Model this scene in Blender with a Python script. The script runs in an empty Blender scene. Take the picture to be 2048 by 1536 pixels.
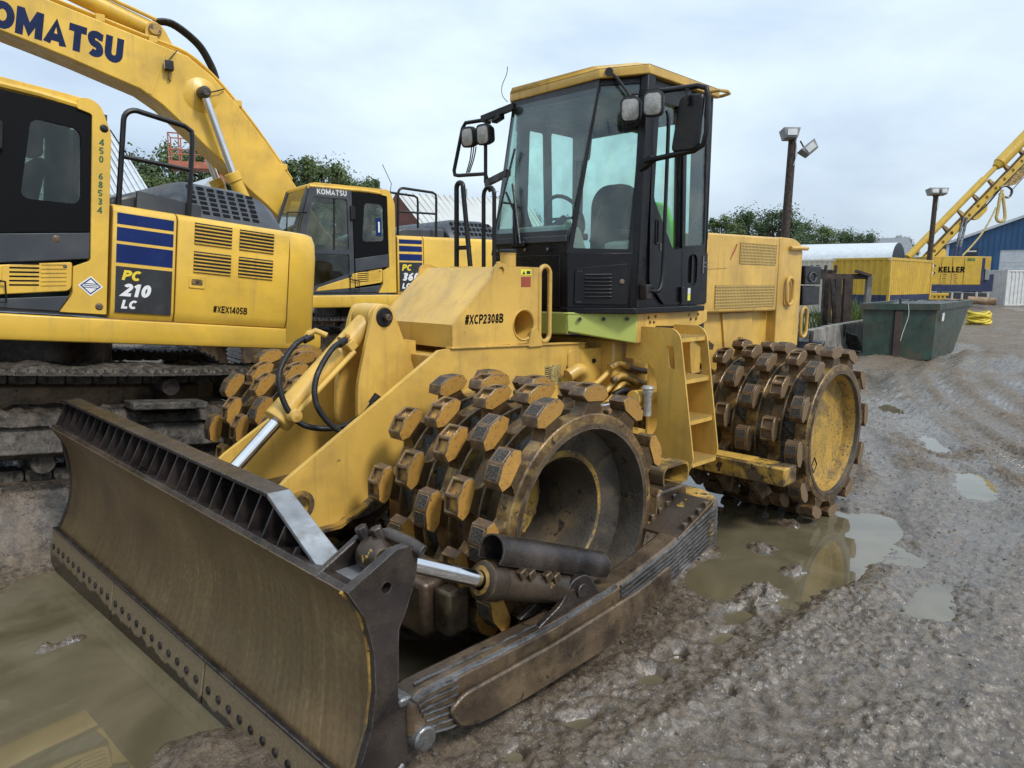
import bpy, bmesh, math, random
import numpy as np
from mathutils import Vector, Matrix
from mathutils.geometry import tessellate_polygon
random.seed(7)
scene = bpy.context.scene
COL = scene.collection
R = math.radians

# ------------------------------------------------------------------ camera
F_PX, YAW, PITCH, ROLL = 1440.74, 3.932154, -0.142976, 0.004416
CAM = Vector((2.89924, 3.97035, 1.99990))
_d = Vector((math.cos(YAW)*math.cos(PITCH), math.sin(YAW)*math.cos(PITCH), math.sin(PITCH)))
_r = Vector((math.sin(YAW), -math.cos(YAW), 0)); _u = _r.cross(_d)
_cr, _sr = math.cos(ROLL), math.sin(ROLL)
CR = _r*_cr + _u*_sr; CU = _u*_cr - _r*_sr
cd = bpy.data.cameras.new('camera'); cam = bpy.data.objects.new('camera', cd); COL.objects.link(cam)
cd.sensor_width = 36; cd.lens = F_PX/2048*36; cd.clip_start = .05; cd.clip_end = 3000
m = Matrix.Identity(4)
for i in range(3): m[i][0] = CR[i]; m[i][1] = CU[i]; m[i][2] = -_d[i]; m[i][3] = CAM[i]
cam.matrix_world = m
scene.camera = cam
def at(px, py, D):
    """world point D metres ahead of the camera position seen at photo pixel px,py (used to lay out the yard)"""
    return CAM + (_d + CR*((px-1024)/F_PX) - CU*((py-768)/F_PX))*D

# ------------------------------------------------------------------ sky + sun (bright overcast)
SUN_EL, SUN_AZ = R(48), R(92)          # high, behind the camera's right shoulder, veiled by cloud
w = bpy.data.worlds.new('World'); scene.world = w; w.use_nodes = True
nt = w.node_tree; nt.nodes.clear()
def WN(t, **k):
    n = nt.nodes.new(t)
    for a, b in k.items(): setattr(n, a, b)
    return n
sky = WN('ShaderNodeTexSky', sky_type='NISHITA', sun_disc=False, sun_elevation=SUN_EL, sun_rotation=R(90)-SUN_AZ,
         air_density=1.0, dust_density=2.0, ozone_density=1.0)
tc = WN('ShaderNodeTexCoord'); mp = WN('ShaderNodeMapping'); mp.inputs['Scale'].default_value = (1, 1, 2.6)
nz = WN('ShaderNodeTexNoise'); nz.inputs['Scale'].default_value = 1.9; nz.inputs['Detail'].default_value = 7; nz.inputs['Roughness'].default_value = .52; nz.inputs['Distortion'].default_value = .25
rp = WN('ShaderNodeValToRGB')
rp.color_ramp.elements[0].position = .36; rp.color_ramp.elements[0].color = (.31, .383, .483, 1)
rp.color_ramp.elements[1].position = .66; rp.color_ramp.elements[1].color = (.515, .597, .657, 1)
sc_ = WN('ShaderNodeVectorMath', operation='SCALE'); sc_.inputs['Scale'].default_value = .085
mix = WN('ShaderNodeMix', data_type='RGBA'); mix.inputs['Factor'].default_value = .86
bg = WN('ShaderNodeBackground'); bg.inputs['Strength'].default_value = 1.0
out = WN('ShaderNodeOutputWorld')
L = nt.links.new
L(tc.outputs['Generated'], mp.inputs['Vector']); L(mp.outputs['Vector'], nz.inputs['Vector']); L(nz.outputs['Fac'], rp.inputs['Fac'])
L(sky.outputs['Color'], sc_.inputs[0]); L(sc_.outputs[0], mix.inputs['A']); L(rp.outputs['Color'], mix.inputs['B'])
sx_ = WN('ShaderNodeSeparateXYZ'); L(tc.outputs['Generated'], sx_.inputs[0])
zr_ = WN('ShaderNodeMapRange'); zr_.inputs['From Min'].default_value = .0; zr_.inputs['From Max'].default_value = 1.; zr_.inputs['To Min'].default_value = .94; zr_.inputs['To Max'].default_value = 1.75   # standard overcast sky: brighter towards the zenith
L(sx_.outputs['Z'], zr_.inputs['Value']); zs_ = WN('ShaderNodeVectorMath', operation='SCALE'); L(mix.outputs['Result'], zs_.inputs[0]); L(zr_.outputs[0], zs_.inputs['Scale'])
L(zs_.outputs[0], bg.inputs['Color']); L(bg.outputs[0], out.inputs['Surface'])
sd = bpy.data.lights.new('sun', 'SUN'); sd.energy = 1.5; sd.angle = R(11); sd.color = (1, .965, .91)
so = bpy.data.objects.new('sun', sd); COL.objects.link(so)
sdir = Vector((math.cos(SUN_EL)*math.cos(SUN_AZ), math.cos(SUN_EL)*math.sin(SUN_AZ), math.sin(SUN_EL)))
so.rotation_euler = sdir.to_track_quat('Z', 'Y').to_euler()
vs = scene.view_settings; vs.view_transform = 'Standard'; vs.look = 'None'; vs.exposure = 0.74; vs.gamma = 1.0; vs.use_curve_mapping = False

# ------------------------------------------------------------------ materials
MATS = {}
def mat(name, base, rough=.5, metal=0., dirt=None, chip=None, var=.12, vscale=3., bump=0., bscale=60., rv=.12, spec=.5, coat=0., rand=0., edge=None, streak=None):
    """procedural paint / steel: base colour, large dirt patches, small chips, roughness variation, fine relief"""
    mt = bpy.data.materials.new(name); mt.use_nodes = True
    t = mt.node_tree; N = t.nodes; lk = t.links.new
    b = N['Principled BSDF']; b.inputs['Metallic'].default_value = metal
    b.inputs['Specular IOR Level'].default_value = spec
    if coat: b.inputs['Coat Weight'].default_value = coat; b.inputs['Coat Roughness'].default_value = .08
    tcn = N.new('ShaderNodeTexCoord')
    def noise(sc, det=5, rg=.55, dist=0.):
        n = N.new('ShaderNodeTexNoise'); n.inputs['Scale'].default_value = sc; n.inputs['Detail'].default_value = det
        n.inputs['Roughness'].default_value = rg; n.inputs['Distortion'].default_value = dist
        lk(tcn.outputs['Object'], n.inputs['Vector']); return n.outputs['Fac']
    def ramp(s, a, b_, lo=0., hi=1.):
        n = N.new('ShaderNodeMapRange'); n.inputs['From Min'].default_value = a; n.inputs['From Max'].default_value = b_
        n.inputs['To Min'].default_value = lo; n.inputs['To Max'].default_value = hi; n.clamp = True
        lk(s, n.inputs['Value']); return n.outputs[0]
    def mixc(f, A, B):
        n = N.new('ShaderNodeMix'); n.data_type = 'RGBA'
        if isinstance(f, float): n.inputs['Factor'].default_value = f
        else: lk(f, n.inputs['Factor'])
        for s, v in (('A', A), ('B', B)):
            if isinstance(v, tuple): n.inputs[s].default_value = (*v[:3], 1)
            else: lk(v, n.inputs[s])
        return n.outputs['Result']
    c = tuple(base)
    if var:
        v1 = noise(vscale, 6)
        dk = tuple(x*(1-2.2*var) for x in base); lt = tuple(min(1, x*(1+1.3*var)) for x in base)
        c = mixc(ramp(v1, .3, .7), dk, lt)
    if rand:
        oi = N.new('ShaderNodeObjectInfo'); c2 = tuple(x*(1-rand) for x in base)
        c = mixc(ramp(oi.outputs['Random'], 0, 1, 0, .8), c, c2)
    rg = ramp(noise(vscale*2.3+3, 4), .3, .7, max(.02, rough-rv), min(1, rough+rv))
    if dirt:
        dc, lo, hi, dsc, amt = dirt
        f = ramp(noise(dsc, 8, .62, .3), lo, hi, 0, amt); c = mixc(f, c, dc)
    if streak:    # grime washed down by rain
        sc2, lo2, hi2, am2 = streak
        mpn = N.new('ShaderNodeMapping'); mpn.inputs['Scale'].default_value = (13, 13, .9); lk(tcn.outputs['Object'], mpn.inputs['Vector'])
        ns = N.new('ShaderNodeTexNoise'); ns.inputs['Scale'].default_value = 1.; ns.inputs['Detail'].default_value = 6; ns.inputs['Roughness'].default_value = .65; lk(mpn.outputs[0], ns.inputs['Vector'])
        c = mixc(ramp(ns.outputs['Fac'], lo2, hi2, 0, am2), c, sc2)
    if chip:
        cc, th, csc = chip
        f = ramp(noise(csc, 7, .68), th, th+.025); c = mixc(f, c, cc)
    if edge:      # paint or rust rubbed off along edges
        ec, er, ea = edge
        bv = N.new('ShaderNodeBevel'); bv.samples = 3; bv.inputs['Radius'].default_value = er
        ge = N.new('ShaderNodeNewGeometry'); dp = N.new('ShaderNodeVectorMath'); dp.operation = 'DOT_PRODUCT'; lk(bv.outputs[0], dp.inputs[0]); lk(ge.outputs['Normal'], dp.inputs[1])
        f1 = ramp(dp.outputs['Value'], .985, .86, 0, 1); f2 = ramp(noise(26, 6, .7), .40, .60, 0, ea)
        mm = N.new('ShaderNodeMath'); mm.operation = 'MULTIPLY'; lk(f1, mm.inputs[0]); lk(f2, mm.inputs[1]); c = mixc(mm.outputs[0], c, ec)
    if isinstance(c, tuple): b.inputs['Base Color'].default_value = (*c[:3], 1)
    else: lk(c, b.inputs['Base Color'])
    lk(rg, b.inputs['Roughness'])
    if bump:
        bn = N.new('ShaderNodeBump'); bn.inputs['Strength'].default_value = bump; bn.inputs['Distance'].default_value = .02
        lk(noise(bscale, 6, .6), bn.inputs['Height']); lk(bn.outputs[0], b.inputs['Normal'])
    MATS[name] = mt; return mt
DUST = (.30, .235, .14); MUD = (.115, .088, .06); RUSTY = (.105, .062, .035)
mat('cat_yellow', (.65, .40, .082), .38, dirt=((.33, .205, .06), .46, .72, 2.6, .7), chip=((.10, .062, .034), .685, 11), streak=((.30, .19, .07), .52, .72, .55), var=.10, vscale=1.8, bump=.06, bscale=18, edge=((.13, .085, .04), .008, .85))
mat('cat_yellow_worn', (.46, .27, .05), .42, dirt=((.085, .06, .035), .45, .56, 5.5, .95), chip=((.05, .034, .022), .56, 13), var=.18, bump=.25, bscale=50, edge=((.06, .042, .028), .010, .95))
mat('lime', (.44, .50, .115), .42, dirt=((.30, .31, .10), .5, .8, 3, .5), var=.06)
mat('kom_yellow', (.71, .44, .058), .34, dirt=((.40, .255, .06), .48, .74, 2.6, .6), chip=((.12, .085, .05), .705, 13), streak=((.38, .26, .08), .54, .74, .5), var=.08, vscale=1.4, bump=.03, bscale=12, edge=((.36, .22, .05), .012, .6))
mat('kom_yellow2', (.70, .45, .07), .4, dirt=((.45, .31, .1), .5, .8, 1.5, .4), var=.06)
mat('slate', (.036, .042, .052), .46, dirt=((.10, .097, .09), .46, .78, 3, .4), var=.12, bump=.06, bscale=90)
mat('cab_black', (.0055, .0055, .0075), .34, dirt=((.03, .025, .02), .48, .8, 3.5, .55), var=.1, spec=.32)
mat('black_frame', (.007, .007, .008), .42, var=.1, spec=.35, dirt=((.035, .03, .027), .5, .8, 6, .5))
mat('rubber', (.009, .009, .010), .5, var=.2, spec=.35, dirt=((.085, .07, .045), .53, .78, 14, .6), bump=.15, bscale=120)
mat('steel_dark', (.050, .040, .037), .30, metal=.45, dirt=((.115, .088, .065), .44, .72, 8, .6), chip=((.26, .245, .23), .69, 26), var=.35, bump=.22, bscale=60, edge=((.30, .285, .27), .007, .85))
mat('steel_brown', (.098, .067, .043), .32, metal=.35, dirt=((.22, .155, .085), .44, .66, 5, .7), chip=((.036, .026, .019), .62, 15), var=.35, bump=.25, bscale=50, edge=((.32, .28, .24), .010, .85))
mat('steel_paint', (.080, .055, .036), .34, metal=.3, dirt=((.045, .034, .027), .42, .68, 6, .7), chip=((.45, .28, .05), .605, 7), var=.3, bump=.22, bscale=50, edge=((.42, .26, .05), .010, .85))
mat('steel_bright', (.25, .25, .25), .32, metal=.75, dirt=((.07, .062, .058), .44, .64, 12, .85), var=.3, bump=.2, bscale=70)
mat('steel_silver', (.40, .405, .41), .36, metal=.6, dirt=((.16, .13, .11), .48, .68, 9, .6), chip=((.08, .06, .05), .68, 20), var=.25, bump=.15, bscale=60)
mat('chrome', (.72, .72, .73), .13, metal=1., var=.05, rv=.06, dirt=((.3, .28, .25), .55, .8, 12, .4))
mat('foot_stem', (.135, .080, .034), .32, metal=.2, dirt=((.34, .215, .065), .49, .67, 8, .85), chip=((.032, .024, .018), .60, 13), var=.4, bump=.22, bscale=45, rand=.5, edge=((.32, .22, .105), .010, .9))
mat('foot_tip', (.54, .285, .058), .46, dirt=((.24, .115, .035), .47, .66, 15, .7), chip=((.055, .034, .021), .61, 32), var=.2, bump=.22, bscale=80, rand=.45, edge=((.09, .055, .032), .009, .95))
mat('foot_tip_dirty', (.235, .15, .075), .55, dirt=((.12, .085, .055), .42, .68, 12, .8), chip=((.40, .22, .05), .66, 16), var=.2, bump=.2, bscale=70, rand=.3)
mat('drum_disc', (.47, .29, .06), .5, dirt=((.15, .11, .06), .48, .60, 3.2, .8), chip=((.045, .036, .028), .575, 42), streak=((.17, .125, .06), .48, .68, .65), var=.16)
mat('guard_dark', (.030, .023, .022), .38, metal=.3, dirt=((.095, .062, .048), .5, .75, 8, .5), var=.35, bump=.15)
mat('grille_yellow', (.47, .32, .10), .5, var=.06)
mat('grille_back', (.23, .165, .055), .6, var=.1)
mat('black_gloss', (.004, .004, .005), .5, var=0, spec=.12)
mat('roof_dull', (.46, .465, .44), .6, var=.06, vscale=.5)
mat('foot_edge', (.11, .064, .034), .42, dirt=((.24, .125, .04), .47, .7, 22, .7), chip=((.03, .022, .016), .62, 40), var=.3, bump=.3, bscale=90, rand=.35, edge=((.20, .17, .14), .006, .7))
mat('foot_mud', (.075, .062, .047), .6, var=.4, vscale=60, bump=1.0, bscale=70, rand=.5)
mat('drum_shell', (.11, .075, .038), .33, metal=.25, dirt=((.27, .19, .09), .47, .68, 5, .7), chip=((.038, .029, .023), .61, 10), var=.35, bump=.22, bscale=40, edge=((.32, .26, .18), .012, .8))
mat('drum_inside', (.066, .055, .043), .46, dirt=((.15, .105, .055), .50, .68, 4, .75), chip=((.025, .02, .016), .60, 9), var=.35, bump=.25, bscale=50)
mat('drum_inside_yellow', (.46, .28, .05), .5, dirt=((.09, .07, .045), .42, .58, 8, .95), chip=((.06, .045, .035), .57, 30), var=.2, bump=.1)
mat('mud', (.060, .048, .036), .58, var=.5, vscale=14, bump=.9, bscale=40, dirt=((.27, .24, .20), .63, .70, 34, .9))
mat('mud_dry', (.085, .073, .058), .66, var=.45, vscale=16, bump=.7, bscale=50, dirt=((.035, .029, .023), .45, .63, 8, .8), streak=((.185, .165, .135), .54, .70, .6))
mat('concrete', (.20, .185, .16), .85, dirt=((.07, .066, .055), .42, .66, 2.2, .85), var=.25, bump=.35, bscale=40)
mat('skip_green', (.022, .046, .033), .42, dirt=((.085, .055, .03), .50, .68, 1.8, .7), streak=((.06, .05, .035), .5, .7, .6), chip=((.16, .15, .13), .70, 9), var=.25, bump=.12)
mat('rust', (.050, .030, .021), .72, var=.35, dirt=((.025, .018, .015), .4, .7, 4, .7), bump=.3, bscale=50)
mat('cont_yellow', (.55, .345, .03), .46, dirt=((.36, .25, .07), .5, .78, 1.2, .5), streak=((.34, .24, .08), .52, .72, .5), var=.08)
mat('navy', (.016, .026, .075), .45, var=.12, dirt=((.08, .075, .07), .5, .8, 3, .5))
mat('cream', (.62, .58, .46), .6, var=.08, dirt=((.35, .30, .22), .52, .8, 1.5, .5))
mat('white_metal', (.50, .53, .55), .40, var=.06, streak=((.36, .37, .37), .5, .75, .5))
mat('grey_roof', (.19, .20, .21), .7, var=.1)
mat('blue_metal', (.022, .085, .19), .45, var=.1, vscale=.6)
mat('brick_red', (.16, .055, .04), .75, var=.15)
mat('wood_pole', (.052, .035, .026), .8, var=.35, vscale=9, bump=.4, bscale=30)
mat('grey_lamp', (.23, .235, .235), .5, var=.1)
mat('lamp_glass', (.55, .56, .55), .15, var=.1, coat=.5)
mat('orange', (.40, .13, .07), .55, var=.15, dirt=((.33, .19, .14), .48, .75, 3, .7))
mat('white_paint', (.74, .74, .73), .45, var=.04)
mat('off_white', (.60, .60, .58), .5, var=.08)
mat('blue_decal', (.007, .022, .115), .42, var=.12, spec=.2, dirt=((.06, .075, .13), .56, .85, 5, .4))
mat('blue_letter', (.005, .015, .062), .5, var=.15, spec=.18)
mat('charcoal', (.022, .024, .028), .4, var=.15, dirt=((.09, .09, .09), .55, .8, 7, .4))
mat('black_ink', (.006, .006, .007), .8, var=0, spec=.12)
mat('green_ink', (.02, .10, .035), .5, var=0)
mat('yellow_print', (.76, .55, .04), .45, var=0)
mat('label_yellow', (.72, .68, .05), .4, var=.04)
mat('label_red', (.30, .06, .03), .45, var=.1)
mat('label_grey', (.42, .32, .12), .5, var=.3, vscale=60)
mat('seat_fabric', (.016, .017, .02), .85, var=.25, bump=.3)
mat('interior_grey', (.27, .27, .25), .7, var=.1)
mat('vest', (.16, .75, .03), .6, var=.1)
mat('black_plastic', (.009, .0095, .011), .36, var=.15, bump=.15, bscale=14, spec=.35)
mat('wrap', (.50, .40, .17), .8, var=.25, vscale=20, bump=.4)
mat('pipe_brown', (.30, .20, .12), .7, var=.3)
mat('hose_yellow', (.66, .50, .04), .5, var=.15)
mat('bark', (.07, .055, .042), .9, var=.3, vscale=8, bump=.4, bscale=20)
mat('lens', (.36, .35, .32), .12, var=.12, vscale=25, bump=.35, bscale=70, coat=.6)
mat('weed', (.10, .17, .045), .7, var=.3)
mat('red_tarp', (.20, .05, .05), .7, var=.3)
mat('stone', (.15, .13, .105), .55, var=.3, vscale=9, bump=.3, rand=.5)

def leaf_mat(name, c):
    mt = bpy.data.materials.new(name); mt.use_nodes = True; t = mt.node_tree; N = t.nodes; lk = t.links.new
    b = N['Principled BSDF']; b.inputs['Roughness'].default_value = .6
    tcn = N.new('ShaderNodeTexCoord'); n = N.new('ShaderNodeTexNoise'); n.inputs['Scale'].default_value = .9; n.inputs['Detail'].default_value = 6
    lk(tcn.outputs['Object'], n.inputs['Vector'])
    cr = N.new('ShaderNodeValToRGB'); cr.color_ramp.elements[0].position = .34; cr.color_ramp.elements[1].position = .68
    cr.color_ramp.elements[0].color = (c[0]*.55, c[1]*.6, c[2]*.6, 1); cr.color_ramp.elements[1].color = (c[0]*1.6, c[1]*1.45, c[2]*1.2, 1)
    lk(n.outputs['Fac'], cr.inputs['Fac']); lk(cr.outputs[0], b.inputs['Base Color'])
    tr = N.new('ShaderNodeBsdfTranslucent'); lk(cr.outputs[0], tr.inputs['Color'])
    mx = N.new('ShaderNodeMixShader'); mx.inputs[0].default_value = .28
    lk(b.outputs[0], mx.inputs[1]); lk(tr.outputs[0], mx.inputs[2]); lk(mx.outputs[0], N['Material Output'].inputs['Surface'])
    MATS[name] = mt
leaf_mat('leaf_dark', (.052, .088, .030)); leaf_mat('leaf_mid', (.078, .118, .038)); leaf_mat('leaf_light', (.10, .145, .045))

def glass_mat(name, tint, refl=1.0, film=0.):
    mt = bpy.data.materials.new(name); mt.use_nodes = True; t = mt.node_tree; N = t.nodes; lk = t.links.new
    N.remove(N['Principled BSDF'])
    tr = N.new('ShaderNodeBsdfTransparent'); tr.inputs[0].default_value = (*tint, 1)
    gl = N.new('ShaderNodeBsdfGlossy'); gl.inputs['Roughness'].default_value = .015; gl.inputs['Color'].default_value = (.95*refl, .97*refl, refl, 1)
    fr = N.new('ShaderNodeFresnel'); fr.inputs['IOR'].default_value = 1.5
    ge = N.new('ShaderNodeNewGeometry'); im = N.new('ShaderNodeMapRange'); im.inputs['To Min'].default_value = 1.5; im.inputs['To Max'].default_value = 1/1.5   # same reflectance from either face of the pane
    lk(ge.outputs['Backfacing'], im.inputs['Value']); lk(im.outputs[0], fr.inputs['IOR'])
    mx = N.new('ShaderNodeMixShader'); lk(fr.outputs[0], mx.inputs[0]); lk(tr.outputs[0], mx.inputs[1]); lk(gl.outputs[0], mx.inputs[2])
    o = mx.outputs[0]
    if film:      # dust film on the pane
        df = N.new('ShaderNodeBsdfDiffuse'); df.inputs[0].default_value = (.38, .36, .31, 1)
        tcn = N.new('ShaderNodeTexCoord'); n = N.new('ShaderNodeTexNoise'); n.inputs['Scale'].default_value = 5; n.inputs['Detail'].default_value = 8
        lk(tcn.outputs['Object'], n.inputs['Vector'])
        mr = N.new('ShaderNodeMapRange'); mr.inputs['From Min'].default_value = .4; mr.inputs['From Max'].default_value = .75; mr.inputs['To Max'].default_value = film
        lk(n.outputs['Fac'], mr.inputs['Value'])
        m2 = N.new('ShaderNodeMixShader'); lk(mr.outputs[0], m2.inputs[0]); lk(o, m2.inputs[1]); lk(df.outputs[0], m2.inputs[2]); o = m2.outputs[0]
    lk(o, N['Material Output'].inputs['Surface']); MATS[name] = mt
glass_mat('glass', (.84, .945, .915), film=.12); glass_mat('glass_dark', (.50, .57, .53), film=.06); glass_mat('glass_clear', (.80, .86, .82), film=.12)

def blade_mat(name):
    """wear streaks that follow the soil rolling up the mouldboard"""
    mt = bpy.data.materials.new(name); mt.use_nodes = True; t = mt.node_tree; N = t.nodes; lk = t.links.new
    b = N['Principled BSDF']; b.inputs['Metallic'].default_value = .12; b.inputs['Specular IOR Level'].default_value = .4
    tcn = N.new('ShaderNodeTexCoord'); sp = N.new('ShaderNodeSeparateXYZ'); lk(tcn.outputs['Object'], sp.inputs[0])
    def mth(op, a, b_):
        n = N.new('ShaderNodeMath'); n.operation = op
        for i, v in enumerate((a, b_)):
            if isinstance(v, (int, float)): n.inputs[i].default_value = v
            else: lk(v, n.inputs[i])
        return n.outputs[0]
    zz = mth('SUBTRACT', sp.outputs['Z'], .45); z2 = mth('MULTIPLY', zz, zz)
    bend = mth('MULTIPLY', z2, mth('MULTIPLY', sp.outputs['Y'], .45))
    yy = mth('ADD', mth('SUBTRACT', sp.outputs['Y'], bend), mth('MULTIPLY', zz, .12))
    cb = N.new('ShaderNodeCombineXYZ'); lk(mth('MULTIPLY', yy, 42), cb.inputs[0]); lk(mth('MULTIPLY', sp.outputs['Z'], 1.1), cb.inputs[1])
    n1 = N.new('ShaderNodeTexNoise'); n1.inputs['Scale'].default_value = 1; n1.inputs['Detail'].default_value = 9; n1.inputs['Roughness'].default_value = .72; lk(cb.outputs[0], n1.inputs['Vector'])
    n2 = N.new('ShaderNodeTexNoise'); n2.inputs['Scale'].default_value = 2.2; n2.inputs['Detail'].default_value = 7; n2.inputs['Distortion'].default_value = .4; lk(tcn.outputs['Object'], n2.inputs['Vector'])
    n3 = N.new('ShaderNodeTexNoise'); n3.inputs['Scale'].default_value = 45; n3.inputs['Detail'].default_value = 5; lk(tcn.outputs['Object'], n3.inputs['Vector'])
    s = mth('ADD', mth('ADD', mth('MULTIPLY', n1.outputs['Fac'], .42), mth('MULTIPLY', n2.outputs['Fac'], .36)), mth('MULTIPLY', n3.outputs['Fac'], .22))
    cr = N.new('ShaderNodeValToRGB'); e = cr.color_ramp.elements
    e[0].position = .34; e[0].color = (.066, .041, .022, 1); e[1].position = .68; e[1].color = (.275, .198, .092, 1)
    k = e.new(.46); k.color = (.122, .078, .036, 1); k = e.new(.56); k.color = (.168, .112, .050, 1)
    lk(s, cr.inputs['Fac']); lk(cr.outputs[0], b.inputs['Base Color'])
    mr = N.new('ShaderNodeMapRange'); mr.inputs['To Min'].default_value = .32; mr.inputs['To Max'].default_value = .60; lk(n1.outputs['Fac'], mr.inputs['Value']); lk(mr.outputs[0], b.inputs['Roughness'])
    bn = N.new('ShaderNodeBump'); bn.inputs['Strength'].default_value = .18; bn.inputs['Distance'].default_value = .01; lk(s, bn.inputs['Height']); lk(bn.outputs[0], b.inputs['Normal'])
    MATS[name] = mt
blade_mat('blade_steel')
def edge_mat():
    mt = bpy.data.materials.new('edge_steel'); mt.use_nodes = True; t = mt.node_tree; N = t.nodes; lk = t.links.new; b = N['Principled BSDF']; b.inputs['Metallic'].default_value = .2
    tcn = N.new('ShaderNodeTexCoord'); sp = N.new('ShaderNodeSeparateXYZ'); lk(tcn.outputs['Object'], sp.inputs[0])
    n = N.new('ShaderNodeTexNoise'); n.inputs['Scale'].default_value = 11; n.inputs['Detail'].default_value = 7; lk(tcn.outputs['Object'], n.inputs['Vector'])
    n2 = N.new('ShaderNodeTexNoise'); n2.inputs['Scale'].default_value = 60; n2.inputs['Detail'].default_value = 6; lk(tcn.outputs['Object'], n2.inputs['Vector'])
    a = N.new('ShaderNodeMath'); a.operation = 'MULTIPLY_ADD'; lk(n.outputs['Fac'], a.inputs[0]); a.inputs[1].default_value = -.11; lk(sp.outputs['Z'], a.inputs[2])
    y_ = N.new('ShaderNodeMath'); y_.operation = 'MULTIPLY_ADD'; lk(sp.outputs['Y'], y_.inputs[0]); y_.inputs[1].default_value = .025; lk(a.outputs[0], y_.inputs[2])
    m_ = N.new('ShaderNodeMapRange'); m_.inputs['From Min'].default_value = -.040; m_.inputs['From Max'].default_value = -.026; lk(y_.outputs[0], m_.inputs['Value'])      # splash line left by the puddle
    c2 = N.new('ShaderNodeMix'); c2.data_type = 'RGBA'; lk(n2.outputs['Fac'], c2.inputs['Factor']); c2.inputs['A'].default_value = (.135, .094, .050, 1); c2.inputs['B'].default_value = (.29, .215, .125, 1)
    cm = N.new('ShaderNodeMix'); cm.data_type = 'RGBA'; lk(m_.outputs[0], cm.inputs['Factor']); cm.inputs['A'].default_value = (.038, .027, .016, 1); lk(c2.outputs['Result'], cm.inputs['B']); lk(cm.outputs['Result'], b.inputs['Base Color'])
    r_ = N.new('ShaderNodeMapRange'); r_.inputs['To Min'].default_value = .18; r_.inputs['To Max'].default_value = .55; lk(m_.outputs[0], r_.inputs['Value']); lk(r_.outputs[0], b.inputs['Roughness'])
    bn = N.new('ShaderNodeBump'); bn.inputs['Strength'].default_value = .25; bn.inputs['Distance'].default_value = .01; lk(n2.outputs['Fac'], bn.inputs['Height']); lk(bn.outputs[0], b.inputs['Normal'])
    MATS['edge_steel'] = mt
edge_mat()

# ------------------------------------------------------------------ mesh builder
def catmull(pts, k=6):
    P = [Vector(p) for p in pts]; out_ = []
    for i in range(len(P)-1):
        p0, p1, p2, p3 = P[max(0, i-1)], P[i], P[i+1], P[min(len(P)-1, i+2)]
        for j in range(k):
            t = j/k
            out_.append(.5*((2*p1)+(p2-p0)*t+(2*p0-5*p1+4*p2-p3)*t*t+(3*p1-p0-3*p2+p3)*t**3))
    out_.append(P[-1]); return out_
def rounded(poly, r, k=4):
    """round the corners of a 2D polygon"""
    n = len(poly); out_ = []
    rr = r if isinstance(r, (list, tuple)) else [r]*n
    for i in range(n):
        p = Vector(poly[i]); a = Vector(poly[i-1])-p; b = Vector(poly[(i+1) % n])-p
        d = min(rr[i], a.length*.48, b.length*.48)
        if d < 1e-5: out_.append(tuple(p)); continue
        A = p+a.normalized()*d; B = p+b.normalized()*d
        for j in range(k+1):
            t = j/k; q = A*(1-t)**2+p*2*t*(1-t)+B*t*t; out_.append(tuple(q))
    return out_
def circ2(cx, cy, r, n=20): return [(cx+r*math.cos(2*math.pi*i/n), cy+r*math.sin(2*math.pi*i/n)) for i in range(n)]
def rect2(x0, x1, y0, y1): return [(x0, y0), (x1, y0), (x1, y1), (x0, y1)]

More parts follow.
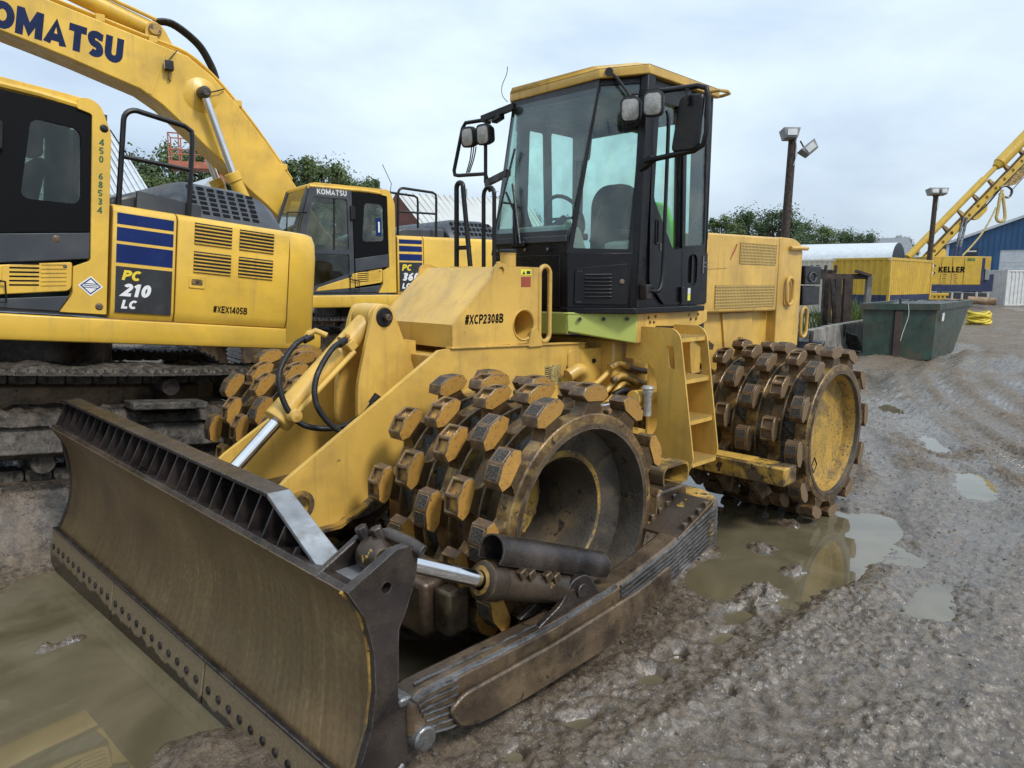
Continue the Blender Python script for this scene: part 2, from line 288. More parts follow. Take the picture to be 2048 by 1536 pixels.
class MB:
    def __init__(s): s.v = []; s.f = []; s.m = []; s.nb = False
    def add(s, vs, fs, mi=0):
        o = len(s.v); s.v += [tuple(v) for v in vs]
        for f in fs: s.f.append([i+o for i in f]); s.m.append(mi)
        return s
    def box(s, x0, x1, y0, y1, z0, z1, mi=0):
        v = [(x, y, z) for x in (x0, x1) for y in (y0, y1) for z in (z0, z1)]
        return s.add(v, [(0, 1, 3, 2), (4, 6, 7, 5), (0, 4, 5, 1), (2, 3, 7, 6), (0, 2, 6, 4), (1, 5, 7, 3)], mi)
    def hexa(s, b4, t4, mi=0):
        return s.add(list(b4)+list(t4), [(3, 2, 1, 0), (4, 5, 6, 7), (0, 1, 5, 4), (1, 2, 6, 5), (2, 3, 7, 6), (3, 0, 4, 7)], mi)
    def bar(s, p0, p1, w, h, up=(0, 0, 1), mi=0):
        p0, p1 = Vector(p0), Vector(p1); d = (p1-p0).normalized(); a = d.cross(Vector(up))
        if a.length < 1e-4: a = d.cross(Vector((1, 0, 0)))
        a.normalize(); b = a.cross(d); a = a*w/2; b = b*h/2
        return s.hexa([p0-a-b, p0+a-b, p0+a+b, p0-a+b], [p1-a-b, p1+a-b, p1+a+b, p1-a+b], mi)
    def prism(s, poly, axis, a, b, mi=0, holes=(), mside=None, xf=None):
        if mside is None: mside = mi
        mk = {'y': lambda p, t: (p[0], t, p[1]), 'x': lambda p, t: (t, p[0], p[1]), 'z': lambda p, t: (p[0], p[1], t)}[axis]
        g = mk if xf is None else xf
        loops = [list(poly)]+[list(h) for h in holes]
        if len(loops) == 1:
            n = len(poly); s.add([g(q, a) for q in poly], [list(range(n))], mi); s.add([g(q, b) for q in poly], [list(range(n))[::-1]], mi)
        else:
            s.nb = True      # tessellated caps must not be bevelled
            flat = [q for l in loops for q in l]
            tris = tessellate_polygon([[Vector((q[0], q[1], 0)) for q in l] for l in loops])
            s.add([g(q, a) for q in flat], tris, mi); s.add([g(q, b) for q in flat], [t_[::-1] for t_ in tris], mi)
        for l in loops:
            n = len(l); s.add([g(q, a) for q in l]+[g(q, b) for q in l], [(i, (i+1) % n, n+(i+1) % n, n+i) for i in range(n)], mside)
        return s
    def cyl(s, p0, p1, r0, r1=None, n=16, cap=True, mi=0):
        r1 = r0 if r1 is None else r1
        p0, p1 = Vector(p0), Vector(p1); d = (p1-p0).normalized(); a = d.orthogonal().normalized(); b = d.cross(a)
        cs = [(math.cos(2*math.pi*i/n), math.sin(2*math.pi*i/n)) for i in range(n)]
        v = [p0+(a*c+b*t)*r0 for c, t in cs]+[p1+(a*c+b*t)*r1 for c, t in cs]
        f = [(i, (i+1) % n, n+(i+1) % n, n+i) for i in range(n)]
        if cap: f += [list(range(n))[::-1], list(range(n, 2*n))]
        return s.add(v, f, mi)
    def tube(s, pts, r, n=8, mi=0, closed=False, cap=True):
        P = [Vector(p) for p in pts]; m_ = len(P); v = []; pa = None
        for i, p in enumerate(P):
            if closed: d = P[(i+1) % m_]-P[i-1]
            else: d = P[min(i+1, m_-1)]-P[max(i-1, 0)]
            d = d.normalized()
            a = d.orthogonal().normalized() if pa is None else (pa-d*pa.dot(d)).normalized()
            pa = a; b = d.cross(a); rr = r[i] if isinstance(r, (list, tuple)) else r
            v += [p+(a*math.cos(2*math.pi*j/n)+b*math.sin(2*math.pi*j/n))*rr for j in range(n)]
        f = []
        for i in range(m_ if closed else m_-1):
            k = (i+1) % m_
            f += [(i*n+j, i*n+(j+1) % n, k*n+(j+1) % n, k*n+j) for j in range(n)]
        if cap and not closed: f += [list(range(n))[::-1], list(range((m_-1)*n, m_*n))]
        return s.add(v, f, mi)
    def lathe(s, prof, c, ax, n=32, mi=0, mis=None):
        """revolve (radius, height) pairs round an axis through c"""
        c = Vector(c); ax = Vector(ax).normalized(); a = ax.orthogonal().normalized(); b = ax.cross(a); v = []
        for r_, h in prof: v += [c+ax*h+(a*math.cos(2*math.pi*j/n)+b*math.sin(2*math.pi*j/n))*max(r_, 1e-4) for j in range(n)]
        for i in range(len(prof)-1):
            s_ = [(i*n+j, i*n+(j+1) % n, (i+1)*n+(j+1) % n, (i+1)*n+j) for j in range(n)]
            o = len(s.v)
            for f in s_: s.f.append([k+o for k in f]); s.m.append(mi if mis is None else mis[i])
        s.v += [tuple(q) for q in v]; return s
    def mesh(s, name, mats, smooth=38, recalc=True, xf=None):
        me = bpy.data.meshes.new(name)
        vv = [tuple(xf(Vector(q))) for q in s.v] if xf else s.v
        me.from_pydata(vv, [], s.f)
        for m_ in ([mats] if isinstance(mats, str) else mats): me.materials.append(MATS[m_])
        me.polygons.foreach_set('material_index', s.m)
        if recalc:
            bm = bmesh.new(); bm.from_mesh(me); bmesh.ops.remove_doubles(bm, verts=bm.verts, dist=1e-5)
            bmesh.ops.recalc_face_normals(bm, faces=bm.faces); bm.to_mesh(me); bm.free()
        me.polygons.foreach_set('use_smooth', [True]*len(me.polygons)); me.set_sharp_from_angle(angle=R(smooth))
        me.update(); return me
    def build(s, name, mats, parent=None, bevel=0, smooth=38, loc=None, rot=None, recalc=True, xf=None, seg=2):
        return obj(name, s.mesh(name, mats, smooth, recalc, xf), parent, 0 if s.nb else bevel, loc, rot, seg)
def obj(name, me, parent=None, bevel=0, loc=None, rot=None, seg=2):
    o = bpy.data.objects.new(name, me); COL.objects.link(o)
    if parent: o.parent = parent
    if loc is not None: o.location = loc
    if rot is not None: o.rotation_euler = rot
    if bevel:
        b = o.modifiers.new('bevel', 'BEVEL'); b.width = bevel; b.segments = seg; b.limit_method = 'ANGLE'; b.angle_limit = R(40)
    return o
def empty(name, loc=(0, 0, 0), rot=(0, 0, 0)):
    o = bpy.data.objects.new(name, None); COL.objects.link(o); o.location = loc; o.rotation_euler = rot; o.empty_display_size = .2; return o
def tag(o, label, cat, group=None):
    o['label'] = label; o['category'] = cat
    if group: o['group'] = group
    return o
def copy_tree(o, parent=None):
    c = o.copy(); COL.objects.link(c); c.parent = parent
    for ch in list(o.children): copy_tree(ch, c)
    return c
def stadium(c, u, v, w, h, k=6):
    """closed path of a rounded loop: centre c, half sizes w,h along u,v"""
    c, u, v = Vector(c), Vector(u), Vector(v); r = min(w, h); pts = []
    for cx, cy, a0 in ((w-r, h-r, 0), (-(w-r), h-r, 90), (-(w-r), -(h-r), 180), (w-r, -(h-r), 270)):
        for i in range(k+1):
            a = R(a0+90*i/k); pts.append(c+u*(cx+r*math.cos(a))+v*(cy+r*math.sin(a)))
    q = [pts[0]]
    for p_ in pts[1:]:
        if (p_-q[-1]).length > 1e-4: q.append(p_)
    return q
def sstep(a, b, x):
    t = np.clip((x-a)/(b-a), 0, 1); return t*t*(3-2*t)

# ------------------------------------------------------------------ heavy stroke lettering
def _arc(cx, cy, rx, ry, a0, a1, n=8): return [(cx+rx*math.cos(R(a0+(a1-a0)*i/n)), cy+ry*math.sin(R(a0+(a1-a0)*i/n))) for i in range(n+1)]
def glyph(ch, t):
    """(advance, list of centre lines) on a unit cap height; t = stroke width"""
    h = t/2; T = 1-h; W = .62
    G = {
     'K': (.72, [[(h, 0), (h, 1)], [(.66, 1.0), (h*1.2, .42)], [(.26, .60), (.68, 0)]]),
     'O': (.86, [_arc(.43, .5, .43-h, .5-h, 0, 360, 20)]),
     'M': (.98, [[(h, 0), (h, 1)], [(h, .96), (.49, .22), (.98-h, .96)], [(.98-h, 0), (.98-h, 1)]]),
     'A': (.86, [[(h*.9, 0), (.43, .98), (.86-h*.9, 0)], [(.2, .28), (.66, .28)]]),
     'T': (.68, [[(0, T), (.68, T)], [(.34, T), (.34, 0)]]),
     'S': (.66, [[(.60, .80)]+_arc(.33, .735, .33-h, .265-h, 35, 180, 7)+_arc(.33, .735, .33-h, .235, 200, 262, 3)+_arc(.33, .265, .33-h, .235, 82, 0, 4)+_arc(.33, .265, .33-h, .265-h, -10, -145, 7)]),
     'U': (.74, [[(h, 1), (h, .36)]+_arc(.37, .36, .37-h, .36-h, 190, 350, 8)+[(.74-h, .36), (.74-h, 1)]]),
     'E': (.62, [[(h, 0), (h, 1)], [(h, T), (.60, T)], [(h, .5), (.54, .5)], [(h, h), (.61, h)]]),
     'L': (.58, [[(h, 1), (h, h), (.57, h)]]),
     'R': (.70, [[(h, 0), (h, 1)], [(h, T), (.40, T)]+_arc(.40, .71, .26-h*.3, .29-h, 80, -80, 6)+[(h, .44)], [(.36, .44), (.68, 0)]]),
     'P': (.64, [[(h, 0), (h, 1)], [(h, T), (.36, T)]+_arc(.36, .69, .27-h*.3, .31-h, 80, -80, 6)+[(h, .40)]]),
     'B': (.68, [[(h, 0), (h, 1)], [(h, T), (.38, T)]+_arc(.38, .74, .22, .26-h, 80, -80, 6)+[(h, .52)], [(h, .52), (.40, .52)]+_arc(.40, .28, .25, .28-h, 80, -80, 6)+[(h, h)]]),
     'C': (.74, [_arc(.42, .5, .42-h, .5-h, 48, 312, 14)]),
     'X': (.70, [[(.06, 0), (.64, 1)], [(.06, 1), (.64, 0)]]),
     '#': (.66, [[(.16, 0), (.28, 1)], [(.40, 0), (.52, 1)], [(.02, .34), (.62, .34)], [(.04, .68), (.64, .68)]]),
     '0': (.62, [_arc(.31, .5, .31-h, .5-h, 0, 360, 18)]),
     '1': (.40, [[(.24, 0), (.24, 1)], [(.24, .92), (.02, .72)]]),
     '2': (.62, [_arc(.31, .70, .31-h, .30-h, 165, -30, 9)+[(.10, h), (.60, h)]]),
     '3': (.62, [_arc(.30, .735, .27-h*.5, .265-h, 155, -80, 8)+[(.2, .52)], [(.2, .52)]+_arc(.30, .275, .31-h, .275-h, 80, -155, 9)]),
     '4': (.64, [[(.46, 0), (.46, 1)], [(.46, .95), (.05, .28), (.64, .28)]]),
     '5': (.62, [[(.57, T), (.12, T), (.08, .55)]+_arc(.30, .31, .31-h, .31-h, 110, -150, 10)]),
     '6': (.62, [_arc(.31, .30, .31-h, .30-h, 0, 360, 16), [(.50, .97), (.22, .70), (h, .34)]]),
     '8': (.62, [_arc(.31, .74, .27-h, .26-h, 0, 360, 14), _arc(.31, .27, .31-h, .27-h, 0, 360, 16)]),
    }
    return G[ch]
def text(name, s, parent, mt, o, u, v, size, t=.22, shear=0., gap=.10, sx=1., **kw):
    """lettering built letter by letter: baseline start o, reading direction u, up direction v, cap height size"""
    o, u, v = Vector(o), Vector(u).normalized(), Vector(v).normalized(); n = u.cross(v); x = 0.
    w0 = None
    for ch in s:
        if ch == ' ': x += .45; continue
        adv, strokes = glyph(ch, t); mb = MB()
        for k, st in enumerate(strokes):
            P = [Vector((p_[0], p_[1])) for p_ in st]; closed = (P[0]-P[-1]).length < 1e-6
            if closed: P = P[:-1]
            m_ = len(P); Lp, Rp = [], []
            for i in range(m_):
                a = P[i-1] if (i or closed) else None; b = P[(i+1) % m_] if (i < m_-1 or closed) else None
                d1 = (P[i]-a).normalized() if a is not None else None; d2 = (b-P[i]).normalized() if b is not None else None
                d = d1 if d2 is None else d2 if d1 is None else (d1+d2)
                if d.length < 1e-6: d = d1
                d = d.normalized(); nn = Vector((-d.y, d.x)); c = 1. if d1 is None or d2 is None else max(.45, nn.dot(Vector((-d1.y, d1.x))))
                Lp.append(P[i]+nn*t/2/c); Rp.append(P[i]-nn*t/2/c)
            def W3(p_, e): return o+u*((x+p_.x+shear*p_.y)*size*sx)+v*(min(1., max(0., p_.y))*size)+n*e
            z = .0006+.0004*k; vs_ = [W3(p_, z) for p_ in Lp]+[W3(p_, z) for p_ in Rp]
            f = [(i, i+1, m_+i+1, m_+i) for i in range(m_-1)]+([(m_-1, 0, m_, 2*m_-1)] if closed else [])
            mb.add(vs_, f)
        mb.build(name, mt, parent, recalc=False, smooth=180); x += adv+gap
    return None
# ================================================================== the ground
def vnoise(x, y, seed):
    xi = np.floor(x).astype(np.int64); yi = np.floor(y).astype(np.int64); fx = x-xi; fy = y-yi
    fx = fx*fx*fx*(fx*(fx*6-15)+10); fy = fy*fy*fy*(fy*(fy*6-15)+10)
    def h(a, b):
        n = (a*374761393+b*668265263+seed*1442695041) & 0x7fffffff
        n = ((n ^ (n >> 13))*1274126177) & 0x7fffffff
        return ((n ^ (n >> 16)) & 0xffff)/65535.
    return (h(xi, yi)*(1-fx)+h(xi+1, yi)*fx)*(1-fy)+(h(xi, yi+1)*(1-fx)+h(xi+1, yi+1)*fx)*fy
def fbm(x, y, f, oct_, seed, g=.5):
    s = 0; a = 1; t = 0
    for i in range(oct_):
        s = s+a*vnoise(x*f+i*17.3, y*f-i*9.7, seed+i); t += a; a *= g; f *= 2.03
    return s/t-.5
WATER = -.035
RUT1 = [(-1.9, 2.78), (-2.3, 2.74), (-4.0, 2.66), (-5.7, 2.17), (-7.2, 1.35), (-10.1, -.15), (-14, -1.6)]
RUT2 = [(1.2, 4.0), (-.6, 3.75), (-2.5, 3.30), (-4.4, 3.05), (-6.5, 2.6), (-9, 1.9), (-12.5, .9), (-18, .2)]
def shifted(pts, o):
    out_ = []
    for i, (x, y) in enumerate(pts):
        a = pts[max(0, i-1)]; c = pts[min(len(pts)-1, i+1)]; d = math.hypot(c[0]-a[0], c[1]-a[1]); out_.append((x+(c[1]-a[1])/d*o, y-(c[0]-a[0])/d*o))
    return out_
SWEEP = [(1.6, 2.62), (.2, 2.86), (-1.6, 2.86), (-3.4, 2.74), (-5.2, 2.32), (-7.2, 1.35), (-10.1, -.15), (-14, -1.6), (-22, -3.2)]
TRACKS = [(shifted(SWEEP, o), w_, d_, l_) for o, w_, d_, l_ in ((.62, .17, .035, .010), (1.15, .20, .045, .013), (1.75, .16, .030, .010), (2.45, .24, .05, .014), (3.3, .2, .035, .012), (-.75, .16, .03, .008))]
FORE = [([(1.4, 2.2), (.4, 2.55), (-.6, 2.75), (-1.5, 3.3), (-1.9, 4.1)], .20, .014, .006), ([(1.2, 2.9), (.2, 3.1), (-.7, 3.5), (-1.0, 4.2)], .18, .014, .006)]
def path_dist(x, y, pts):
    """distance to a polyline and arc length along it"""
    best = np.full(x.shape, 1e9); arc = np.zeros(x.shape); acc = 0
    for (x0, y0), (x1, y1) in zip(pts[:-1], pts[1:]):
        dx, dy = x1-x0, y1-y0; l = math.hypot(dx, dy)
        t = np.clip(((x-x0)*dx+(y-y0)*dy)/l/l, 0, 1); d = np.hypot(x-x0-t*dx, y-y0-t*dy)
        k = d < best; best = np.where(k, d, best); arc = np.where(k, acc+t*l, arc); acc += l
    return best, arc
REAR_BLOBS = [(-3.05, 1.76, .74), (-2.2, 1.86, .70), (-1.55, 1.80, .52), (-2.75, 2.15, .50), (-2.6, .9, .85), (-3.4, .5, .7), (-2.75, 2.05, .35)]
FRONT_BLOBS = [(2.3, -.6, 1.0), (1.7, .1, 1.0), (1.3, -.7, .8), (2.6, .3, 1.0), (1.2, .8, .5), (.7, 1.0, .35), (1.9, -1.15, .6)]
SMALL = [(0, 1.98, .10), (-.34, 2.0, .09), (-.72, 2.1, .10), (-.15, 2.35, .05), (.45, 2.05, .08), (.9, 1.98, .07), (-1.05, 1.98, .16), (.25, 2.75, .05)]
CLODS = [(1.96, -.50, .07, .028), (2.11, -.52, .075, .024), (1.84, 1.02, .12, .022), (1.3, 1.28, .09, .05), (1.15, 1.35, .08, .05), (1.52, .3, .06, .03), (-1.95, 1.95, .12, .03), (-2.2, 1.55, .14, .03), (-1.45, 1.95, .16, .035), (-2.9, 1.45, .12, .03), (-1.25, 2.0, .12, .03)]
def gheight(x, y, fine=True, want_wet=False):
    d = np.hypot(x, y)
    z = .016*np.clip(d-20, 0, 45)+.035*fbm(x, y, .9, 3, 61)*sstep(5, 9, d)
    z = z+.05*fbm(x, y, .35, 3, 3)*sstep(2, 6, d)
    plane = np.clip(.38+.097*(x-1.45), .12, .62)
    bank = plane+(.35-plane)*sstep(5.2, 6.2, -y)
    wb = sstep(1.78, 2.35, -y+.25*fbm(x, y, 1.3, 3, 31)*1.0)
    z = z+(bank)*wb*sstep(-40, -14, x)
    pud = np.zeros_like(x)
    jx = x+.22*fbm(x, y, 1.7, 4, 41); jy = y+.22*fbm(x, y, 1.7, 4, 47)
    for bx, by, br in REAR_BLOBS+FRONT_BLOBS:
        pud = np.maximum(pud, 1-sstep(.55, 1.12, np.hypot(jx-bx, jy-by)/br))
    for bx, by, br in SMALL: pud = np.maximum(pud, .75*(1-sstep(.4, 1.3, np.hypot(jx-bx, (jy-by)*1.5)/br)))
    z = z-.085*pud
    d1, a1 = path_dist(x, y, RUT1)
    wob = .5+fbm(x, y, .8, 2, 53); brk = sstep(.30, .62, vnoise(x*.55, y*.55, 201))
    z = z-.062*np.exp(-(d1/(.13+.12*vnoise(a1*1.7, a1*0, 301)))**2)*(.15+1.5*sstep(.25, .75, vnoise(a1*1.1, a1*0+4, 303)))*(.6+.8*wob)+.030*np.exp(-((d1-.34)/.13)**2)*(.4+wob)
    wet = np.clip(1.5*np.exp(-(d1/.36)**2), 0, 1)*sstep(.28, .5, vnoise(x*2.3, y*2.3, 203)+.3*fbm(x, y, 7, 3, 205))
    flat = np.zeros_like(x)
    for k, (pts, w_, dep, lug_) in enumerate(TRACKS+FORE):
        dk, ak = path_dist(x, y, pts); on = np.exp(-(dk/w_)**4); fade = (.35+.65*vnoise(ak*.7, np.full_like(ak, k*7.3), 207+k))*(.4+.6*sstep(.2, .6, vnoise(x*.9+k, y*.9, 220+k)))
        z = z-dep*on*fade+dep*.8*np.exp(-((dk-w_*1.45)/(w_*.45))**2)*fade*(.4+wob)
        if fine: z = z+1.6*lug_*fade*on*np.sin((ak+(.7 if k % 2 else -.7)*dk)*2*math.pi/(.105+.012*k)+3*fbm(x, y, 1.2, 2, 59+k))
        flat = np.maximum(flat, on*fade); wet = np.maximum(wet, np.exp(-(dk/(w_*1.3))**2)*fade*sstep(.48, .70, vnoise(x*.8+9, y*.8, 240+k)))
    if fine:
        rough_ = (1-.75*pud)*(1-.8*flat)*(.35+.9*vnoise(x*.6, y*.6, 77))
        z = z+(1-.75*pud)*.030*fbm(x, y, 1.1, 3, 5)+rough_*(.014*fbm(x, y, 4.2, 3, 7)+.014*np.abs(fbm(x, y, 11, 3, 11))*2+.034*np.clip(vnoise(x*24+3*vnoise(x*9, y*9, 91), y*24, 92)-.5, 0, 1)**.7+.026*np.abs(fbm(x, y, 30, 2, 13))*2+.014*fbm(x, y, 70, 2, 17)-.006)
        for cx, cy, cr, ch in CLODS: z = z+ch*2.4*np.exp(-((np.hypot(x-cx, y-cy)/cr)**2))*(1+1.4*fbm(x, y, 22, 3, 83))
        if want_wet:
            soak = sstep(.075, .0, z+.012-WATER)          # soaked margin just above the water line
            far_w = sstep(.56, .74, vnoise(x*.23+5, y*.35, 260)+.25*fbm(x, y, 1.6, 3, 261))*.8
            return z+.012, np.clip(np.maximum(np.maximum(wet, soak), far_w), 0, 1)
    return z+.012
def dense(lo, hi, step, far, g):
    a = [lo]; s_ = step; t = lo
    left = []
    while t > -far: s_ *= g; t -= s_; left.append(t)
    s_ = step; t = a[-1]; right = []
    while t < far: s_ *= g; t += s_; right.append(t)
    return np.array(left[::-1]+a+right)
def fine_axis(lo, hi, step, lo2, hi2, step2, far, g):
    mid = np.concatenate([np.arange(lo2, lo, step2), np.arange(lo, hi, step), np.arange(hi, hi2, step2)])
    out_ = dense(lo2, lo2+1e-6, step2, far, g); left = out_[out_ < lo2-1e-4]; right = dense(hi2, hi2+1e-6, step2, far, g); right = right[right > hi2+1e-4]
    return np.concatenate([left, mid, right])
gx = fine_axis(-3.4, 1.4, .0115, -7.5, 3.0, .022, 700, 1.045); gy = fine_axis(1.85, 4.2, .0115, -2.5, 4.8, .022, 700, 1.045)
GX, GY = np.meshgrid(gx, gy, indexing='ij'); GZ, GW = gheight(GX, GY, True, True)
def grid_mesh(name, X, Y, Z, mt):
    n, k = X.shape; co = np.stack([X, Y, Z], -1).reshape(-1, 3).astype(np.float32)
    i = np.arange(n*k).reshape(n, k); q = np.stack([i[:-1, :-1], i[1:, :-1], i[1:, 1:], i[:-1, 1:]], -1).reshape(-1, 4).astype(np.int32)
    me = bpy.data.meshes.new(name); me.vertices.add(len(co)); me.vertices.foreach_set('co', co.ravel())
    me.loops.add(q.size); me.loops.foreach_set('vertex_index', q.ravel()); me.polygons.add(len(q))
    me.polygons.foreach_set('loop_start', np.arange(0, q.size, 4, dtype=np.int32))
    me.polygons.foreach_set('use_smooth', np.ones(len(q), bool)); me.materials.append(mt); me.update(calc_edges=True); return me
def ground_mat():
    mt = bpy.data.materials.new('mud_ground'); mt.use_nodes = True; t = mt.node_tree; N = t.nodes; lk = t.links.new; b = N['Principled BSDF']
    tcn = N.new('ShaderNodeTexCoord')
    def noise(sc, det, rg=.6, dist=0.):
        n = N.new('ShaderNodeTexNoise'); n.inputs['Scale'].default_value = sc; n.inputs['Detail'].default_value = det; n.inputs['Roughness'].default_value = rg; n.inputs['Distortion'].default_value = dist
        lk(tcn.outputs['Object'], n.inputs['Vector']); return n.outputs['Fac']
    def mr(s, a, b_, lo, hi):
        n = N.new('ShaderNodeMapRange'); n.inputs['From Min'].default_value = a; n.inputs['From Max'].default_value = b_; n.inputs['To Min'].default_value = lo; n.inputs['To Max'].default_value = hi
        lk(s, n.inputs['Value']); return n.outputs[0]
    def mixc(f, A, B):
        n = N.new('ShaderNodeMix'); n.data_type = 'RGBA'; lk(f, n.inputs['Factor'])
        for s_, v in (('A', A), ('B', B)):
            if isinstance(v, tuple): n.inputs[s_].default_value = (*v, 1)
            else: lk(v, n.inputs[s_])
        return n.outputs['Result']
    big = noise(.55, 6); mid = noise(16, 9, .72); fin = noise(48, 6, .7)
    vo = N.new('ShaderNodeTexVoronoi'); vo.inputs['Scale'].default_value = 62; lk(tcn.outputs['Object'], vo.inputs['Vector'])
    c = mixc(mr(mid, .36, .62, 0, 1), (.040, .028, .019), (.240, .184, .126))
    c = mixc(mr(big, .38, .66, 0, .40), c, (.128, .097, .067))
    c = mixc(mr(fin, .56, .70, 0, .7), c, (.30, .255, .205))
    st = mr(vo.outputs['Distance'], .30, .20, 0, 1); sel = mr(vo.outputs['Color'], .62, .66, 0, 1)
    mm = N.new('ShaderNodeMath'); mm.operation = 'MULTIPLY'; lk(st, mm.inputs[0]); lk(sel, mm.inputs[1])
    c = mixc(mm.outputs[0], c, (.30, .275, .245))
    pit = noise(95, 4, .75); c = mixc(mr(pit, .40, .30, 0, .8), c, (.028, .022, .017)); c = mixc(mr(noise(150, 3, .6), .66, .72, 0, .6), c, (.42, .38, .33))
    an = N.new('ShaderNodeAttribute'); an.attribute_name = 'wet'; wt = mr(an.outputs['Fac'], .15, .85, 0, 1)
    dk = N.new('ShaderNodeMix'); dk.data_type = 'RGBA'; dk.blend_type = 'MULTIPLY'; lk(mr(an.outputs['Fac'], 0, 1, 0, .8), dk.inputs['Factor']); lk(c, dk.inputs['A']); dk.inputs['B'].default_value = (.52, .50, .47, 1)   # soaked soil is darker
    lk(dk.outputs['Result'], b.inputs['Base Color'])
    dry = mr(noise(1.3, 6, .62), .38, .62, .42, .72); rr = N.new('ShaderNodeMix'); rr.data_type = 'FLOAT'; lk(wt, rr.inputs['Factor']); lk(dry, rr.inputs['A']); rr.inputs['B'].default_value = .06
    lk(rr.outputs['Result'], b.inputs['Roughness']); lk(mr(an.outputs['Fac'], .3, .9, .30, 1.0), b.inputs['Specular IOR Level'])
    ad = N.new('ShaderNodeMath'); ad.operation = 'ADD'; lk(fin, ad.inputs[0]); lk(mm.outputs[0], ad.inputs[1])
    bn = N.new('ShaderNodeBump'); lk(mr(an.outputs['Fac'], 0, 1, 1.0, .25), bn.inputs['Strength']); bn.inputs['Distance'].default_value = .028; lk(ad.outputs[0], bn.inputs['Height']); lk(bn.outputs[0], b.inputs['Normal'])
    return mt
g_obj = obj('ground', grid_mesh('ground', GX, GY, GZ, ground_mat())); g_obj['kind'] = 'structure'
at_ = g_obj.data.attributes.new('wet', 'FLOAT', 'POINT'); at_.data.foreach_set('value', GW.ravel().astype(np.float32))
def gz(x, y): return float(gheight(np.array([float(x)]), np.array([float(y)]), False)[0])

def water_mat():
    mt = bpy.data.materials.new('muddy_water'); mt.use_nodes = True; t = mt.node_tree; N = t.nodes; lk = t.links.new; b = N['Principled BSDF']
    tcn = N.new('ShaderNodeTexCoord'); n = N.new('ShaderNodeTexNoise'); n.inputs['Scale'].default_value = 1.6; n.inputs['Detail'].default_value = 5; n.inputs['Distortion'].default_value = 1.2; lk(tcn.outputs['Object'], n.inputs['Vector'])
    cr = N.new('ShaderNodeValToRGB'); cr.color_ramp.elements[0].position = .32; cr.color_ramp.elements[0].color = (.085, .070, .040, 1); cr.color_ramp.elements[1].position = .7; cr.color_ramp.elements[1].color = (.150, .127, .078, 1)
    lk(n.outputs['Fac'], cr.inputs['Fac']); lk(cr.outputs[0], b.inputs['Base Color'])
    b.inputs['Roughness'].default_value = .015; b.inputs['IOR'].default_value = 1.6; b.inputs['Specular IOR Level'].default_value = .5
    n2 = N.new('ShaderNodeTexNoise'); n2.inputs['Scale'].default_value = 3; n2.inputs['Detail'].default_value = 2; lk(tcn.outputs['Object'], n2.inputs['Vector'])
    bn = N.new('ShaderNodeBump'); bn.inputs['Strength'].default_value = .03; bn.inputs['Distance'].default_value = .02; lk(n2.outputs['Fac'], bn.inputs['Height']); lk(bn.outputs[0], b.inputs['Normal'])
    MATS['water'] = mt
water_mat()
def puddle(poly):
    mb = MB(); n = len(poly); mb.add([(x, y, WATER) for x, y in poly], [list(range(n))]); o = mb.build('puddle', 'water', recalc=False); o['kind'] = 'structure'
    if o.data.polygons[0].normal.z < 0: o.data.flip_normals()
    return o
puddle([(.0, -1.9), (.0, 1.7), (1.2, 1.7), (2.0, 1.5), (4.0, 2.0), (4.2, -1.9)])
puddle([(-5.0, -.6), (-.2, -.6), (-.2, 1.88), (-1.2, 2.5), (-3.4, 2.56), (-5, 2.1)])
puddle([(-.12, 1.75), (1.15, 1.75), (1.15, 2.6), (-.06, 2.6), (-.9, 2.58), (-.9, 2.4), (-.5, 2.2)])
puddle([(-.05, 2.62), (-.05, 3.9), (-4.2, 3.6), (-6.4, 2.9), (-10.6, .7), (-10.6, -.9), (-7, .8), (-5.15, 2.06), (-5.0, 2.12), (-3.42, 2.58)])

# loose gravel pressed into the mud: too many to count
def stone_shape(k):
    rnd = random.Random(k); v = []
    bm = bmesh.new(); bmesh.ops.create_icosphere(bm, subdivisions=1, radius=1)
    for q in bm.verts:
        q.co *= rnd.uniform(.7, 1.15); q.co.z *= .65
    vv = [tuple(q.co) for q in bm.verts]; ff = [[q.index for q in f.verts] for f in bm.faces]; bm.free(); return vv, ff
SH = [stone_shape(i) for i in range(5)]
mb = MB(); rnd = random.Random(5)
NST = 4200; sx_ = []; sy_ = []
for i in range(NST):
    if i < 3600: D_ = rnd.uniform(2.2, 9)**1.0; px = rnd.uniform(850, 2090)
    else: D_ = rnd.uniform(4.5, 9); px = rnd.uniform(-40, 420)
    p_ = at(px, 562, D_); sx_.append(p_.x); sy_.append(p_.y)
sz_ = gheight(np.array(sx_), np.array(sy_))
for i in range(NST):
    r_ = min(.015, .0045/max(.16, rnd.random()**1.0)*.55); vv, ff = SH[i % 5]; a = rnd.uniform(0, 6.28); c_, s__ = math.cos(a), math.sin(a)
    if sz_[i] < WATER-.02: continue
    mb.add([((x*c_-y*s__)*r_+sx_[i], (x*s__+y*c_)*r_+sy_[i], z*r_+sz_[i]-r_*.1) for x, y, z in vv], ff)
gv = mb.build('gravel', 'stone', recalc=False, smooth=25); gv['kind'] = 'stuff'; tag(gv, 'small grey stones scattered over the wet mud', 'gravel')
# ================================================================== the soil compactor (x forward, y to its left, z up)
SC = empty('soil_compactor', (0, 0, 0))
tag(SC, 'yellow tamping-foot soil compactor with black cab and worn dozer blade, closest machine', 'compactor')
Y_ = 'cat_yellow'
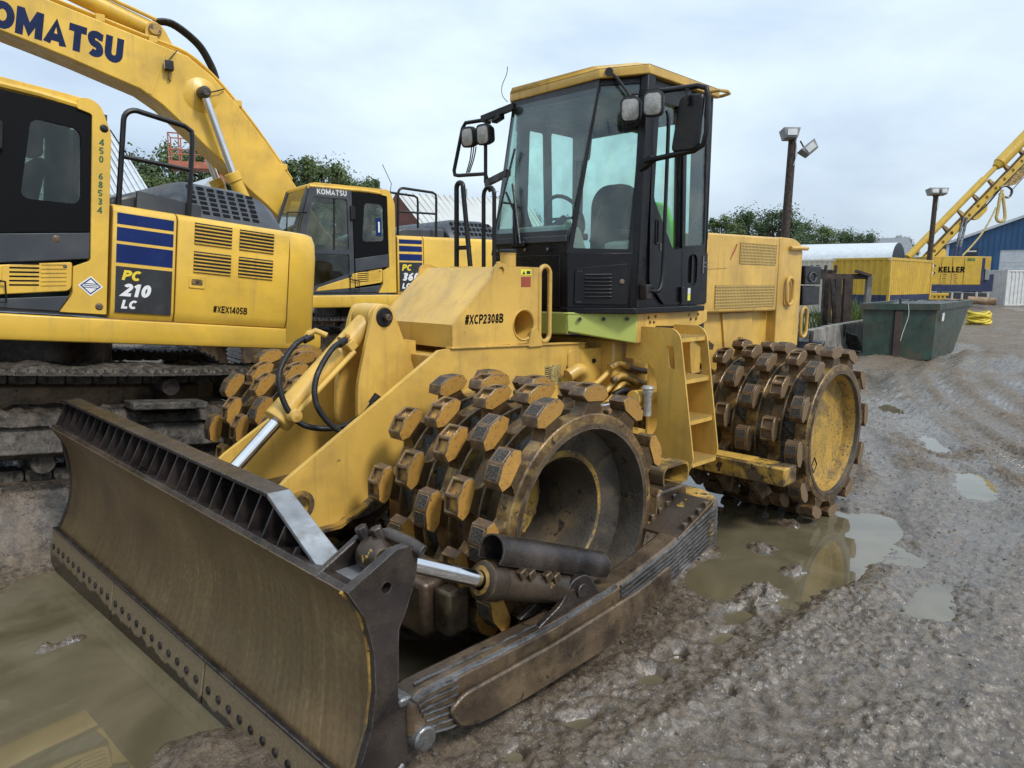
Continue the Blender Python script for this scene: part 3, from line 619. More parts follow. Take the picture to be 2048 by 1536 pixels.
# ---- drums with feet
def foot_mesh(mud, tip='foot_tip'):
    """flared stem and hexagonal cap; local x tangential, y axial, z radial (z=0 at the drum axis)"""
    mb = MB(); a = .044
    stem = []
    for i in range(7):                         # concave flank from the shell up to the neck
        t = i/6; stem.append((.140*(1-t)**2.3+.054, .528+.14*t))
    right = stem; left = [(-x, z) for x, z in stem[::-1]]
    mb.prism(right+left, 'y', -a*1.02, a*1.02, 0)
    cap = [(-.066, .657), (-.110, .688), (-.090, .734), (0, .757), (.090, .734), (.110, .688), (.066, .657)]
    s = .05; A = a*1.22; B = a*.98
    n = len(cap); vs = [(x, -A, z) for x, z in cap]+[(x, A, z) for x, z in cap]
    mb.add(vs, [list(range(n))], 1); mb.add(vs, [list(range(n, 2*n))[::-1]], 1)
    top = {2, 4}
    for i in range(n):
        j = (i+1) % n; q = [vs[i], vs[j], vs[n+j], vs[n+i]]
        if i in (2, 3):        # crown faces carry a packed pit
            c = [sum(p[k] for p in q)/4 for k in range(3)]
            inn = [tuple(c[k]+(p[k]-c[k])*.74 for k in range(3)) for p in q]
            e1 = Vector(q[1])-Vector(q[0]); e2 = Vector(q[3])-Vector(q[0]); nn = e1.cross(e2).normalized()
            if nn.z < 0: nn = -nn
            dp = [tuple(Vector(p)+nn*(.003 if mud else -.03)) for p in inn]
            mb.add(q+inn, [(0, 1, 5, 4), (1, 2, 6, 5), (2, 3, 7, 6), (3, 0, 4, 7)], 2); mb.add(inn+dp, [(0, 1, 5, 4), (1, 2, 6, 5), (2, 3, 7, 6), (3, 0, 4, 7)], 2)
            mb.add(dp, [(0, 1, 2, 3)], 3 if mud else 1)
        else: mb.add(q, [(0, 1, 2, 3)], 2)
    return mb.mesh('foot', ['foot_stem', tip, 'foot_edge', 'foot_mud'], 30)
FOOT = [foot_mesh(True), foot_mesh(False), foot_mesh(True, 'foot_tip_dirty'), foot_mesh(False, 'foot_tip_dirty')]
def foot_obj(parent, me, ang, yy):
    o = obj('foot', me, parent, .004 if False else 0); o.location = (0, yy, 0); o.rotation_euler = (0, -(ang-math.pi/2), 0); return o
for me in FOOT: pass
def drum(x, side, phase, deep):
    W = .98; yc = side*(1.62-W/2); h = W/2
    mb = MB(); o = side
    if deep:      # outer face open: dished plate, step ring, cup and hub
        prof = [(.0, -.25), (.30, -.25), (.30, -h+.06), (.525, -h), (.54, -h+.01), (.54, h-.02), (.545, h-.015), (.545, h), (.515, h), (.505, h-.03), (.50, h-.16), (.365, h-.20), (.345, h-.185), (.33, h-.195), (.31, h-.24), (.285, h-.62), (.22, h-.64), (.21, h-.56), (.0, h-.56)]
        mis = [0, 0, 0, 0, 0, 0, 0, 1, 2, 2, 2, 2, 2, 2, 2, 3, 3, 3]
        mis = [0, 0, 0, 0, 0, 0, 0, 1, 2, 2, 2, 3, 3, 2, 2, 3, 3, 3]
    else:
        prof = [(.0, -.25), (.30, -.25), (.30, -h+.06), (.525, -h), (.54, -h+.01), (.54, h-.02), (.545, h-.015), (.545, h), (.515, h), (.505, h-.03), (.495, h-.13), (.40, h-.155), (.0, h-.155)]
        mis = [0, 0, 0, 0, 0, 0, 0, 1, 2, 3, 3, 3]
    mb.lathe(prof, (0, 0, 0), (0, side, 0), 72, mis=mis)
    d = mb.build('drum', ['drum_shell', 'steel_brown', 'drum_inside', 'drum_inside_yellow' if deep else 'drum_disc'], SC, smooth=32, recalc=True, loc=(x, yc, .71))
    if not deep:
        m2 = MB(); q = h-.154
        for s0, s1 in (((.0, .07), (.055, 0)), ((.055, 0), (0, -.07)), ((0, -.07), (-.055, 0)), ((-.055, 0), (0, .07))):
            m2.bar((s0[0]+.05, side*(q+.003), s0[1]-.30), (s1[0]+.05, side*(q+.003), s1[1]-.30), .004, .008, up=(0, 1, 0))
        m2.build('stamped_mark', 'drum_inside', d)
    else:
        for k in range(12):
            a = 2*math.pi*k/12; MB().cyl((.25*math.cos(a), side*(h-.62), .25*math.sin(a)), (.25*math.cos(a), side*(h-.595), .25*math.sin(a)), .018, n=6).build('hub_bolt', 'drum_inside_yellow', d)
    rows = [h-.06-.2165*k for k in range(5)]
    rr = random.Random(int(x*10)+side+50)
    for r_, yy in enumerate(rows):
        for k in range(12):
            a = R(phase+30*k+(0, 14, 5, 19, 9)[r_])
            foot_obj(d, FOOT[(0 if (rr.random() < (.8 if r_ == 0 else .4)) else 1)+(0 if deep else 2)], a, side*yy)
    # soil packed on the shell between the feet
    th_ = np.linspace(0, 2*np.pi, 181); yv = np.linspace(-h+.03, h-.03, 60); TT, YV = np.meshgrid(th_, yv, indexing='ij')
    nz_ = fbm(np.cos(TT)*3+7*side+x, np.sin(TT)*3+YV*5, 1.6, 4, 311)+.35*fbm(np.cos(TT)*14+x, np.sin(TT)*14+YV*22, 1.3, 2, 313)
    RR = .528+np.clip(nz_*.30+.004, 0, .05); pm = grid_mesh('packed_soil', RR*np.cos(TT), YV, RR*np.sin(TT), MATS['foot_mud']); po = obj('packed_soil', pm, d); po['kind'] = 'stuff'
    # raised rings under the foot rows and the shell seams
    for yy in rows: MB().lathe([(.535, -.056), (.590, -.052), (.596, -.045), (.596, .045), (.590, .052), (.535, .056)], (0, side*yy, 0), (0, 1, 0), 72).build('row_ring', 'foot_stem', d, smooth=30)
    return d
drum(0, 1, 5, True); drum(0, -1, 12, True); drum(-3.35, 1, 24, False); drum(-3.35, -1, 20, False)

# ---- blade (skewed and tilted a little, near end lower)
def bx(q): return Vector((q.x-.035*(q.y+1.84), q.y, q.z-.025*(q.y+1.84)))
prof = catmull([(1.735, 0, .20), (1.70, 0, .27), (1.645, 0, .40), (1.618, 0, .55), (1.622, 0, .72), (1.655, 0, .86), (1.725, 0, .975)], 5)
front = [(p_.x, p_.z) for p_ in prof]; back = [(x-.028, z) for x, z in front]
BL = MB().prism(front+back[::-1], 'y', -1.80, 1.78).build('blade', ['blade_steel'], SC, xf=bx, smooth=60)
for y0, y1 in ((-1.83, -.62), (-.605, .62), (.635, 1.80)):      # three bolt-on cutting edges
    ed = MB().prism([(1.765, -.06), (1.795, -.05), (1.752, .235), (1.728, .235)], 'y', y0, y1).build('cutting_edge', 'edge_steel', BL, bevel=.006, xf=bx)
    n = 11 if y0 < -.62 or y0 > .6 else 11
    for k in range(n):
        y = y0+.06+(y1-y0-.12)*k/(n-1); m2 = MB(); z = .125; x = 1.795-.151*(z+.05)+.004
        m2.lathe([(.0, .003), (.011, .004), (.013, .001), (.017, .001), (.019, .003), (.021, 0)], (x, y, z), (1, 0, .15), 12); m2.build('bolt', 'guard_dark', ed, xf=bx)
MB().bar((1.742, -1.82, .243), (1.742, 1.79, .243), .03, .018).build('weld_seam', 'steel_dark', BL, xf=bx, bevel=.005)
# spill guard: back plate, fins, top bar
gt = [(-1.80, 1.14), (1.07, 1.14), (1.54, .955)]
bp_ = MB()
poly = [(-1.80, .93), (1.56, .93), (1.54, .945), (1.07, 1.13), (-1.80, 1.13)]
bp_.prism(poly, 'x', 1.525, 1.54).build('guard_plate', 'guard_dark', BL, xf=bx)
for k in range(26):
    y = -1.79+k*.127; top = 1.135 if y < 1.07 else 1.135-(y-1.07)*.395
    if y > 1.47: continue
    fz = (top-.95)/.185
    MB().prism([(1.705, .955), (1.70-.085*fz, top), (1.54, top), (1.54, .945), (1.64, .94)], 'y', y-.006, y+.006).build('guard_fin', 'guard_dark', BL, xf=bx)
tb = MB(); tb.hexa([(1.525, -1.81, 1.135), (1.632, -1.81, 1.135), (1.632, 1.075, 1.135), (1.525, 1.075, 1.135)], [(1.525, -1.81, 1.155), (1.632, -1.81, 1.155), (1.632, 1.08, 1.155), (1.525, 1.08, 1.155)])
tb.build('guard_top_bar', 'steel_dark', BL, xf=bx, bevel=.004)
tb = MB(); tb.hexa([(1.525, 1.077, 1.133), (1.632, 1.077, 1.133), (1.672, 1.55, .95), (1.555, 1.55, .95)], [(1.525, 1.083, 1.156), (1.632, 1.083, 1.156), (1.672, 1.56, .968), (1.555, 1.56, .968)])
tb.build('guard_end_bar', 'steel_silver', BL, xf=bx, bevel=.004)
MB().prism([(1.60, .93), (1.725, .972), (1.70, .99), (1.55, .95)], 'y', -1.80, 1.78).build('top_lip', 'steel_dark', BL, xf=bx)
# near end plate with the ear of the tilt cylinder and the arm pin lug
ep = [(1.70, 1.00), (1.55, 1.015), (1.515, 1.09), (1.445, 1.095), (1.41, 1.05), (1.42, .97), (1.465, .85), (1.51, .775), (1.52, .49), (1.475, .40), (1.40, .36), (1.365, .30), (1.40, .245), (1.50, .22), (1.58, .06), (1.65, -.04), (1.765, -.04), (1.755, .2), (1.70, .29), (1.64, .44), (1.625, .58), (1.63, .74), (1.66, .87), (1.73, .985)]
ep = [(1.73, .985), (1.52, 1.088), (1.455, 1.09), (1.418, 1.03), (1.43, .95), (1.475, .84), (1.512, .77), (1.522, .50), (1.475, .41), (1.405, .36), (1.38, .30), (1.41, .255), (1.49, .22), (1.56, .08), (1.60, -.04), (1.76, -.04), (1.742, .2), (1.70, .285), (1.645, .42), (1.622, .56), (1.626, .72), (1.66, .865)]
EP = MB().prism(ep, 'y', 1.79, 1.832, holes=[circ2(1.565, .955, .022, 14)]).build('end_plate', 'steel_dark', BL, bevel=.006, xf=bx)
MB().cyl((1.43, 1.82, .30), (1.43, 1.885, .30), .052, n=24).build('arm_pin', 'steel_bright', EP, bevel=.008, xf=bx)
for k in range(6):      # hard-facing beads on the wear corner
    y = 1.838; z = .02+k*.032; MB().tube([(1.60-.02*k/2, y, z), (1.545+.0*k, y+.003, z+.012), (1.49+.004*k, y, z+.03)], .009, 6).build('weld_bead', 'steel_bright', EP, xf=bx)
MB().prism([(1.73, .975), (1.53, 1.085), (1.47, 1.085), (1.44, 1.02), (1.47, .93), (1.62, .90)], 'y', 1.585, 1.615).build('ear_plate', 'steel_dark', BL, bevel=.005, xf=bx)
MB().box(1.50, 1.70, 1.615, 1.79, .955, .975).build('ear_shelf', 'steel_silver', BL, xf=bx)
MB().tube([Vector((1.733, 1.795, .98))]+[Vector((x+.003, 1.795, z)) for x, z in front[::-1]], .010, 6).build('end_weld', 'cat_yellow_worn', BL, xf=bx)
MB().prism([(1.73, .985), (1.56, .95), (1.52, .5), (1.6, 0), (1.76, -.03), (1.742, .2), (1.645, .42), (1.622, .56), (1.66, .865)], 'y', -1.835, -1.80).build('end_plate', 'steel_dark', BL, bevel=.005, xf=bx)
MB().prism([(1.62, .95), (1.45, 1.06), (1.39, 1.05), (1.36, .98), (1.44, .8), (1.6, .7)], 'y', -.92, -.885).build('ear_plate', 'steel_dark', BL, bevel=.01, xf=bx)
MB().prism([(1.60, .9), (1.2, .7), (1.2, .3), (1.6, .2)], 'y', -.5, -.44).build('back_rib', 'steel_brown', BL, xf=bx)
MB().prism([(1.60, .9), (1.2, .7), (1.2, .3), (1.6, .2)], 'y', .44, .5).build('back_rib', 'steel_brown', BL, xf=bx)
MB().box(1.42, 1.60, -1.6, 1.6, .25, .55).build('back_box', 'steel_brown', BL, bevel=.02, xf=bx)

# ---- push arms that wrap round the front drums
def push_arm(s):
    def yy(a, b): return (a, b) if s > 0 else (-b, -a)
    out_top = [(1.36, .375), (1.30, .40), (.54, .405), (-.05, .46), (-.45, .54), (-.86, .665)]
    out_bot = [(-.86, .41), (-.41, .30), (.17, .185), (.75, .165), (1.15, .17), (1.36, .215)]
    a0, a1 = yy(1.715, 1.86)
    arm = MB().prism(out_top+out_bot, 'y', a0, a1).build('push_arm', 'steel_brown', SC, bevel=.022)
    # quarter bend behind the drum and the inward leg
    mb = MB(); cx, cy, Ro, Ri = -.86, 1.60, .26, .115; prev = None; n = 9
    ring = []
    for k in range(n+1):
        a = R(90*k/n)
        for r_ in (Ri, Ro):
            px_, py_ = cx-r_*math.sin(a), s*(cy+r_*math.cos(a))
            ring.append([(px_, py_, .41+.03*k/n), (px_, py_, .665+.02*k/n)])
    for k in range(n):
        i0, o0, i1, o1 = ring[2*k], ring[2*k+1], ring[2*k+2], ring[2*k+3]
        mb.add([i0[0], o0[0], o0[1], i0[1], i1[0], o1[0], o1[1], i1[1]], [(0, 1, 5, 4), (1, 2, 6, 5), (2, 3, 7, 6), (3, 0, 4, 7)]+([(0, 1, 2, 3)] if k == 0 else [])+([(4, 5, 6, 7)] if k == n-1 else []))
    mb.box(-.975-.145, -.975, *yy(.60, 1.60), .44, .685)
    mb.build('arm_bend', 'cat_yellow_worn', arm, bevel=.012)
    MB().prism(rounded([(-.98, .74), (-.98, .52), (-.66, .52), (-.66, .74)], .05), 'y', *yy(1.25, 1.62), holes=[]).build('arm_gusset', 'steel_brown', arm, bevel=.01)
    if s < 0: return arm
    wp = MB().prism(rounded([(1.12, .175), (1.18, .27), (1.10, .315), (.54, .33), (-.10, .38), (-.42, .44), (-.43, .30), (.17, .155), (.75, .135), (1.0, .14)], .03), 'y', 1.862, 1.885).build('wear_plate', 'steel_brown', arm, bevel=.008)
    def edge(poly, x):
        for (x0, z0), (x1, z1) in zip(poly[:-1], poly[1:]):
            if min(x0, x1) <= x <= max(x0, x1): return z0+(z1-z0)*(x-x0)/(x1-x0)
        return poly[0][1] if abs(x-poly[0][0]) < abs(x-poly[-1][0]) else poly[-1][1]
    def bead(pts, r=.0075):
        pts = [(x+random.uniform(-.004, .004), y+random.uniform(0, .004), z+random.uniform(-.0025, .0025)) for x, y, z in pts]
        MB().tube(pts, r, 6).build('weld_bead', 'steel_bright', arm)
    for k in range(9):          # hard-facing beads, rear part and round the bend
        f = (k+.5)/9.; pts = []
        for x in np.linspace(.02 if k < 5 else -.42, -.84, 14):
            t, b = edge(out_top, x), edge(out_bot[::-1], x); z = t-(t-b)*(f*.97)
            if z > .10: pts.append((x, 1.862, z))
        for i in range(1, 8):
            a = R(90*i/8); pts.append((-.86-.262*math.sin(a), 1.60+.262*math.cos(a), .66-(.25)*f))
        bead(pts)
    for k in range(7):          # beads at the front end
        f = (k+.5)/7.; bead([(x, 1.862, edge(out_top, x)-(edge(out_top, x)-edge(out_bot[::-1], x))*f) for x in np.linspace(1.33-.01*k, 1.12, 6)])
    bead([(x, 1.853, edge(out_top, x)-.004) for x in np.linspace(1.34, .05, 26)], .011)
    bead([(x, 1.80, edge(out_top, x)+.004) for x in np.linspace(1.30, .55, 14)], .006)
    MB().box(1.33, 1.395, 1.73, 1.845, .355, .395).build('arm_nose', 'steel_bright', arm, bevel=.012)
    for k in range(4):
        for y in (1.615, 1.835): MB().box(-.62-k*.075, -.59-k*.075, y-.012, y+.02, .585+.026*k, .625+.026*k).build('grip_tooth', 'steel_brown', arm, bevel=.005)
    MB().hexa([(-.52, 1.60, .545), (-.52, 1.86, .545), (-.90, 1.86, .665), (-.90, 1.60, .665)], [(-.52, 1.60, .562), (-.52, 1.86, .562), (-.90, 1.86, .70), (-.90, 1.60, .70)]).build('step_plate', 'steel_paint', arm, bevel=.005)
    # short upright tube stub on the inner leg
    MB().prism(rounded([(-1.10, .72), (-.80, .72), (-.80, .86), (-1.10, .86)], .06), 'y', 1.20, 1.56, holes=[rounded([(-1.085, .735), (-.815, .735), (-.815, .845), (-1.085, .845)], .05)]).build('arm_tube', 'cat_yellow_worn', arm, bevel=.006)
    return arm
ARM = push_arm(1); push_arm(-1)
# tilt cylinder between the ear and the arm
TC = MB().cyl((.80, 1.735, .665), (.36, 1.755, .505), .078, n=28).build('tilt_cylinder', 'steel_paint', SC, bevel=.006)
MB().lathe([(.045, .0), (.07, .0), (.088, .012), (.088, .10), (.078, .115)], (.875, 1.732, .692), (-.44, .02, -.16), 28).build('gland', 'steel_paint', TC)
MB().lathe([(.044, .006), (.060, .004), (.066, -.002), (.044, -.004)], (.878, 1.732, .693), (-.44, .02, -.16), 28).build('gland_ring', 'cat_yellow_worn', TC)
MB().cyl((1.36, 1.70, .925), (.84, 1.733, .68), .036, n=24).build('rod', 'chrome', TC)
MB().cyl((.36, 1.755, .505), (.28, 1.757, .475), .055, .04, n=20).build('end_eye', 'steel_brown', TC)
EY = MB(); EY.lathe([(.0, -.07), (.04, -.065), (.066, -.03), (.066, .03), (.04, .065), (.0, .07)], (1.40, 1.70, .945), (0, 1, 0), 24); EY.build('rod_eye', 'steel_paint', TC)
MB().tube([(1.36, 1.62, .985), (1.33, 1.70, 1.01), (1.30, 1.80, .99), (1.28, 1.85, .965)], .028, 10).build('pin_block', 'steel_dark', TC)
for x, y in ((1.395, 1.64), (1.36, 1.69)): MB().cyl((x, y, .99), (x+.02, y-.01, 1.045), .026, n=6).build('bolt', 'steel_dark', TC, bevel=.004)
# hose guard tube above the cylinder, open at the front
def halftube(p0, p1, r, th, a0, a1, n=16):
    p0, p1 = Vector(p0), Vector(p1); d = (p1-p0).normalized(); sidev = d.cross(Vector((0, 0, 1))).normalized(); up = sidev.cross(d); mb = MB(); v = []
    for p_ in (p0, p1):
        for rr_ in (r, r-th):
            for i in range(n+1):
                a = R(a0+(a1-a0)*i/n); v.append(p_+sidev*math.cos(a)*rr_+up*math.sin(a)*rr_)
    k = n+1; f = []
    for i in range(n):
        f += [(i, i+1, 2*k+i+1, 2*k+i), (k+i+1, k+i, 3*k+i, 3*k+i+1), (i+1, i, k+i, k+i+1), (2*k+i, 2*k+i+1, 3*k+i+1, 3*k+i)]
    f += [(0, k, 3*k, 2*k), (n, 2*k+n, 3*k+n, k+n)][::1]
    return mb.add(v, f)
halftube((.80, 1.72, .80), (.05, 1.735, .52), .082, .008, -30, 215, 20).build('hose_guard', 'steel_dark', TC, smooth=50)
for t in (.26, .36, .56, .66):
    p_ = Vector((.83, 1.80, .742)).lerp(Vector((.28, 1.815, .54)), t); MB().box(-.022, .022, -.018, .018, -.022, .022).build('clamp_lug', 'steel_paint', TC, bevel=.005, loc=p_, rot=(0, R(20), 0))
lg = rounded([(.12, .40), (.62, .40), (.44, .47), (.36, .57), (.25, .57), (.19, .50)], .04)
for y0, y1 in ((1.68, 1.71), (1.80, 1.83)): MB().prism(lg, 'y', y0, y1).build('cylinder_lug', 'steel_dark', ARM, bevel=.005)
MB().cyl((.30, 1.66, .50), (.30, 1.845, .50), .035, n=18).build('lug_pin', 'steel_dark', ARM, bevel=.004)

# ---- front frame
pl = [(-1.25, 1.53), (-1.25, 1.40), (-1.16, 1.35), (-1.12, 1.22), (-1.12, .82), (-.9, .60), (-.2, .40), (.45, .42), (.80, .60), (1.02, .635), (1.20, .70), (1.22, .88), (1.13, .975), (.13, 1.575), (.02, 1.60), (-.1, 1.60)]
pl = [(-1.25, 1.535), (-1.24, 1.40), (-1.16, 1.35), (-1.12, 1.22), (-1.12, .82), (-.9, .72), (-.2, .74), (.42, .90), (.70, .74), (.88, .655), (1.06, .655), (1.22, .70), (1.25, .88), (1.16, .955), (.13, 1.57), (.05, 1.575)]
pl = [(x-.065-.038*(1.16-x), 2-(2-z)*1.032) for x, z in pl]
for s in (1, -1):
    fp = MB().prism(pl, 'y', s*.38, s*.42, holes=[circ2(1.03, .765, .055, 18)]).build('frame_plate', Y_, SC, bevel=.006)
    MB().lathe([(.053, -.03), (.085, -.03), (.085, .012), (.053, .012)], (1.03, s*.42, .765), (0, s, 0), 24).build('pin_boss', 'cat_yellow_worn', fp)
    fl = MB()
    for (x0, z0), (x1, z1) in zip(pl[7:11], pl[8:12]): fl.hexa([(x0, s*.36, z0-.02), (x1, s*.36, z1-.02), (x1, s*.48, z1-.02), (x0, s*.48, z0-.02)], [(x0, s*.36, z0), (x1, s*.36, z1), (x1, s*.48, z1), (x0, s*.48, z0)])
    fl.build('bottom_flange', 'cat_yellow_worn', fp, bevel=.004)
    (xa_, za_), (xb_, zb_) = pl[0], pl[-1]; MB().hexa([(xa_, s*.37, za_), (xb_, s*.37, zb_), (xb_, s*.435, zb_), (xa_, s*.435, za_)], [(xa_, s*.37, za_+.012), (xb_, s*.37, zb_+.012), (xb_, s*.435, zb_+.012), (xa_, s*.435, za_+.012)]).build('top_flange', Y_, fp, bevel=.003)
    MB().cyl((-.20, s*.42, 1.20), (-.20, s*.56, 1.20), .10, n=24).build('pivot_boss', Y_, fp, bevel=.012)
MB().box(-1.1, -.15, -.38, .38, .55, 1.0).build('axle_case', 'cat_yellow_worn', SC, bevel=.03)
MB().cyl((0, -1.0, .71), (0, 1.0, .71), .20, n=24).build('axle_tube', 'cat_yellow_worn', SC)
MB().cyl((-3.35, -1.0, .71), (-3.35, 1.0, .71), .20, n=24).build('axle_tube', 'steel_brown', SC)
MB().hexa([(.05, -.38, .70), (1.18, -.38, .66), (1.18, .38, .66), (.05, .38, .70)], [(.05, -.38, .74), (1.18, -.38, .70), (1.18, .38, .70), (.05, .38, .74)]).build('belly_plate', 'steel_brown', SC)
MB().box(-.25, .02, -.38, .38, .74, 1.52).build('front_bulkhead', Y_, SC, bevel=.01)
MB().box(.02, .32, .14, .38, .80, 1.02).build('valve_block', Y_, SC, bevel=.03)
MB().box(.02, .28, .18, .37, 1.06, 1.22).build('valve_cover', Y_, SC, bevel=.03)
MB().cyl((.05, .30, 1.30), (.20, .30, 1.30), .07, n=20).build('pump_boss', Y_, SC, bevel=.01)
MB().bar((1.10, .25, .78), (.45, .25, 1.12), .075, .06).build('center_rail', 'cat_yellow_worn', SC, bevel=.006)
MB().box(-.05, .3, -.3, .3, 1.0, 1.12).build('cross_beam', Y_, SC, bevel=.015)
# tower lugs holding the lift cylinder
tw = rounded([(.10, 1.02), (.47, 1.05), (.46, 1.35), (.345, 1.76), (.31, 1.845), (.20, 1.845), (.165, 1.76), (-.02, 1.32), (0, 1.05)], [.02, .1, .1, .03, .07, .07, .05, .05, .02])
for y0, y1 in ((.105, .145), (-.145, -.105)):
    MB().prism(tw, 'y', y0, y1).build('cylinder_tower', Y_, SC, bevel=.006)
MB().box(-.02, .10, -.105, .105, 1.05, 1.60).build('tower_web', Y_, SC)
MB().cyl((.255, -.16, 1.765), (.255, .155, 1.765), .062, n=24).build('top_pin', 'rubber', SC, bevel=.006)
MB().cyl((.255, .155, 1.765), (.255, .20, 1.765), .022, n=8).build('pin_bolt', 'steel_brown', SC, bevel=.003)
P0, P1 = Vector((.255, 0, 1.765)), Vector((1.50, 0, .665)); DV = (P1-P0).normalized()
LC = MB().cyl(P0+DV*.06, P0+DV*.84, .072, n=28).build('lift_cylinder', Y_, SC, bevel=.006)
MB().cyl(P0+DV*.78, P0+DV*.91, .088, n=28).build('gland', Y_, LC, bevel=.008)
MB().cyl(P0+DV*.90, P1, .038, n=24).build('rod', 'chrome', LC)
MB().cyl((.255, -.10, 1.765), (.255, .10, 1.765), .085, n=24).build('end_eye', Y_, LC, bevel=.01)
UPV = Vector((0, 0, 1))-DV*DV.z; UPV.normalize()
q0, q1 = P0+DV*.28+Vector((0, .09, -.02)), P0+DV*.84+Vector((0, .095, -.02))
MB().tube([q0+UPV*.05, q0+Vector((0, .03, 0)), q1, q1+DV*.0-UPV*.02], .017, 10).build('oil_line', Y_, LC)
MB().lathe([(0, -.05), (.035, -.04), (.045, 0), (.035, .04), (0, .05)], q1+Vector((0, .02, .02)), (0, 1, 0), 14).build('elbow_fitting', Y_, LC)
MB().box(-.03, .03, -.02, .05, -.03, .03).build('line_bracket', Y_, LC, bevel=.006, loc=P0+DV*.30+Vector((0, .08, .03)), rot=(0, R(41), 0))
def hose(pts, r=.0175, end=True):
    h = MB().tube(catmull(pts, 8), r, 10).build('hose', 'rubber', SC)
    if end:
        for a, b in ((pts[0], pts[1]), (pts[-1], pts[-2])):
            a, b = Vector(a), Vector(b); d = (b-a).normalized(); MB().cyl(a-d*.01, a+d*.06, r*1.35, n=12).build('hose_ferrule', 'rubber', h, bevel=.003)
hose([(.54, .13, 1.63), (.66, .18, 1.585), (.79, .22, 1.43), (.81, .26, 1.27), (.70, .30, 1.12), (.54, .33, 1.07), (.40, .34, 1.09)])
hose([(.68, -.02, 1.655), (.80, .0, 1.61), (.93, .05, 1.46), (.93, .10, 1.28), (.84, .15, 1.15), (.66, .22, 1.12), (.52, .29, 1.19), (.44, .32, 1.30)])
hose([(-.02, .34, 1.52), (.10, .34, 1.45), (.24, .34, 1.33), (.36, .34, 1.20), (.42, .34, 1.08)], .024, False)
MB().tube([(.56, .11, 1.64), (.52, .09, 1.665), (.48, .08, 1.65)], .018, 8).build('hose_adapter', Y_, SC)
MB().tube([(.70, -.02, 1.665), (.66, .0, 1.69), (.60, .03, 1.66)], .018, 8).build('hose_adapter', Y_, SC)
MB().box(.0, .17, .32, .36, 1.30, 1.42).build('hose_bracket', Y_, SC, bevel=.004)

# cross box in front of the near drum (axle cleaner beam)
for s in (1, -1):
    CB = MB().box(.60, .86, min(s*.55, s*1.30), max(s*.55, s*1.30), .24, .53).build('cleaner_beam', 'steel_brown', SC, bevel=.035, seg=3)
    MB().box(.64, .82, min(s*.60, s*1.15), max(s*.60, s*1.15), .532, .536).build('worn_paint', 'cat_yellow_worn', CB)
    MB().box(.66, .80, min(s*1.30, s*1.42), max(s*1.30, s*1.42), .27, .50).build('beam_end', 'steel_brown', CB, bevel=.02)

# ---- hood in front of the cab
hp = [(-.08, 1.565), (-.08, 1.715), (-.50, 2.09), (-.88, 2.085), (-.88, 1.555)]
HD = MB().prism(hp, 'y', -.40, .40, holes=[circ2(-.735, 1.69, .098, 32)]).build('front_hood', Y_, SC, bevel=.012)
sp = rounded([(-.08, 1.567), (-.08, 1.713), (-.44, 2.035), (-.455, 2.105), (-.54, 2.12), (-.60, 2.095), (-.885, 2.092), (-.885, 1.555)], [.01, .01, .04, .05, .05, .03, .01, .01])
for s in (1, -1): MB().prism(sp, 'y', s*.40, s*.414, holes=[circ2(-.515, 2.065, .026, 16)]+([circ2(-.735, 1.69, .098, 32)] if s > 0 else [])).build('hood_side_plate', Y_, HD, bevel=.003)
EXH = MB(); EXH.lathe([(.098, .006), (.108, .012), (.112, .004), (.104, -.01)], (-.735, .41, 1.69), (0, 1, 0), 36)
EXH.build('port_rim', Y_, HD)
MB().prism(rounded([(-.92, 1.53), (-.76, 1.53), (-.80, 1.66), (-.85, 1.67)], .02), 'y', .416, .436).build('hood_latch', Y_, HD, bevel=.003)
for k in range(4): MB().bar((-.25-k*.17, .422, 1.562-.003*k), (-.32-k*.17, .422, 1.560-.003*k), .012, .012).build('hinge', Y_, HD)
MB().lathe([(.0, .11), (.05, .11), (.058, .10), (.058, .09), (.055, .088), (.055, .0)], (-.66, .33, 2.09), (0, 0, 1), 24).build('filler_neck', Y_, HD)
MB().lathe([(.0, .125), (.055, .123), (.062, .115), (.062, .10), (.0, .10)], (-.66, .33, 2.09), (0, 0, 1), 24).build('filler_cap', 'rubber', HD, smooth=30)
MB().lathe([(.0, .05), (.05, .05), (.06, .04), (.06, 0)], (-.82, .12, 2.085), (0, 0, 1), 20).build('small_cap', Y_, HD)
MB().tube(stadium((-.95, .41, 1.83), (1, 0, 0), (0, 0, 1), .055, .27, 6), .018, 10, closed=True).build('grab_handle', Y_, HD)
def rail(x, y, dx, h, lean):
    pts = [(x, y, 2.08), (x+lean, y, 2.08+h-.03)]
    for i in range(7):
        a = R(180-180*i/6); pts.append((x+lean+dx/2+dx/2*math.cos(a), y, 2.08+h-.03+dx/2*math.sin(a)))
    pts += [(x+dx, y, 2.08)]; return pts
def yrail(x, y0, y1, h, tops):
    a, b = Vector((x, y0, 2.08)), Vector((x, y1, 2.08)); t0 = Vector((x, tops[0], 2.08+h)); t1 = Vector((x, tops[1], 2.08+h)); c = (t0+t1)/2
    pts = [a, t0-Vector((0, 0, .04))]+[c+Vector((0, math.cos(R(180-30*i))*(tops[1]-tops[0])/2, math.sin(R(30*i))*(tops[1]-tops[0])/2-.02)) for i in range(7)]+[t1-Vector((0, 0, .04)), b]; return pts
m2 = MB(); m2.tube(yrail(-.70, -.27, -.11, .62, (-.265, -.19)), .019, 10); m2.bar((-.70, -.27, 2.24), (-.70, -.12, 2.24), .03, .03); m2.build('grab_rail', 'black_frame', HD)
MB().tube(yrail(-.80, -.075, .04, .56, (-.075, .04)), .016, 10).build('grab_rail', 'black_frame', HD)
for y in (-.27, -.11): MB().box(-.74, -.66, y-.035, y+.035, 2.085, 2.10).build('rail_foot', Y_, HD, bevel=.003)
FV, UV = (-1, 0, 0), (0, 0, 1)
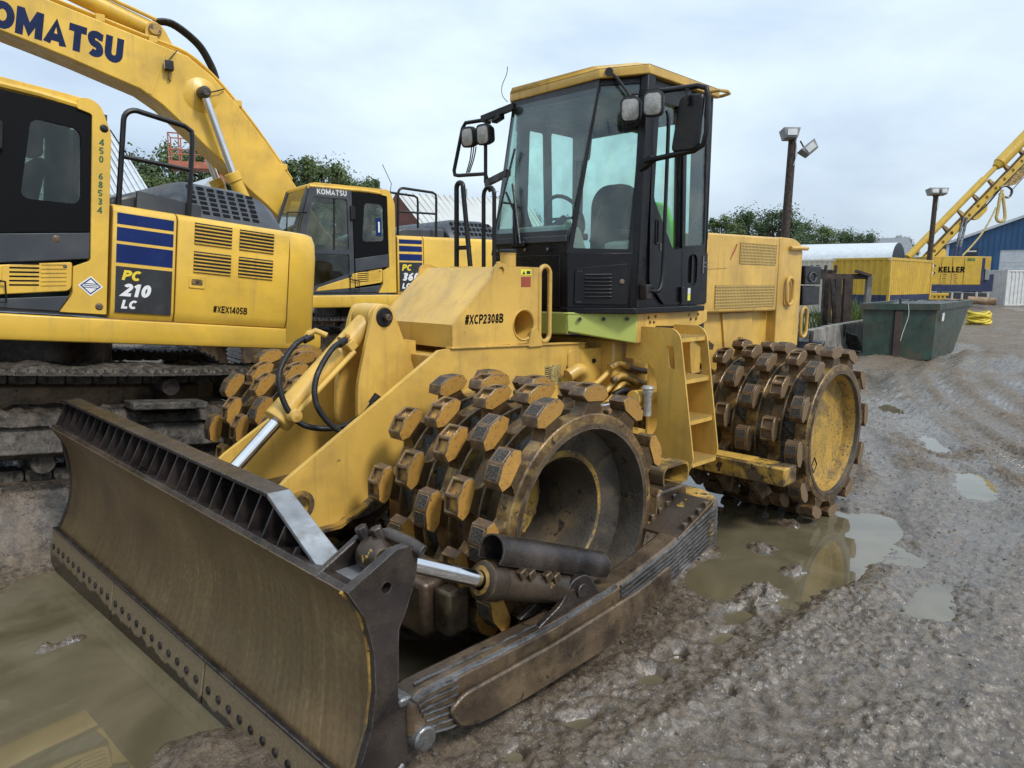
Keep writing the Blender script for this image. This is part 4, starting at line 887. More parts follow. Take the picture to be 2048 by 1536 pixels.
text('lettering', '#XCP2308B', HD, 'black_ink', (-.185, .4145, 1.712), FV, (0, 0, 1), .064, t=.21, shear=.10, sx=.80)
MB().box(-.805, -.70, .4143, .4162, 2.035, 2.075).build('warning_label', 'label_yellow', HD)
m2 = MB(); m2.prism([(-.745, 2.041), (-.715, 2.041), (-.73, 2.068)], 'y', .4164, .4170); m2.box(-.795, -.757, .4164, .417, 2.043, 2.066); m2.build('warning_symbols', 'charcoal', HD)
MB().box(-.80, -.705, .4143, .4162, 1.955, 2.025).build('warning_label', 'label_red', HD)
# decals on the frame plate
dsh = lambda q: Vector((q.x-.15, q.y, q.z-.02))
fpn = [o for o in SC.children if o.name.startswith('frame_plate')][0]
MB().box(-.98, -.80, .4203, .4215, 1.25, 1.40).build('instruction_label', 'label_grey', fpn, xf=dsh)
m2 = MB()
for k in range(9): m2.box(-.80-.075, -.80-.006, .4217, .422, 1.385-k*.015-.006, 1.385-k*.015)
for k in range(5): m2.box(-.97+.016*k, -.967+.016*k, .4217, .422, 1.27, 1.385-.01*(k % 3))
m2.build('label_print', 'black_ink', fpn, xf=dsh)
MB().box(-1.165, -1.04, .4203, .4215, 1.325, 1.385).build('maker_label', 'charcoal', fpn, xf=dsh)
m2 = MB()
for k in range(3): m2.box(-1.15+.01*k, -1.06, .4217, .422, 1.34+.014*k, 1.344+.014*k)
m2.build('label_print', 'off_white', fpn, xf=dsh)
WL = MB().box(-1.185, -1.03, .4203, .4215, 1.215, 1.295).build('warning_label', 'label_yellow', fpn, xf=dsh)
m2 = MB(); m2.prism([(-1.10, 1.225), (-1.035, 1.225), (-1.068, 1.285)], 'y', .4217, .4225, holes=[[(-1.085, 1.233), (-1.05, 1.233), (-1.068, 1.268)]]); m2.box(-1.175, -1.125, .4217, .4225, 1.228, 1.24); m2.box(-1.165, -1.15, .4217, .4225, 1.24, 1.28); m2.build('warning_symbols', 'black_ink', WL, xf=dsh)
# articulation area between the frames
MB().box(-1.95, -1.12, -.42, .30, .62, 1.50).build('hitch_frame', Y_, SC, bevel=.02)
MB().box(-2.9, -1.6, -.6, .55, .95, 1.55).build('rear_frame', Y_, SC, bevel=.02)
MB().box(-4.6, -2.6, -.55, .55, .55, 1.2).build('rear_frame', 'cat_yellow_worn', SC, bevel=.02)
MB().prism(rounded([(-1.2, 1.05), (-1.2, 1.48), (-1.75, 1.48), (-1.75, 1.2), (-1.45, 1.0)], .05), 'y', .40, .43).build('hitch_plate', Y_, SC, bevel=.004)
for x, z in ((-1.5, 1.38), (-1.38, 1.15), (-1.62, 1.30)): MB().cyl((x, .425, z), (x, .445, z), .018, n=6).build('bolt', 'black_frame', SC)
SCY = MB().cyl((-1.55, .78, 1.115), (-1.95, .78, 1.10), .062, n=24).build('steering_cylinder', Y_, SC, bevel=.006)
MB().cyl((-1.05, .74, 1.09), (-1.56, .775, 1.113), .022, n=16).build('rod', 'chrome', SCY)
MB().lathe([(.0, .055), (.04, .05), (.05, .03), (.042, .02), (.042, .0), (.03, -.02), (.03, -.18)], (-1.60, .88, 1.17), (0, 0, 1), 18).build('breather_bowl', 'lens', SCY)
for k, (y, z0) in enumerate(((.47, 1.36), (.50, 1.25), (.53, 1.18))):
    MB().tube(catmull([(-1.22, y, z0-.05-.05*k), (-1.36, y+.03, z0-.16), (-1.52, y+.05, z0-.10), (-1.68, y+.06, z0+.02), (-1.9, y+.05, z0-.03)], 7), .021, 10).build('oil_line', Y_, SC)
for y, z in ((.55, 1.33), (.58, 1.23), (.60, 1.12)): MB().tube(catmull([(-1.55, y, z), (-1.66, y+.02, z+.03), (-1.80, y+.04, z-.03), (-1.98, y+.04, z-.06)], 6), .027, 10).build('hose', 'rubber' if z < 1.2 else 'cat_yellow_worn', SC)
MB().box(-1.72, -1.60, .50, .60, 1.02, 1.18).build('hose_clamp', 'cat_yellow_worn', SC, bevel=.01)
MB().bar((-1.15, .70, .98), (-1.9, .80, .78), .05, .05).build('drag_link', Y_, SC, bevel=.006)
MB().box(-1.95, -1.25, .40, .50, .60, .74).build('lower_hitch', 'cat_yellow_worn', SC, bevel=.01)
MB().tube(catmull([(-1.12, .50, 1.30), (-1.22, .52, 1.34), (-1.30, .50, 1.28), (-1.30, .46, 1.1)], 6), .05, 12).build('swivel_body', Y_, SC)
# ---- ladder
def lz(y_in, y0, z0): return y0
LDR = empty('x'); bpy.data.objects.remove(LDR)
fpoly = rounded([(.60, 1.40), (.70, 1.405), (.86, 1.355), (.90, 1.22), (.915, .93), (.90, .86), (.78, .74), (.66, .70), (.66, .60), (.94, .545), (1.20, .575), (1.235, .70), (1.09, 1.60), (1.03, 1.655), (.62, 1.655)], [.01, .06, .05, .03, .03, .05, .05, .02, .02, .04, .06, .02, .04, .05, .01])
slot = rounded([(1.00, 1.355), (1.055, 1.35), (1.03, 1.53), (.975, 1.535)], .025)
LD = MB().prism(fpoly, 'x', -1.70, -1.685, holes=[slot]).build('ladder', Y_, SC, bevel=.003)
rpoly = rounded([(.80, .60), (1.20, .60), (1.235, .72), (1.10, 1.60), (1.04, 1.66), (.80, 1.66)], [.02, .05, .02, .05, .05, .02])
MB().prism(rpoly, 'x', -2.05, -2.035, holes=[rounded([(.98, 1.28), (1.075, 1.28), (1.045, 1.54), (.95, 1.54)], .035)]).build('ladder_side', Y_, LD, bevel=.003)
MB().box(-2.035, -1.70, .80, .815, .60, 1.62).build('ladder_back', Y_, LD)
for z, yo in ((1.585, 1.09), (1.28, 1.135), (.975, 1.18), (.665, 1.225)):
    st = MB().box(-2.034, -1.701, yo-.20, yo, z-.035, z).build('step', Y_, LD, bevel=.003)
    m2 = MB()
    for k in range(12): m2.box(-2.02+.027*k, -2.008+.027*k, yo-.19, yo+.004, z, z+.008)
    sg = m2.build('step_grip', 'grille_yellow', st); sg['kind'] = 'stuff'
# bars ahead of the rear drums
for s in (1, -1):
    GB = MB().box(-2.62, -2.40, min(s*.6, s*1.61), max(s*.6, s*1.61), .42, .565).build('rear_cleaner_bar', 'cat_yellow_worn', SC, bevel=.012)
    MB().box(-2.60, -2.42, min(s*.75, s*1.30), max(s*.75, s*1.30), .566, .574).build('tread_plate', Y_, GB)
    for y in (.74, 1.03, 1.32): MB().prism([(-2.60, .40), (-2.42, .40), (-2.62, .22), (-2.80, .25)], 'y', s*y-.02, s*y+.02).build('cleaner_tooth', 'steel_brown', GB)
# ---- cab
CB_ = 'cab_black'
base = [(-1.20, .41), (-1.52, .80), (-2.50, .80), (-2.50, -.80), (-1.52, -.80), (-1.20, -.41)]
cab = MB(); cab.prism(base, 'z', 1.755, 1.80); CAB = cab.build('cab', CB_, SC, bevel=.006)
def loft(lo, hi, th=.02, hole=None): pass
def wall(p0, p1, p2, p3, th, mi=0, inner=None):
    """quad panel p0..p3 (counter-clockwise from outside) with thickness, optional window opening (u0,u1,v0,v1 fractions polygon)"""
    P = [Vector(p_) for p_ in (p0, p1, p2, p3)]; n = (P[1]-P[0]).cross(P[3]-P[0]).normalized()
    def S(u, v): return P[0]*(1-u)*(1-v)+P[1]*u*(1-v)+P[2]*u*v+P[3]*(1-u)*v
    mb = MB(); g = lambda q, t: S(q[0], q[1])-n*t
    mb.prism([(0, 0), (1, 0), (1, 1), (0, 1)], 'z', 0, th, holes=[inner] if inner else [], xf=g); return mb, S, n
# lower body panels
def side_pts(s):
    return dict(f0=(-1.20, s*.41), f1=(-1.52, s*.80), f2=(-2.50, s*.80))
mb, S, n_ = wall((-1.20, -.41, 1.80), (-1.20, .41, 1.80), (-1.20, .41, 2.33), (-1.20, -.41, 2.33), .03); mb.build('front_panel', CB_, CAB, bevel=.004)
MB().box(-1.205, -1.192, -.40, .34, 1.80, 2.19).build('front_cover', CB_, CAB, bevel=.004)
for y in (-.33, -.02, .22): MB().cyl((-1.192, y, 2.235), (-1.18, y, 2.235), .012, n=6).build('bolt', 'steel_bright', CAB)
MB().box(-1.205, -1.185, -.395, .40, 2.285, 2.33).build('windshield_sill', 'slate', CAB, bevel=.004)
def glass(name, p0, p1, p2, p3, m_='glass', inset=.0, par=None):
    mb, S, n = wall(p0, p1, p2, p3, .008); return mb.build(name, m_, par or CAB)
GB0, GT = 2.33, 3.44
# windshield, corner panes, sides
glass('windshield', (-1.205, -.40, 2.33), (-1.205, .40, 2.33), (-1.45, .47, 3.45), (-1.45, -.47, 3.45))
MB().bar((-1.213, -.40, 2.345), (-1.213, .40, 2.345), .03, .05).build('windshield_seal', 'slate', CAB)
MB().bar((-1.445, -.48, 3.415), (-1.445, .48, 3.415), .02, .09).build('windshield_header', 'slate', CAB)
for s in (1, -1):
    A0, A1 = Vector((-1.20, s*.41, 2.20)), Vector((-1.45, s*.48, 3.45)); B0, B1 = Vector((-1.505, s*.795, 2.20)), Vector((-1.585, s*.80, 3.45))
    lo0, lo1 = Vector((-1.20, s*.41, 1.80)), Vector((-1.52, s*.80, 1.80))
    quad = (lo0, lo1, B0, A0) if s > 0 else (lo1, lo0, A0, B0)
    mb, S, n_ = wall(*quad, .03); cp = mb.build('corner_panel', CB_, CAB, bevel=.004)
    gq = (A0, B0, B1, A1) if s > 0 else (B0, A0, A1, B1)
    mb, S, n_ = wall(*gq, .03, inner=rounded([(.06, .03), (.90, .02), (.92, .965), (.025, .975)] if s > 0 else [(.10, .02), (.94, .03), (.975, .975), (.08, .965)], .02)); mb.build('corner_frame', CB_, CAB)
    mb, S2, n2 = wall(*gq, .006); mb.build('corner_window', 'glass', CAB, loc=n_*-.012)
    MB().bar(A0-Vector((0, 0, 0)), A1, .012, .018).build('corner_seal', 'black_frame', CAB)
    MB().bar(Vector((-1.53, s*.795, 1.79)), Vector((-1.60, s*.80, 3.46)), .10, .075, up=(0, 1, 0)).build('front_pillar', CB_, CAB, bevel=.01)
    MB().bar((-1.56, s*.815, 1.80), (-1.625, s*.82, 3.40), .03, .03, up=(0, 1, 0)).build('pillar_strip', CB_, CAB, bevel=.006)
    if s > 0:
        # louvred access panel on the near corner
        def CP(u, v, o=0.): return lo0.lerp(lo1, u)*(1-v)+A0.lerp(B0, u)*v+n_*o
        mb = MB(); g = lambda q, t: CP(q[0], q[1], t)
        mb.prism(rounded([(.10, .06), (.88, .04), (.90, .80), (.11, .72)], .04), 'z', .002, .016, xf=g); AP = mb.build('access_panel', CB_, CAB, bevel=.003)
        for k in range(7):
            v = .17+k*.068
            q = [CP(.25, v, .016), CP(.65, v, .016), CP(.65, v+.035, .016), CP(.25, v+.035, .016)]
            t = [CP(.27, v+.004, .034), CP(.63, v+.004, .034), CP(.65, v+.03, .017), CP(.25, v+.03, .017)]
            MB().hexa(q, t).build('louver', CB_, AP)
        MB().lathe([(.0, .008), (.016, .006), (.02, 0)], CP(.80, .47, .016), n_, 16).build('panel_lock', 'steel_brown', AP)
        for u, v in ((.16, .66), (.20, .66), (.15, .10), (.19, .10)): MB().cyl(CP(u, v, .014), CP(u, v, .02), .006, n=6).build('rivet', 'slate', AP)
# side walls: near side with the door, far side plain with two windows
def sidewall(s):
    y = s*.80; T = .03
    X = lambda a: a
    outer = [(-1.56, 1.80), (-2.50, 1.80), (-2.47, 3.45), (-1.62, 3.45)]
    dwin = rounded([(-1.685, 2.60), (-1.96, 2.24), (-2.04, 2.24), (-2.00, 3.30), (-1.72, 3.30)], .03)
    rwin = rounded([(-2.14, 2.27), (-2.455, 2.29), (-2.42, 3.32), (-2.10, 3.32)], .035)
    sw = MB().prism(outer, 'y', y-s*T, y, holes=[dwin, rwin]).build('side_wall', CB_, CAB, bevel=.003)
    MB().prism(dwin, 'y', y-s*.018, y-s*.012).build('door_window', 'glass', CAB); MB().prism(rwin, 'y', y-s*.018, y-s*.012).build('rear_side_window', 'glass', CAB)
    if s > 0:
        dr = rounded([(-1.645, 2.50), (-1.645, 3.36), (-2.045, 3.36), (-2.09, 2.20), (-2.09, 1.815), (-1.86, 1.815), (-1.66, 1.98)], .03)
        hl = [(x+(.012 if x > -1.8 else -.012), z) for x, z in dwin]
        DR = MB().prism(dr, 'y', .802, .822, holes=[dwin]).build('door', CB_, CAB, bevel=.005)
        MB().tube(stadium((-1.735, .825, 2.36), (1, 0, .0), (0, 0, 1), .016, .09, 5), .006, 8, closed=True).build('door_pull', 'black_frame', DR)
        MB().prism(rounded(rect2(-1.80, -1.775, 2.22, 2.28), .012), 'y', .823, .828).build('door_lock', 'steel_dark', DR)
        rp_ = MB().prism(rounded([(-2.105, 1.81), (-2.495, 1.81), (-2.485, 2.23), (-2.10, 2.22)], .02), 'y', .802, .818, holes=[rounded(rect2(-2.33, -2.19, 1.96, 2.21), .06)]).build('rear_door_panel', CB_, CAB, bevel=.004)
        MB().prism(rounded(rect2(-2.33, -2.19, 1.96, 2.21), .06), 'y', .8005, .8025).build('handle_recess', 'black_plastic', rp_)
        MB().bar((-2.25, .815, 1.98), (-2.25, .815, 2.20), .02, .016, up=(0, 1, 0)).build('door_handle', 'black_frame', rp_)
        HG = MB(); HG.box(-2.425, -2.405, .818, .824, 2.06, 2.20); HG.box(-2.49, -2.42, .818, .823, 2.14, 2.15); HG.box(-2.49, -2.42, .818, .823, 2.11, 2.12); HG.build('hinge', 'steel_bright', rp_)
        MB().box(-2.24, -2.20, .8185, .8195, 1.89, 1.94).build('decal', 'off_white', rp_); MB().box(-2.24, -2.20, .8185, .8195, 1.84, 1.888).build('decal', 'label_yellow', rp_)
        MB().box(-2.11, -2.07, .822, .85, 1.83, 1.95).build('door_catch', 'black_plastic', DR, bevel=.006)
        MB().bar((-2.045, .83, 3.30), (-2.085, .83, 2.25), .05, .02, up=(0, 1, 0)).build('center_pillar', CB_, CAB, bevel=.006)
        # long grab rail beside the door
        MB().tube(catmull([(-1.56, .86, 1.93), (-1.61, .93, 1.92), (-1.66, .93, 1.98), (-1.69, .92, 2.12), (-1.70, .915, 2.4), (-1.71, .91, 2.8), (-1.725, .90, 3.15), (-1.73, .88, 3.22)], 6), .015, 10).build('door_rail', 'black_frame', CAB)
        MB().box(-1.59, -1.52, .83, .90, 1.86, 1.97).build('rail_bracket', 'steel_dark', CAB, bevel=.008)
sidewall(1); sidewall(-1)
bwin = rounded([(-.68, 2.25), (.68, 2.25), (.66, 3.30), (-.66, 3.30)], .06)
MB().prism([(-.80, 1.80), (.80, 1.80), (.80, 3.45), (-.80, 3.45)], 'x', -2.50, -2.475, holes=[bwin]).build('rear_wall', CB_, CAB)
MB().prism(bwin, 'x', -2.49, -2.485).build('rear_window', 'glass', CAB)
for y in (.72, -.72): MB().bar((-2.46, y, 1.8), (-2.44, y, 3.45), .10, .10).build('rear_post', CB_, CAB, bevel=.01)
# roof
rpl = [(-1.405, .505), (-1.55, .845), (-2.52, .845), (-2.52, -.845), (-1.55, -.845), (-1.405, -.505)]
ri = [(x*.98-.04, y*.93) for x, y in rpl]
rf = MB(); rf.prism(rpl, 'z', 3.455, 3.52); n = 6
RF = rf.build('roof', Y_, CAB, bevel=.008)
rt = MB(); o = [(x, y, 3.52) for x, y in rpl]; t = [(x*.97-.06, y*.85, 3.555) for x, y in rpl]
rt.add(o+t, [(i, (i+1) % 6, 6+(i+1) % 6, 6+i) for i in range(6)]+[tuple(range(6, 12)), tuple(range(5, -1, -1))]); rt.build('roof_cap', Y_, RF)
MB().box(-1.86, -1.68, .30, .46, 3.55, 3.59).build('roof_vent', Y_, RF, bevel=.01)
MB().tube([(-2.38, .84, 3.48), (-2.40, .91, 3.48), (-2.47, .94, 3.48), (-2.54, .92, 3.48), (-2.57, .84, 3.48), (-2.57, .78, 3.48)], .014, 8).build('roof_rail', Y_, RF)
MB().prism([(x+.01, y*.97) for x, y in [(-1.47, .47), (-1.60, .78), (-2.46, .78), (-2.46, -.78), (-1.60, -.78), (-1.47, -.47)]], 'z', 3.36, 3.40).build('headliner', 'slate', CAB)
# skirts
lm = MB()
top = [(-1.185, -.40), (-1.185, .42), (-1.515, .822)]; 
for a, b in ((0, 1), (1, 2)):
    (x0, y0), (x1, y1) = top[a], top[b]; z0 = 1.56 if a == 0 else 1.60; z1 = 1.60 if a == 0 else 1.53
    lm.hexa([(x0-.09, y0*.97, z0), (x0-.012, y0, z0+.02), (x1-.012, y1, z1), (x1-.09, y1*.93, z1-.01)], [(x0-.09, y0*.97, 1.757), (x0, y0, 1.757), (x1, y1, 1.757), (x1-.09, y1*.93, 1.757)])
LM = lm.build('front_skirt', 'lime', CAB, bevel=.008)
for x, y in ((-1.24, .50), (-1.35, .635), (-1.46, .77)): MB().cyl((x, y, 1.715), (x+.014, y+.011, 1.715), .016, n=6).build('bolt', 'steel_dark', LM)
SS = MB().prism([(-1.52, 1.757), (-2.51, 1.757), (-2.51, 1.66), (-2.36, 1.625), (-1.76, 1.65), (-1.76, 1.545), (-1.52, 1.53)], 'y', .77, .823).build('side_skirt', Y_, CAB, bevel=.006)
for x, z in ((-1.66, 1.72), (-1.75, 1.725), (-1.68, 1.685), (-1.73, 1.685), (-2.22, 1.725), (-2.36, 1.725), (-2.25, 1.69), (-2.33, 1.69), (-1.62, 1.64), (-1.62, 1.57)): MB().cyl((x, .822, z), (x, .832, z), .011, n=6).build('bolt', 'cat_yellow_worn', SS)
MB().prism(base, 'z', 1.60, 1.70).build('cab_floor', 'steel_dark', CAB)
# interior
MB().prism([(-1.22, 2.20), (-1.26, 2.42), (-1.40, 2.40), (-1.50, 2.20), (-1.5, 1.82), (-1.24, 1.82)], 'y', -.42, .36).build('dashboard', 'interior_grey', CAB, bevel=.02)
MB().prism([(-1.50, 1.82), (-1.50, 2.28), (-1.60, 2.30), (-2.1, 2.24), (-2.1, 1.82)], 'y', .50, .74).build('side_console', 'interior_grey', CAB, bevel=.02)
ST = MB().box(-2.28, -1.82, -.25, .25, 2.12, 2.25).build('seat', 'seat_fabric', CAB, bevel=.04, seg=3)
bk = rounded([(-.25, 2.15), (.25, 2.15), (.24, 2.72), (.13, 2.83), (-.13, 2.83), (-.24, 2.72)], .08)
MB().prism(bk, 'x', -2.36, -2.24).build('seat_back', 'seat_fabric', ST, bevel=.03, seg=3)
for y in (.29, -.29): MB().box(-2.25, -1.95, y-.035, y+.035, 2.36, 2.42).build('armrest', 'seat_fabric', ST, bevel=.015)
MB().box(-2.2, -1.9, -.2, .2, 1.80, 2.12).build('seat_base', 'black_plastic', ST)
SW = MB(); SW.tube([Vector((-1.62, 0, 2.50))+Vector((.09, 0, .17))*math.cos(R(15*i))*1.0+Vector((0, .19, 0))*math.sin(R(15*i)) for i in range(24)], .016, 8, closed=True); SW.bar((-1.62, -.18, 2.5), (-1.62, .18, 2.5), .025, .02); SW.tube([(-1.62, 0, 2.5), (-1.48, 0, 2.42), (-1.42, 0, 2.2)], .03, 10); SW.build('steering_wheel', 'black_plastic', CAB)
MB().tube([(-1.60, .30, 2.30), (-1.66, .32, 2.48), (-1.70, .33, 2.58)], .016, 8).build('control_lever', 'black_plastic', CAB)
MB().tube(catmull([(-2.42, -.3, 2.2), (-2.42, -.3, 2.6), (-2.40, -.22, 2.70), (-2.36, .25, 2.72), (-2.36, .34, 2.62), (-2.36, .34, 2.2)], 5), .018, 8).build('rear_rail', 'slate', CAB)
MB().prism(rounded([(-.70, 3.1), (-.45, 3.1), (-.40, 3.36), (-.72, 3.36)], .05), 'x', -2.46, -2.38).build('speaker_box', 'slate', CAB)
MB().box(-1.72, -1.50, .62, .78, 3.08, 3.34).build('corner_fan', 'black_plastic', CAB, bevel=.05, seg=3)
# wipers, mirrors, lights, aerial
def WS(y, z, o=.02):      # point on the windshield
    return Vector((-1.205-.245*(z-2.33)/1.12+o, y, z))
for pts in ([(-.12, 2.28), (-.18, 2.55), (-.30, 2.70)], [(-.08, 2.28), (-.20, 2.60), (-.32, 2.62)], [(-.05, 2.28), (-.14, 2.5), (-.24, 2.76)]): MB().tube([WS(y, z, .035) for y, z in pts], .010, 6).build('wiper_arm', 'black_frame', CAB)
MB().bar(WS(-.385, 2.42, .015), WS(-.30, 3.05, .015), .022, .014).build('wiper_blade', 'black_frame', CAB)
MB().box(-1.20, -1.165, -.16, -.02, 2.255, 2.305).build('wiper_motor', 'black_frame', CAB, bevel=.01)
def work_light(c, d, parent):
    c = Vector(c); d = Vector(d).normalized(); rt_ = d.cross(Vector((0, 0, 1))).normalized(); up = rt_.cross(d)
    sh = rounded(rect2(-.074, .074, -.086, .086), .05, 6)
    def ring(f, o): return [c+rt_*x*f+up*z*f+d*o for x, z in sh]
    mb = MB(); rs = [ring(.35, -.085), ring(.80, -.07), ring(1, -.02), ring(1, .02), ring(.86, .026)]; k = len(sh)
    for i in range(4): mb.add(rs[i]+rs[i+1], [(j, (j+1) % k, k+(j+1) % k, k+j) for j in range(k)])
    mb.add(rs[0], [list(range(k))]); wl = mb.build('work_light', 'rubber', parent, smooth=40)
    g = ring(.86, .02); cc = ring(.6, .030); mb = MB(); mb.add(g+cc, [(j, (j+1) % k, k+(j+1) % k, k+j) for j in range(k)]+[list(range(k, 2*k))]); mb.build('lens', 'lens', wl)
FD = (.92, .35, -.08)
work_light((-1.40, .80, 3.19), FD, CAB); work_light((-1.40, .99, 3.20), FD, CAB)
work_light((-1.42, -.945, 3.235), (.95, .1, -.1), CAB); work_light((-1.42, -.745, 3.23), (.95, .1, -.1), CAB)
MB().tube([(-1.55, .80, 3.34), (-1.50, .84, 3.31), (-1.50, 1.28, 3.285), (-1.50, 1.345, 3.26), (-1.50, 1.36, 3.20), (-1.50, 1.36, 2.98), (-1.50, 1.34, 2.90), (-1.50, 1.27, 2.87), (-1.50, .88, 2.845), (-1.55, .80, 2.84)], .019, 10).build('mirror_frame', 'black_frame', CAB)
MB().bar((-1.52, .80, 3.32), (-1.47, 1.0, 3.29), .05, .035).build('light_bracket', 'black_frame', CAB)
MB().bar((-1.53, .80, 2.80), (-1.52, .92, 2.86), .05, .06).build('mirror_bracket', 'black_frame', CAB, bevel=.01)
mr_ = rounded([(1.08, 2.875), (1.31, 2.865), (1.345, 3.23), (1.15, 3.24)], .05, 5)
MR = MB().prism(mr_, 'x', -1.525, -1.475, xf=lambda q, t: (t+(q[0]-1.2)*.12, q[0], q[1])).build('mirror', 'black_plastic', CAB, bevel=.015)
MB().bar((-1.468, 1.225, 3.27), (-1.465, 1.235, 3.16), .05, .012, up=(0, 1, 0)).build('mirror_clip', 'black_frame', MR)
MB().tube([(-1.55, -.80, 3.36), (-1.48, -.84, 3.37), (-1.45, -1.02, 3.37), (-1.45, -1.06, 3.33), (-1.45, -1.18, 2.98), (-1.45, -1.17, 2.94), (-1.45, -1.12, 2.93), (-1.45, -.76, 2.91), (-1.5, -.76, 2.8)], .017, 10).build('mirror_frame', 'black_frame', CAB)
MB().tube([(-1.45, -.75, 3.36), (-1.45, -.76, 3.2), (-1.45, -.76, 2.84), (-1.47, -.72, 2.76)], .016, 8).build('mirror_frame', 'black_frame', CAB)
MB().bar((-1.45, -.80, 3.37), (-1.44, -.40, 3.41), .04, .05).build('mirror_bracket', 'black_frame', CAB); MB().bar((-1.46, -.76, 2.83), (-1.335, -.36, 2.87), .04, .05).build('mirror_bracket', 'black_frame', CAB)
for k in range(3): MB().tube(catmull([(-1.44, -.93+.03*k, 3.15), (-1.44, -.95+.025*k, 3.05), (-1.44, -1.0+.02*k, 2.94)], 5), .006, 6).build('cable', 'rubber', CAB)
MB().bar((-1.47, -.68, 3.36), (-1.45, -.56, 3.38), .06, .09).build('mirror_bracket', 'black_frame', CAB, bevel=.01)
MB().tube(catmull([(-1.48, -.52, 3.47), (-1.46, -.56, 3.52), (-1.47, -.58, 3.60), (-1.50, -.555, 3.70), (-1.505, -.55, 3.76)], 4), .0035, 5).build('aerial', 'steel_bright', CAB)
MB().tube(catmull([(-1.46, .50, 3.49), (-1.44, .60, 3.47), (-1.46, .68, 3.38), (-1.47, .74, 3.30)], 5), .011, 6).build('cable', 'rubber', CAB)
MB().cyl((-1.46, .56, 3.49), (-1.42, .58, 3.49), .03, n=12).build('cable_gland', 'rubber', CAB)
# the cab tapers in towards its sides: fit the corner posts to their real place
def _fit(o_):
    for ch in o_.children:
        if ch.type == 'MESH' and not ch.get('_f'):
            ch['_f'] = 1
            me_ = ch.data; n__ = len(me_.vertices); co_ = np.empty(n__*3); me_.vertices.foreach_get('co', co_); co_ = co_.reshape(-1, 3)
            ay = np.abs(co_[:, 1]); t_ = np.clip((ay-.41)/.39, 0, 1); far_ = (co_[:, 1] < -.90)
            t_ = np.where(far_ | (co_[:, 1].mean() < -.42 and ch.name.split('.')[0] in ('work_light', 'lens', 'mirror_frame', 'mirror_bracket', 'cable', 'aerial')), 0, t_); fx_ = .112+.024*np.clip((-1.53-co_[:, 0])/.98, 0, 1)+np.where(co_[:, 1] < 0, .16*np.clip((co_[:, 0]+2.0)/.4, 0, 1), 0)
            co_[:, 0] -= fx_*t_; co_[:, 1] -= np.sign(co_[:, 1])*.08*t_; co_[:, 2] += (co_[:, 2]-1.755)*.02*t_
            me_.vertices.foreach_set('co', co_.ravel()); me_.update(); del ch['_f']
        _fit(ch)
_fit(CAB)
# ---- engine housing
EH = MB().prism([(-2.70, 1.72), (-2.70, 2.42), (-4.24, 2.44), (-4.24, 1.70)], 'y', -.60, .60).build('engine_hood', Y_, SC, bevel=.02, seg=3)
RB = MB().prism(rounded([(-4.25, 1.20), (-4.25, 2.445), (-4.60, 2.44), (-4.79, 2.37), (-4.79, 1.20)], [.01, .02, .12, .09, .01], 5), 'y', -.60, .60).build('radiator_box', Y_, EH, bevel=.012)
MB().prism([(-2.56, 1.72), (-4.25, 1.70), (-4.25, 1.1), (-3.4, 1.0), (-2.9, 1.30), (-2.56, 1.30)], 'y', -.50, .50).build('engine_side', Y_, EH)
MB().prism([(-3.30, 1.70), (-3.90, 1.70), (-3.9, 1.15), (-3.42, 1.15)], 'y', .50, .52).build('side_cover', Y_, EH, bevel=.004)
MB().prism(rounded(rect2(-3.72, -3.62, 1.36, 1.46), .02), 'y', .521, .527).build('latch', 'cat_yellow_worn', EH)
MB().bar((-2.55, .56, 1.62), (-3.05, .56, 1.40), .05, .05).build('hood_brace', 'steel_brown', EH)
MB().prism([(-2.74, 2.40), (-3.36, 2.41), (-3.20, 2.12), (-2.74, 2.10)], 'y', .601, .605).build('hood_flap', Y_, EH)
def grille(x0, x1, z0, z1, parent):
    g = MB().box(x0, x1, .601, .604, z0, z1).build('grille', 'grille_back', parent)
    m2 = MB(); n = int((x0-x1)/.028) if x0 > x1 else int((x1-x0)/.028)
    for k in range(n+1): x = min(x0, x1)+k*.028; m2.box(x-.006, x+.006, .604, .609, z0, z1)
    for k in range(int((z1-z0)/.028)+1): z = z0+k*.028; m2.box(min(x0, x1), max(x0, x1), .604, .608, z-.006, z+.006)
    gm = m2.build('grille_mesh', 'grille_yellow', g); gm['kind'] = 'stuff'
grille(-4.16, -3.43, 2.17, 2.36, EH); grille(-4.17, -3.0, 1.76, 1.965, EH)
MB().box(-2.80, -2.71, .60, .63, 2.36, 2.42).build('hood_hinge', 'black_frame', EH, bevel=.005)
MB().tube([(-3.24, .6045, 2.20), (-3.32, .6045, 2.28), (-3.36, .6045, 2.34)], .006, 5).build('scratch_strip', 'label_red', EH)
for c, w_, h_ in (((-4.47, .63, 1.90), .075, .14), ((-4.92, .60, 1.56), .075, .16)): MB().tube(stadium(c, (1, 0, 0), (0, 0, 1), w_, h_, 6), .018, 8, closed=True).build('grab_handle', Y_, EH)
MB().tube([(-4.45, .62, 2.34), (-4.60, .64, 2.345), (-4.85, .62, 2.35)], .022, 8).build('grab_handle', Y_, EH)
MB().prism(rounded(rect2(-4.78, -4.62, 1.24, 1.32), .01), 'y', .601, .606).build('plate', 'charcoal', EH)
bb = MB(); bb.box(-5.26, -4.84, .25, .62, 1.97, 2.17); bb.box(-5.30, -4.86, .25, .60, 1.745, 1.955); bbx = bb.build('rear_box', 'black_plastic', EH, bevel=.012)
MB().tube([Vector((-5.02, .63, 2.05))+Vector((.09*math.cos(R(15*k)), 0, .05*math.sin(R(15*k)))) for k in range(24)], .007, 6, closed=True).build('cable_coil', 'steel_bright', bbx)
MB().box(-5.0, -4.78, -.5, .3, 1.3, 2.2).build('rear_plate', 'steel_dark', EH)
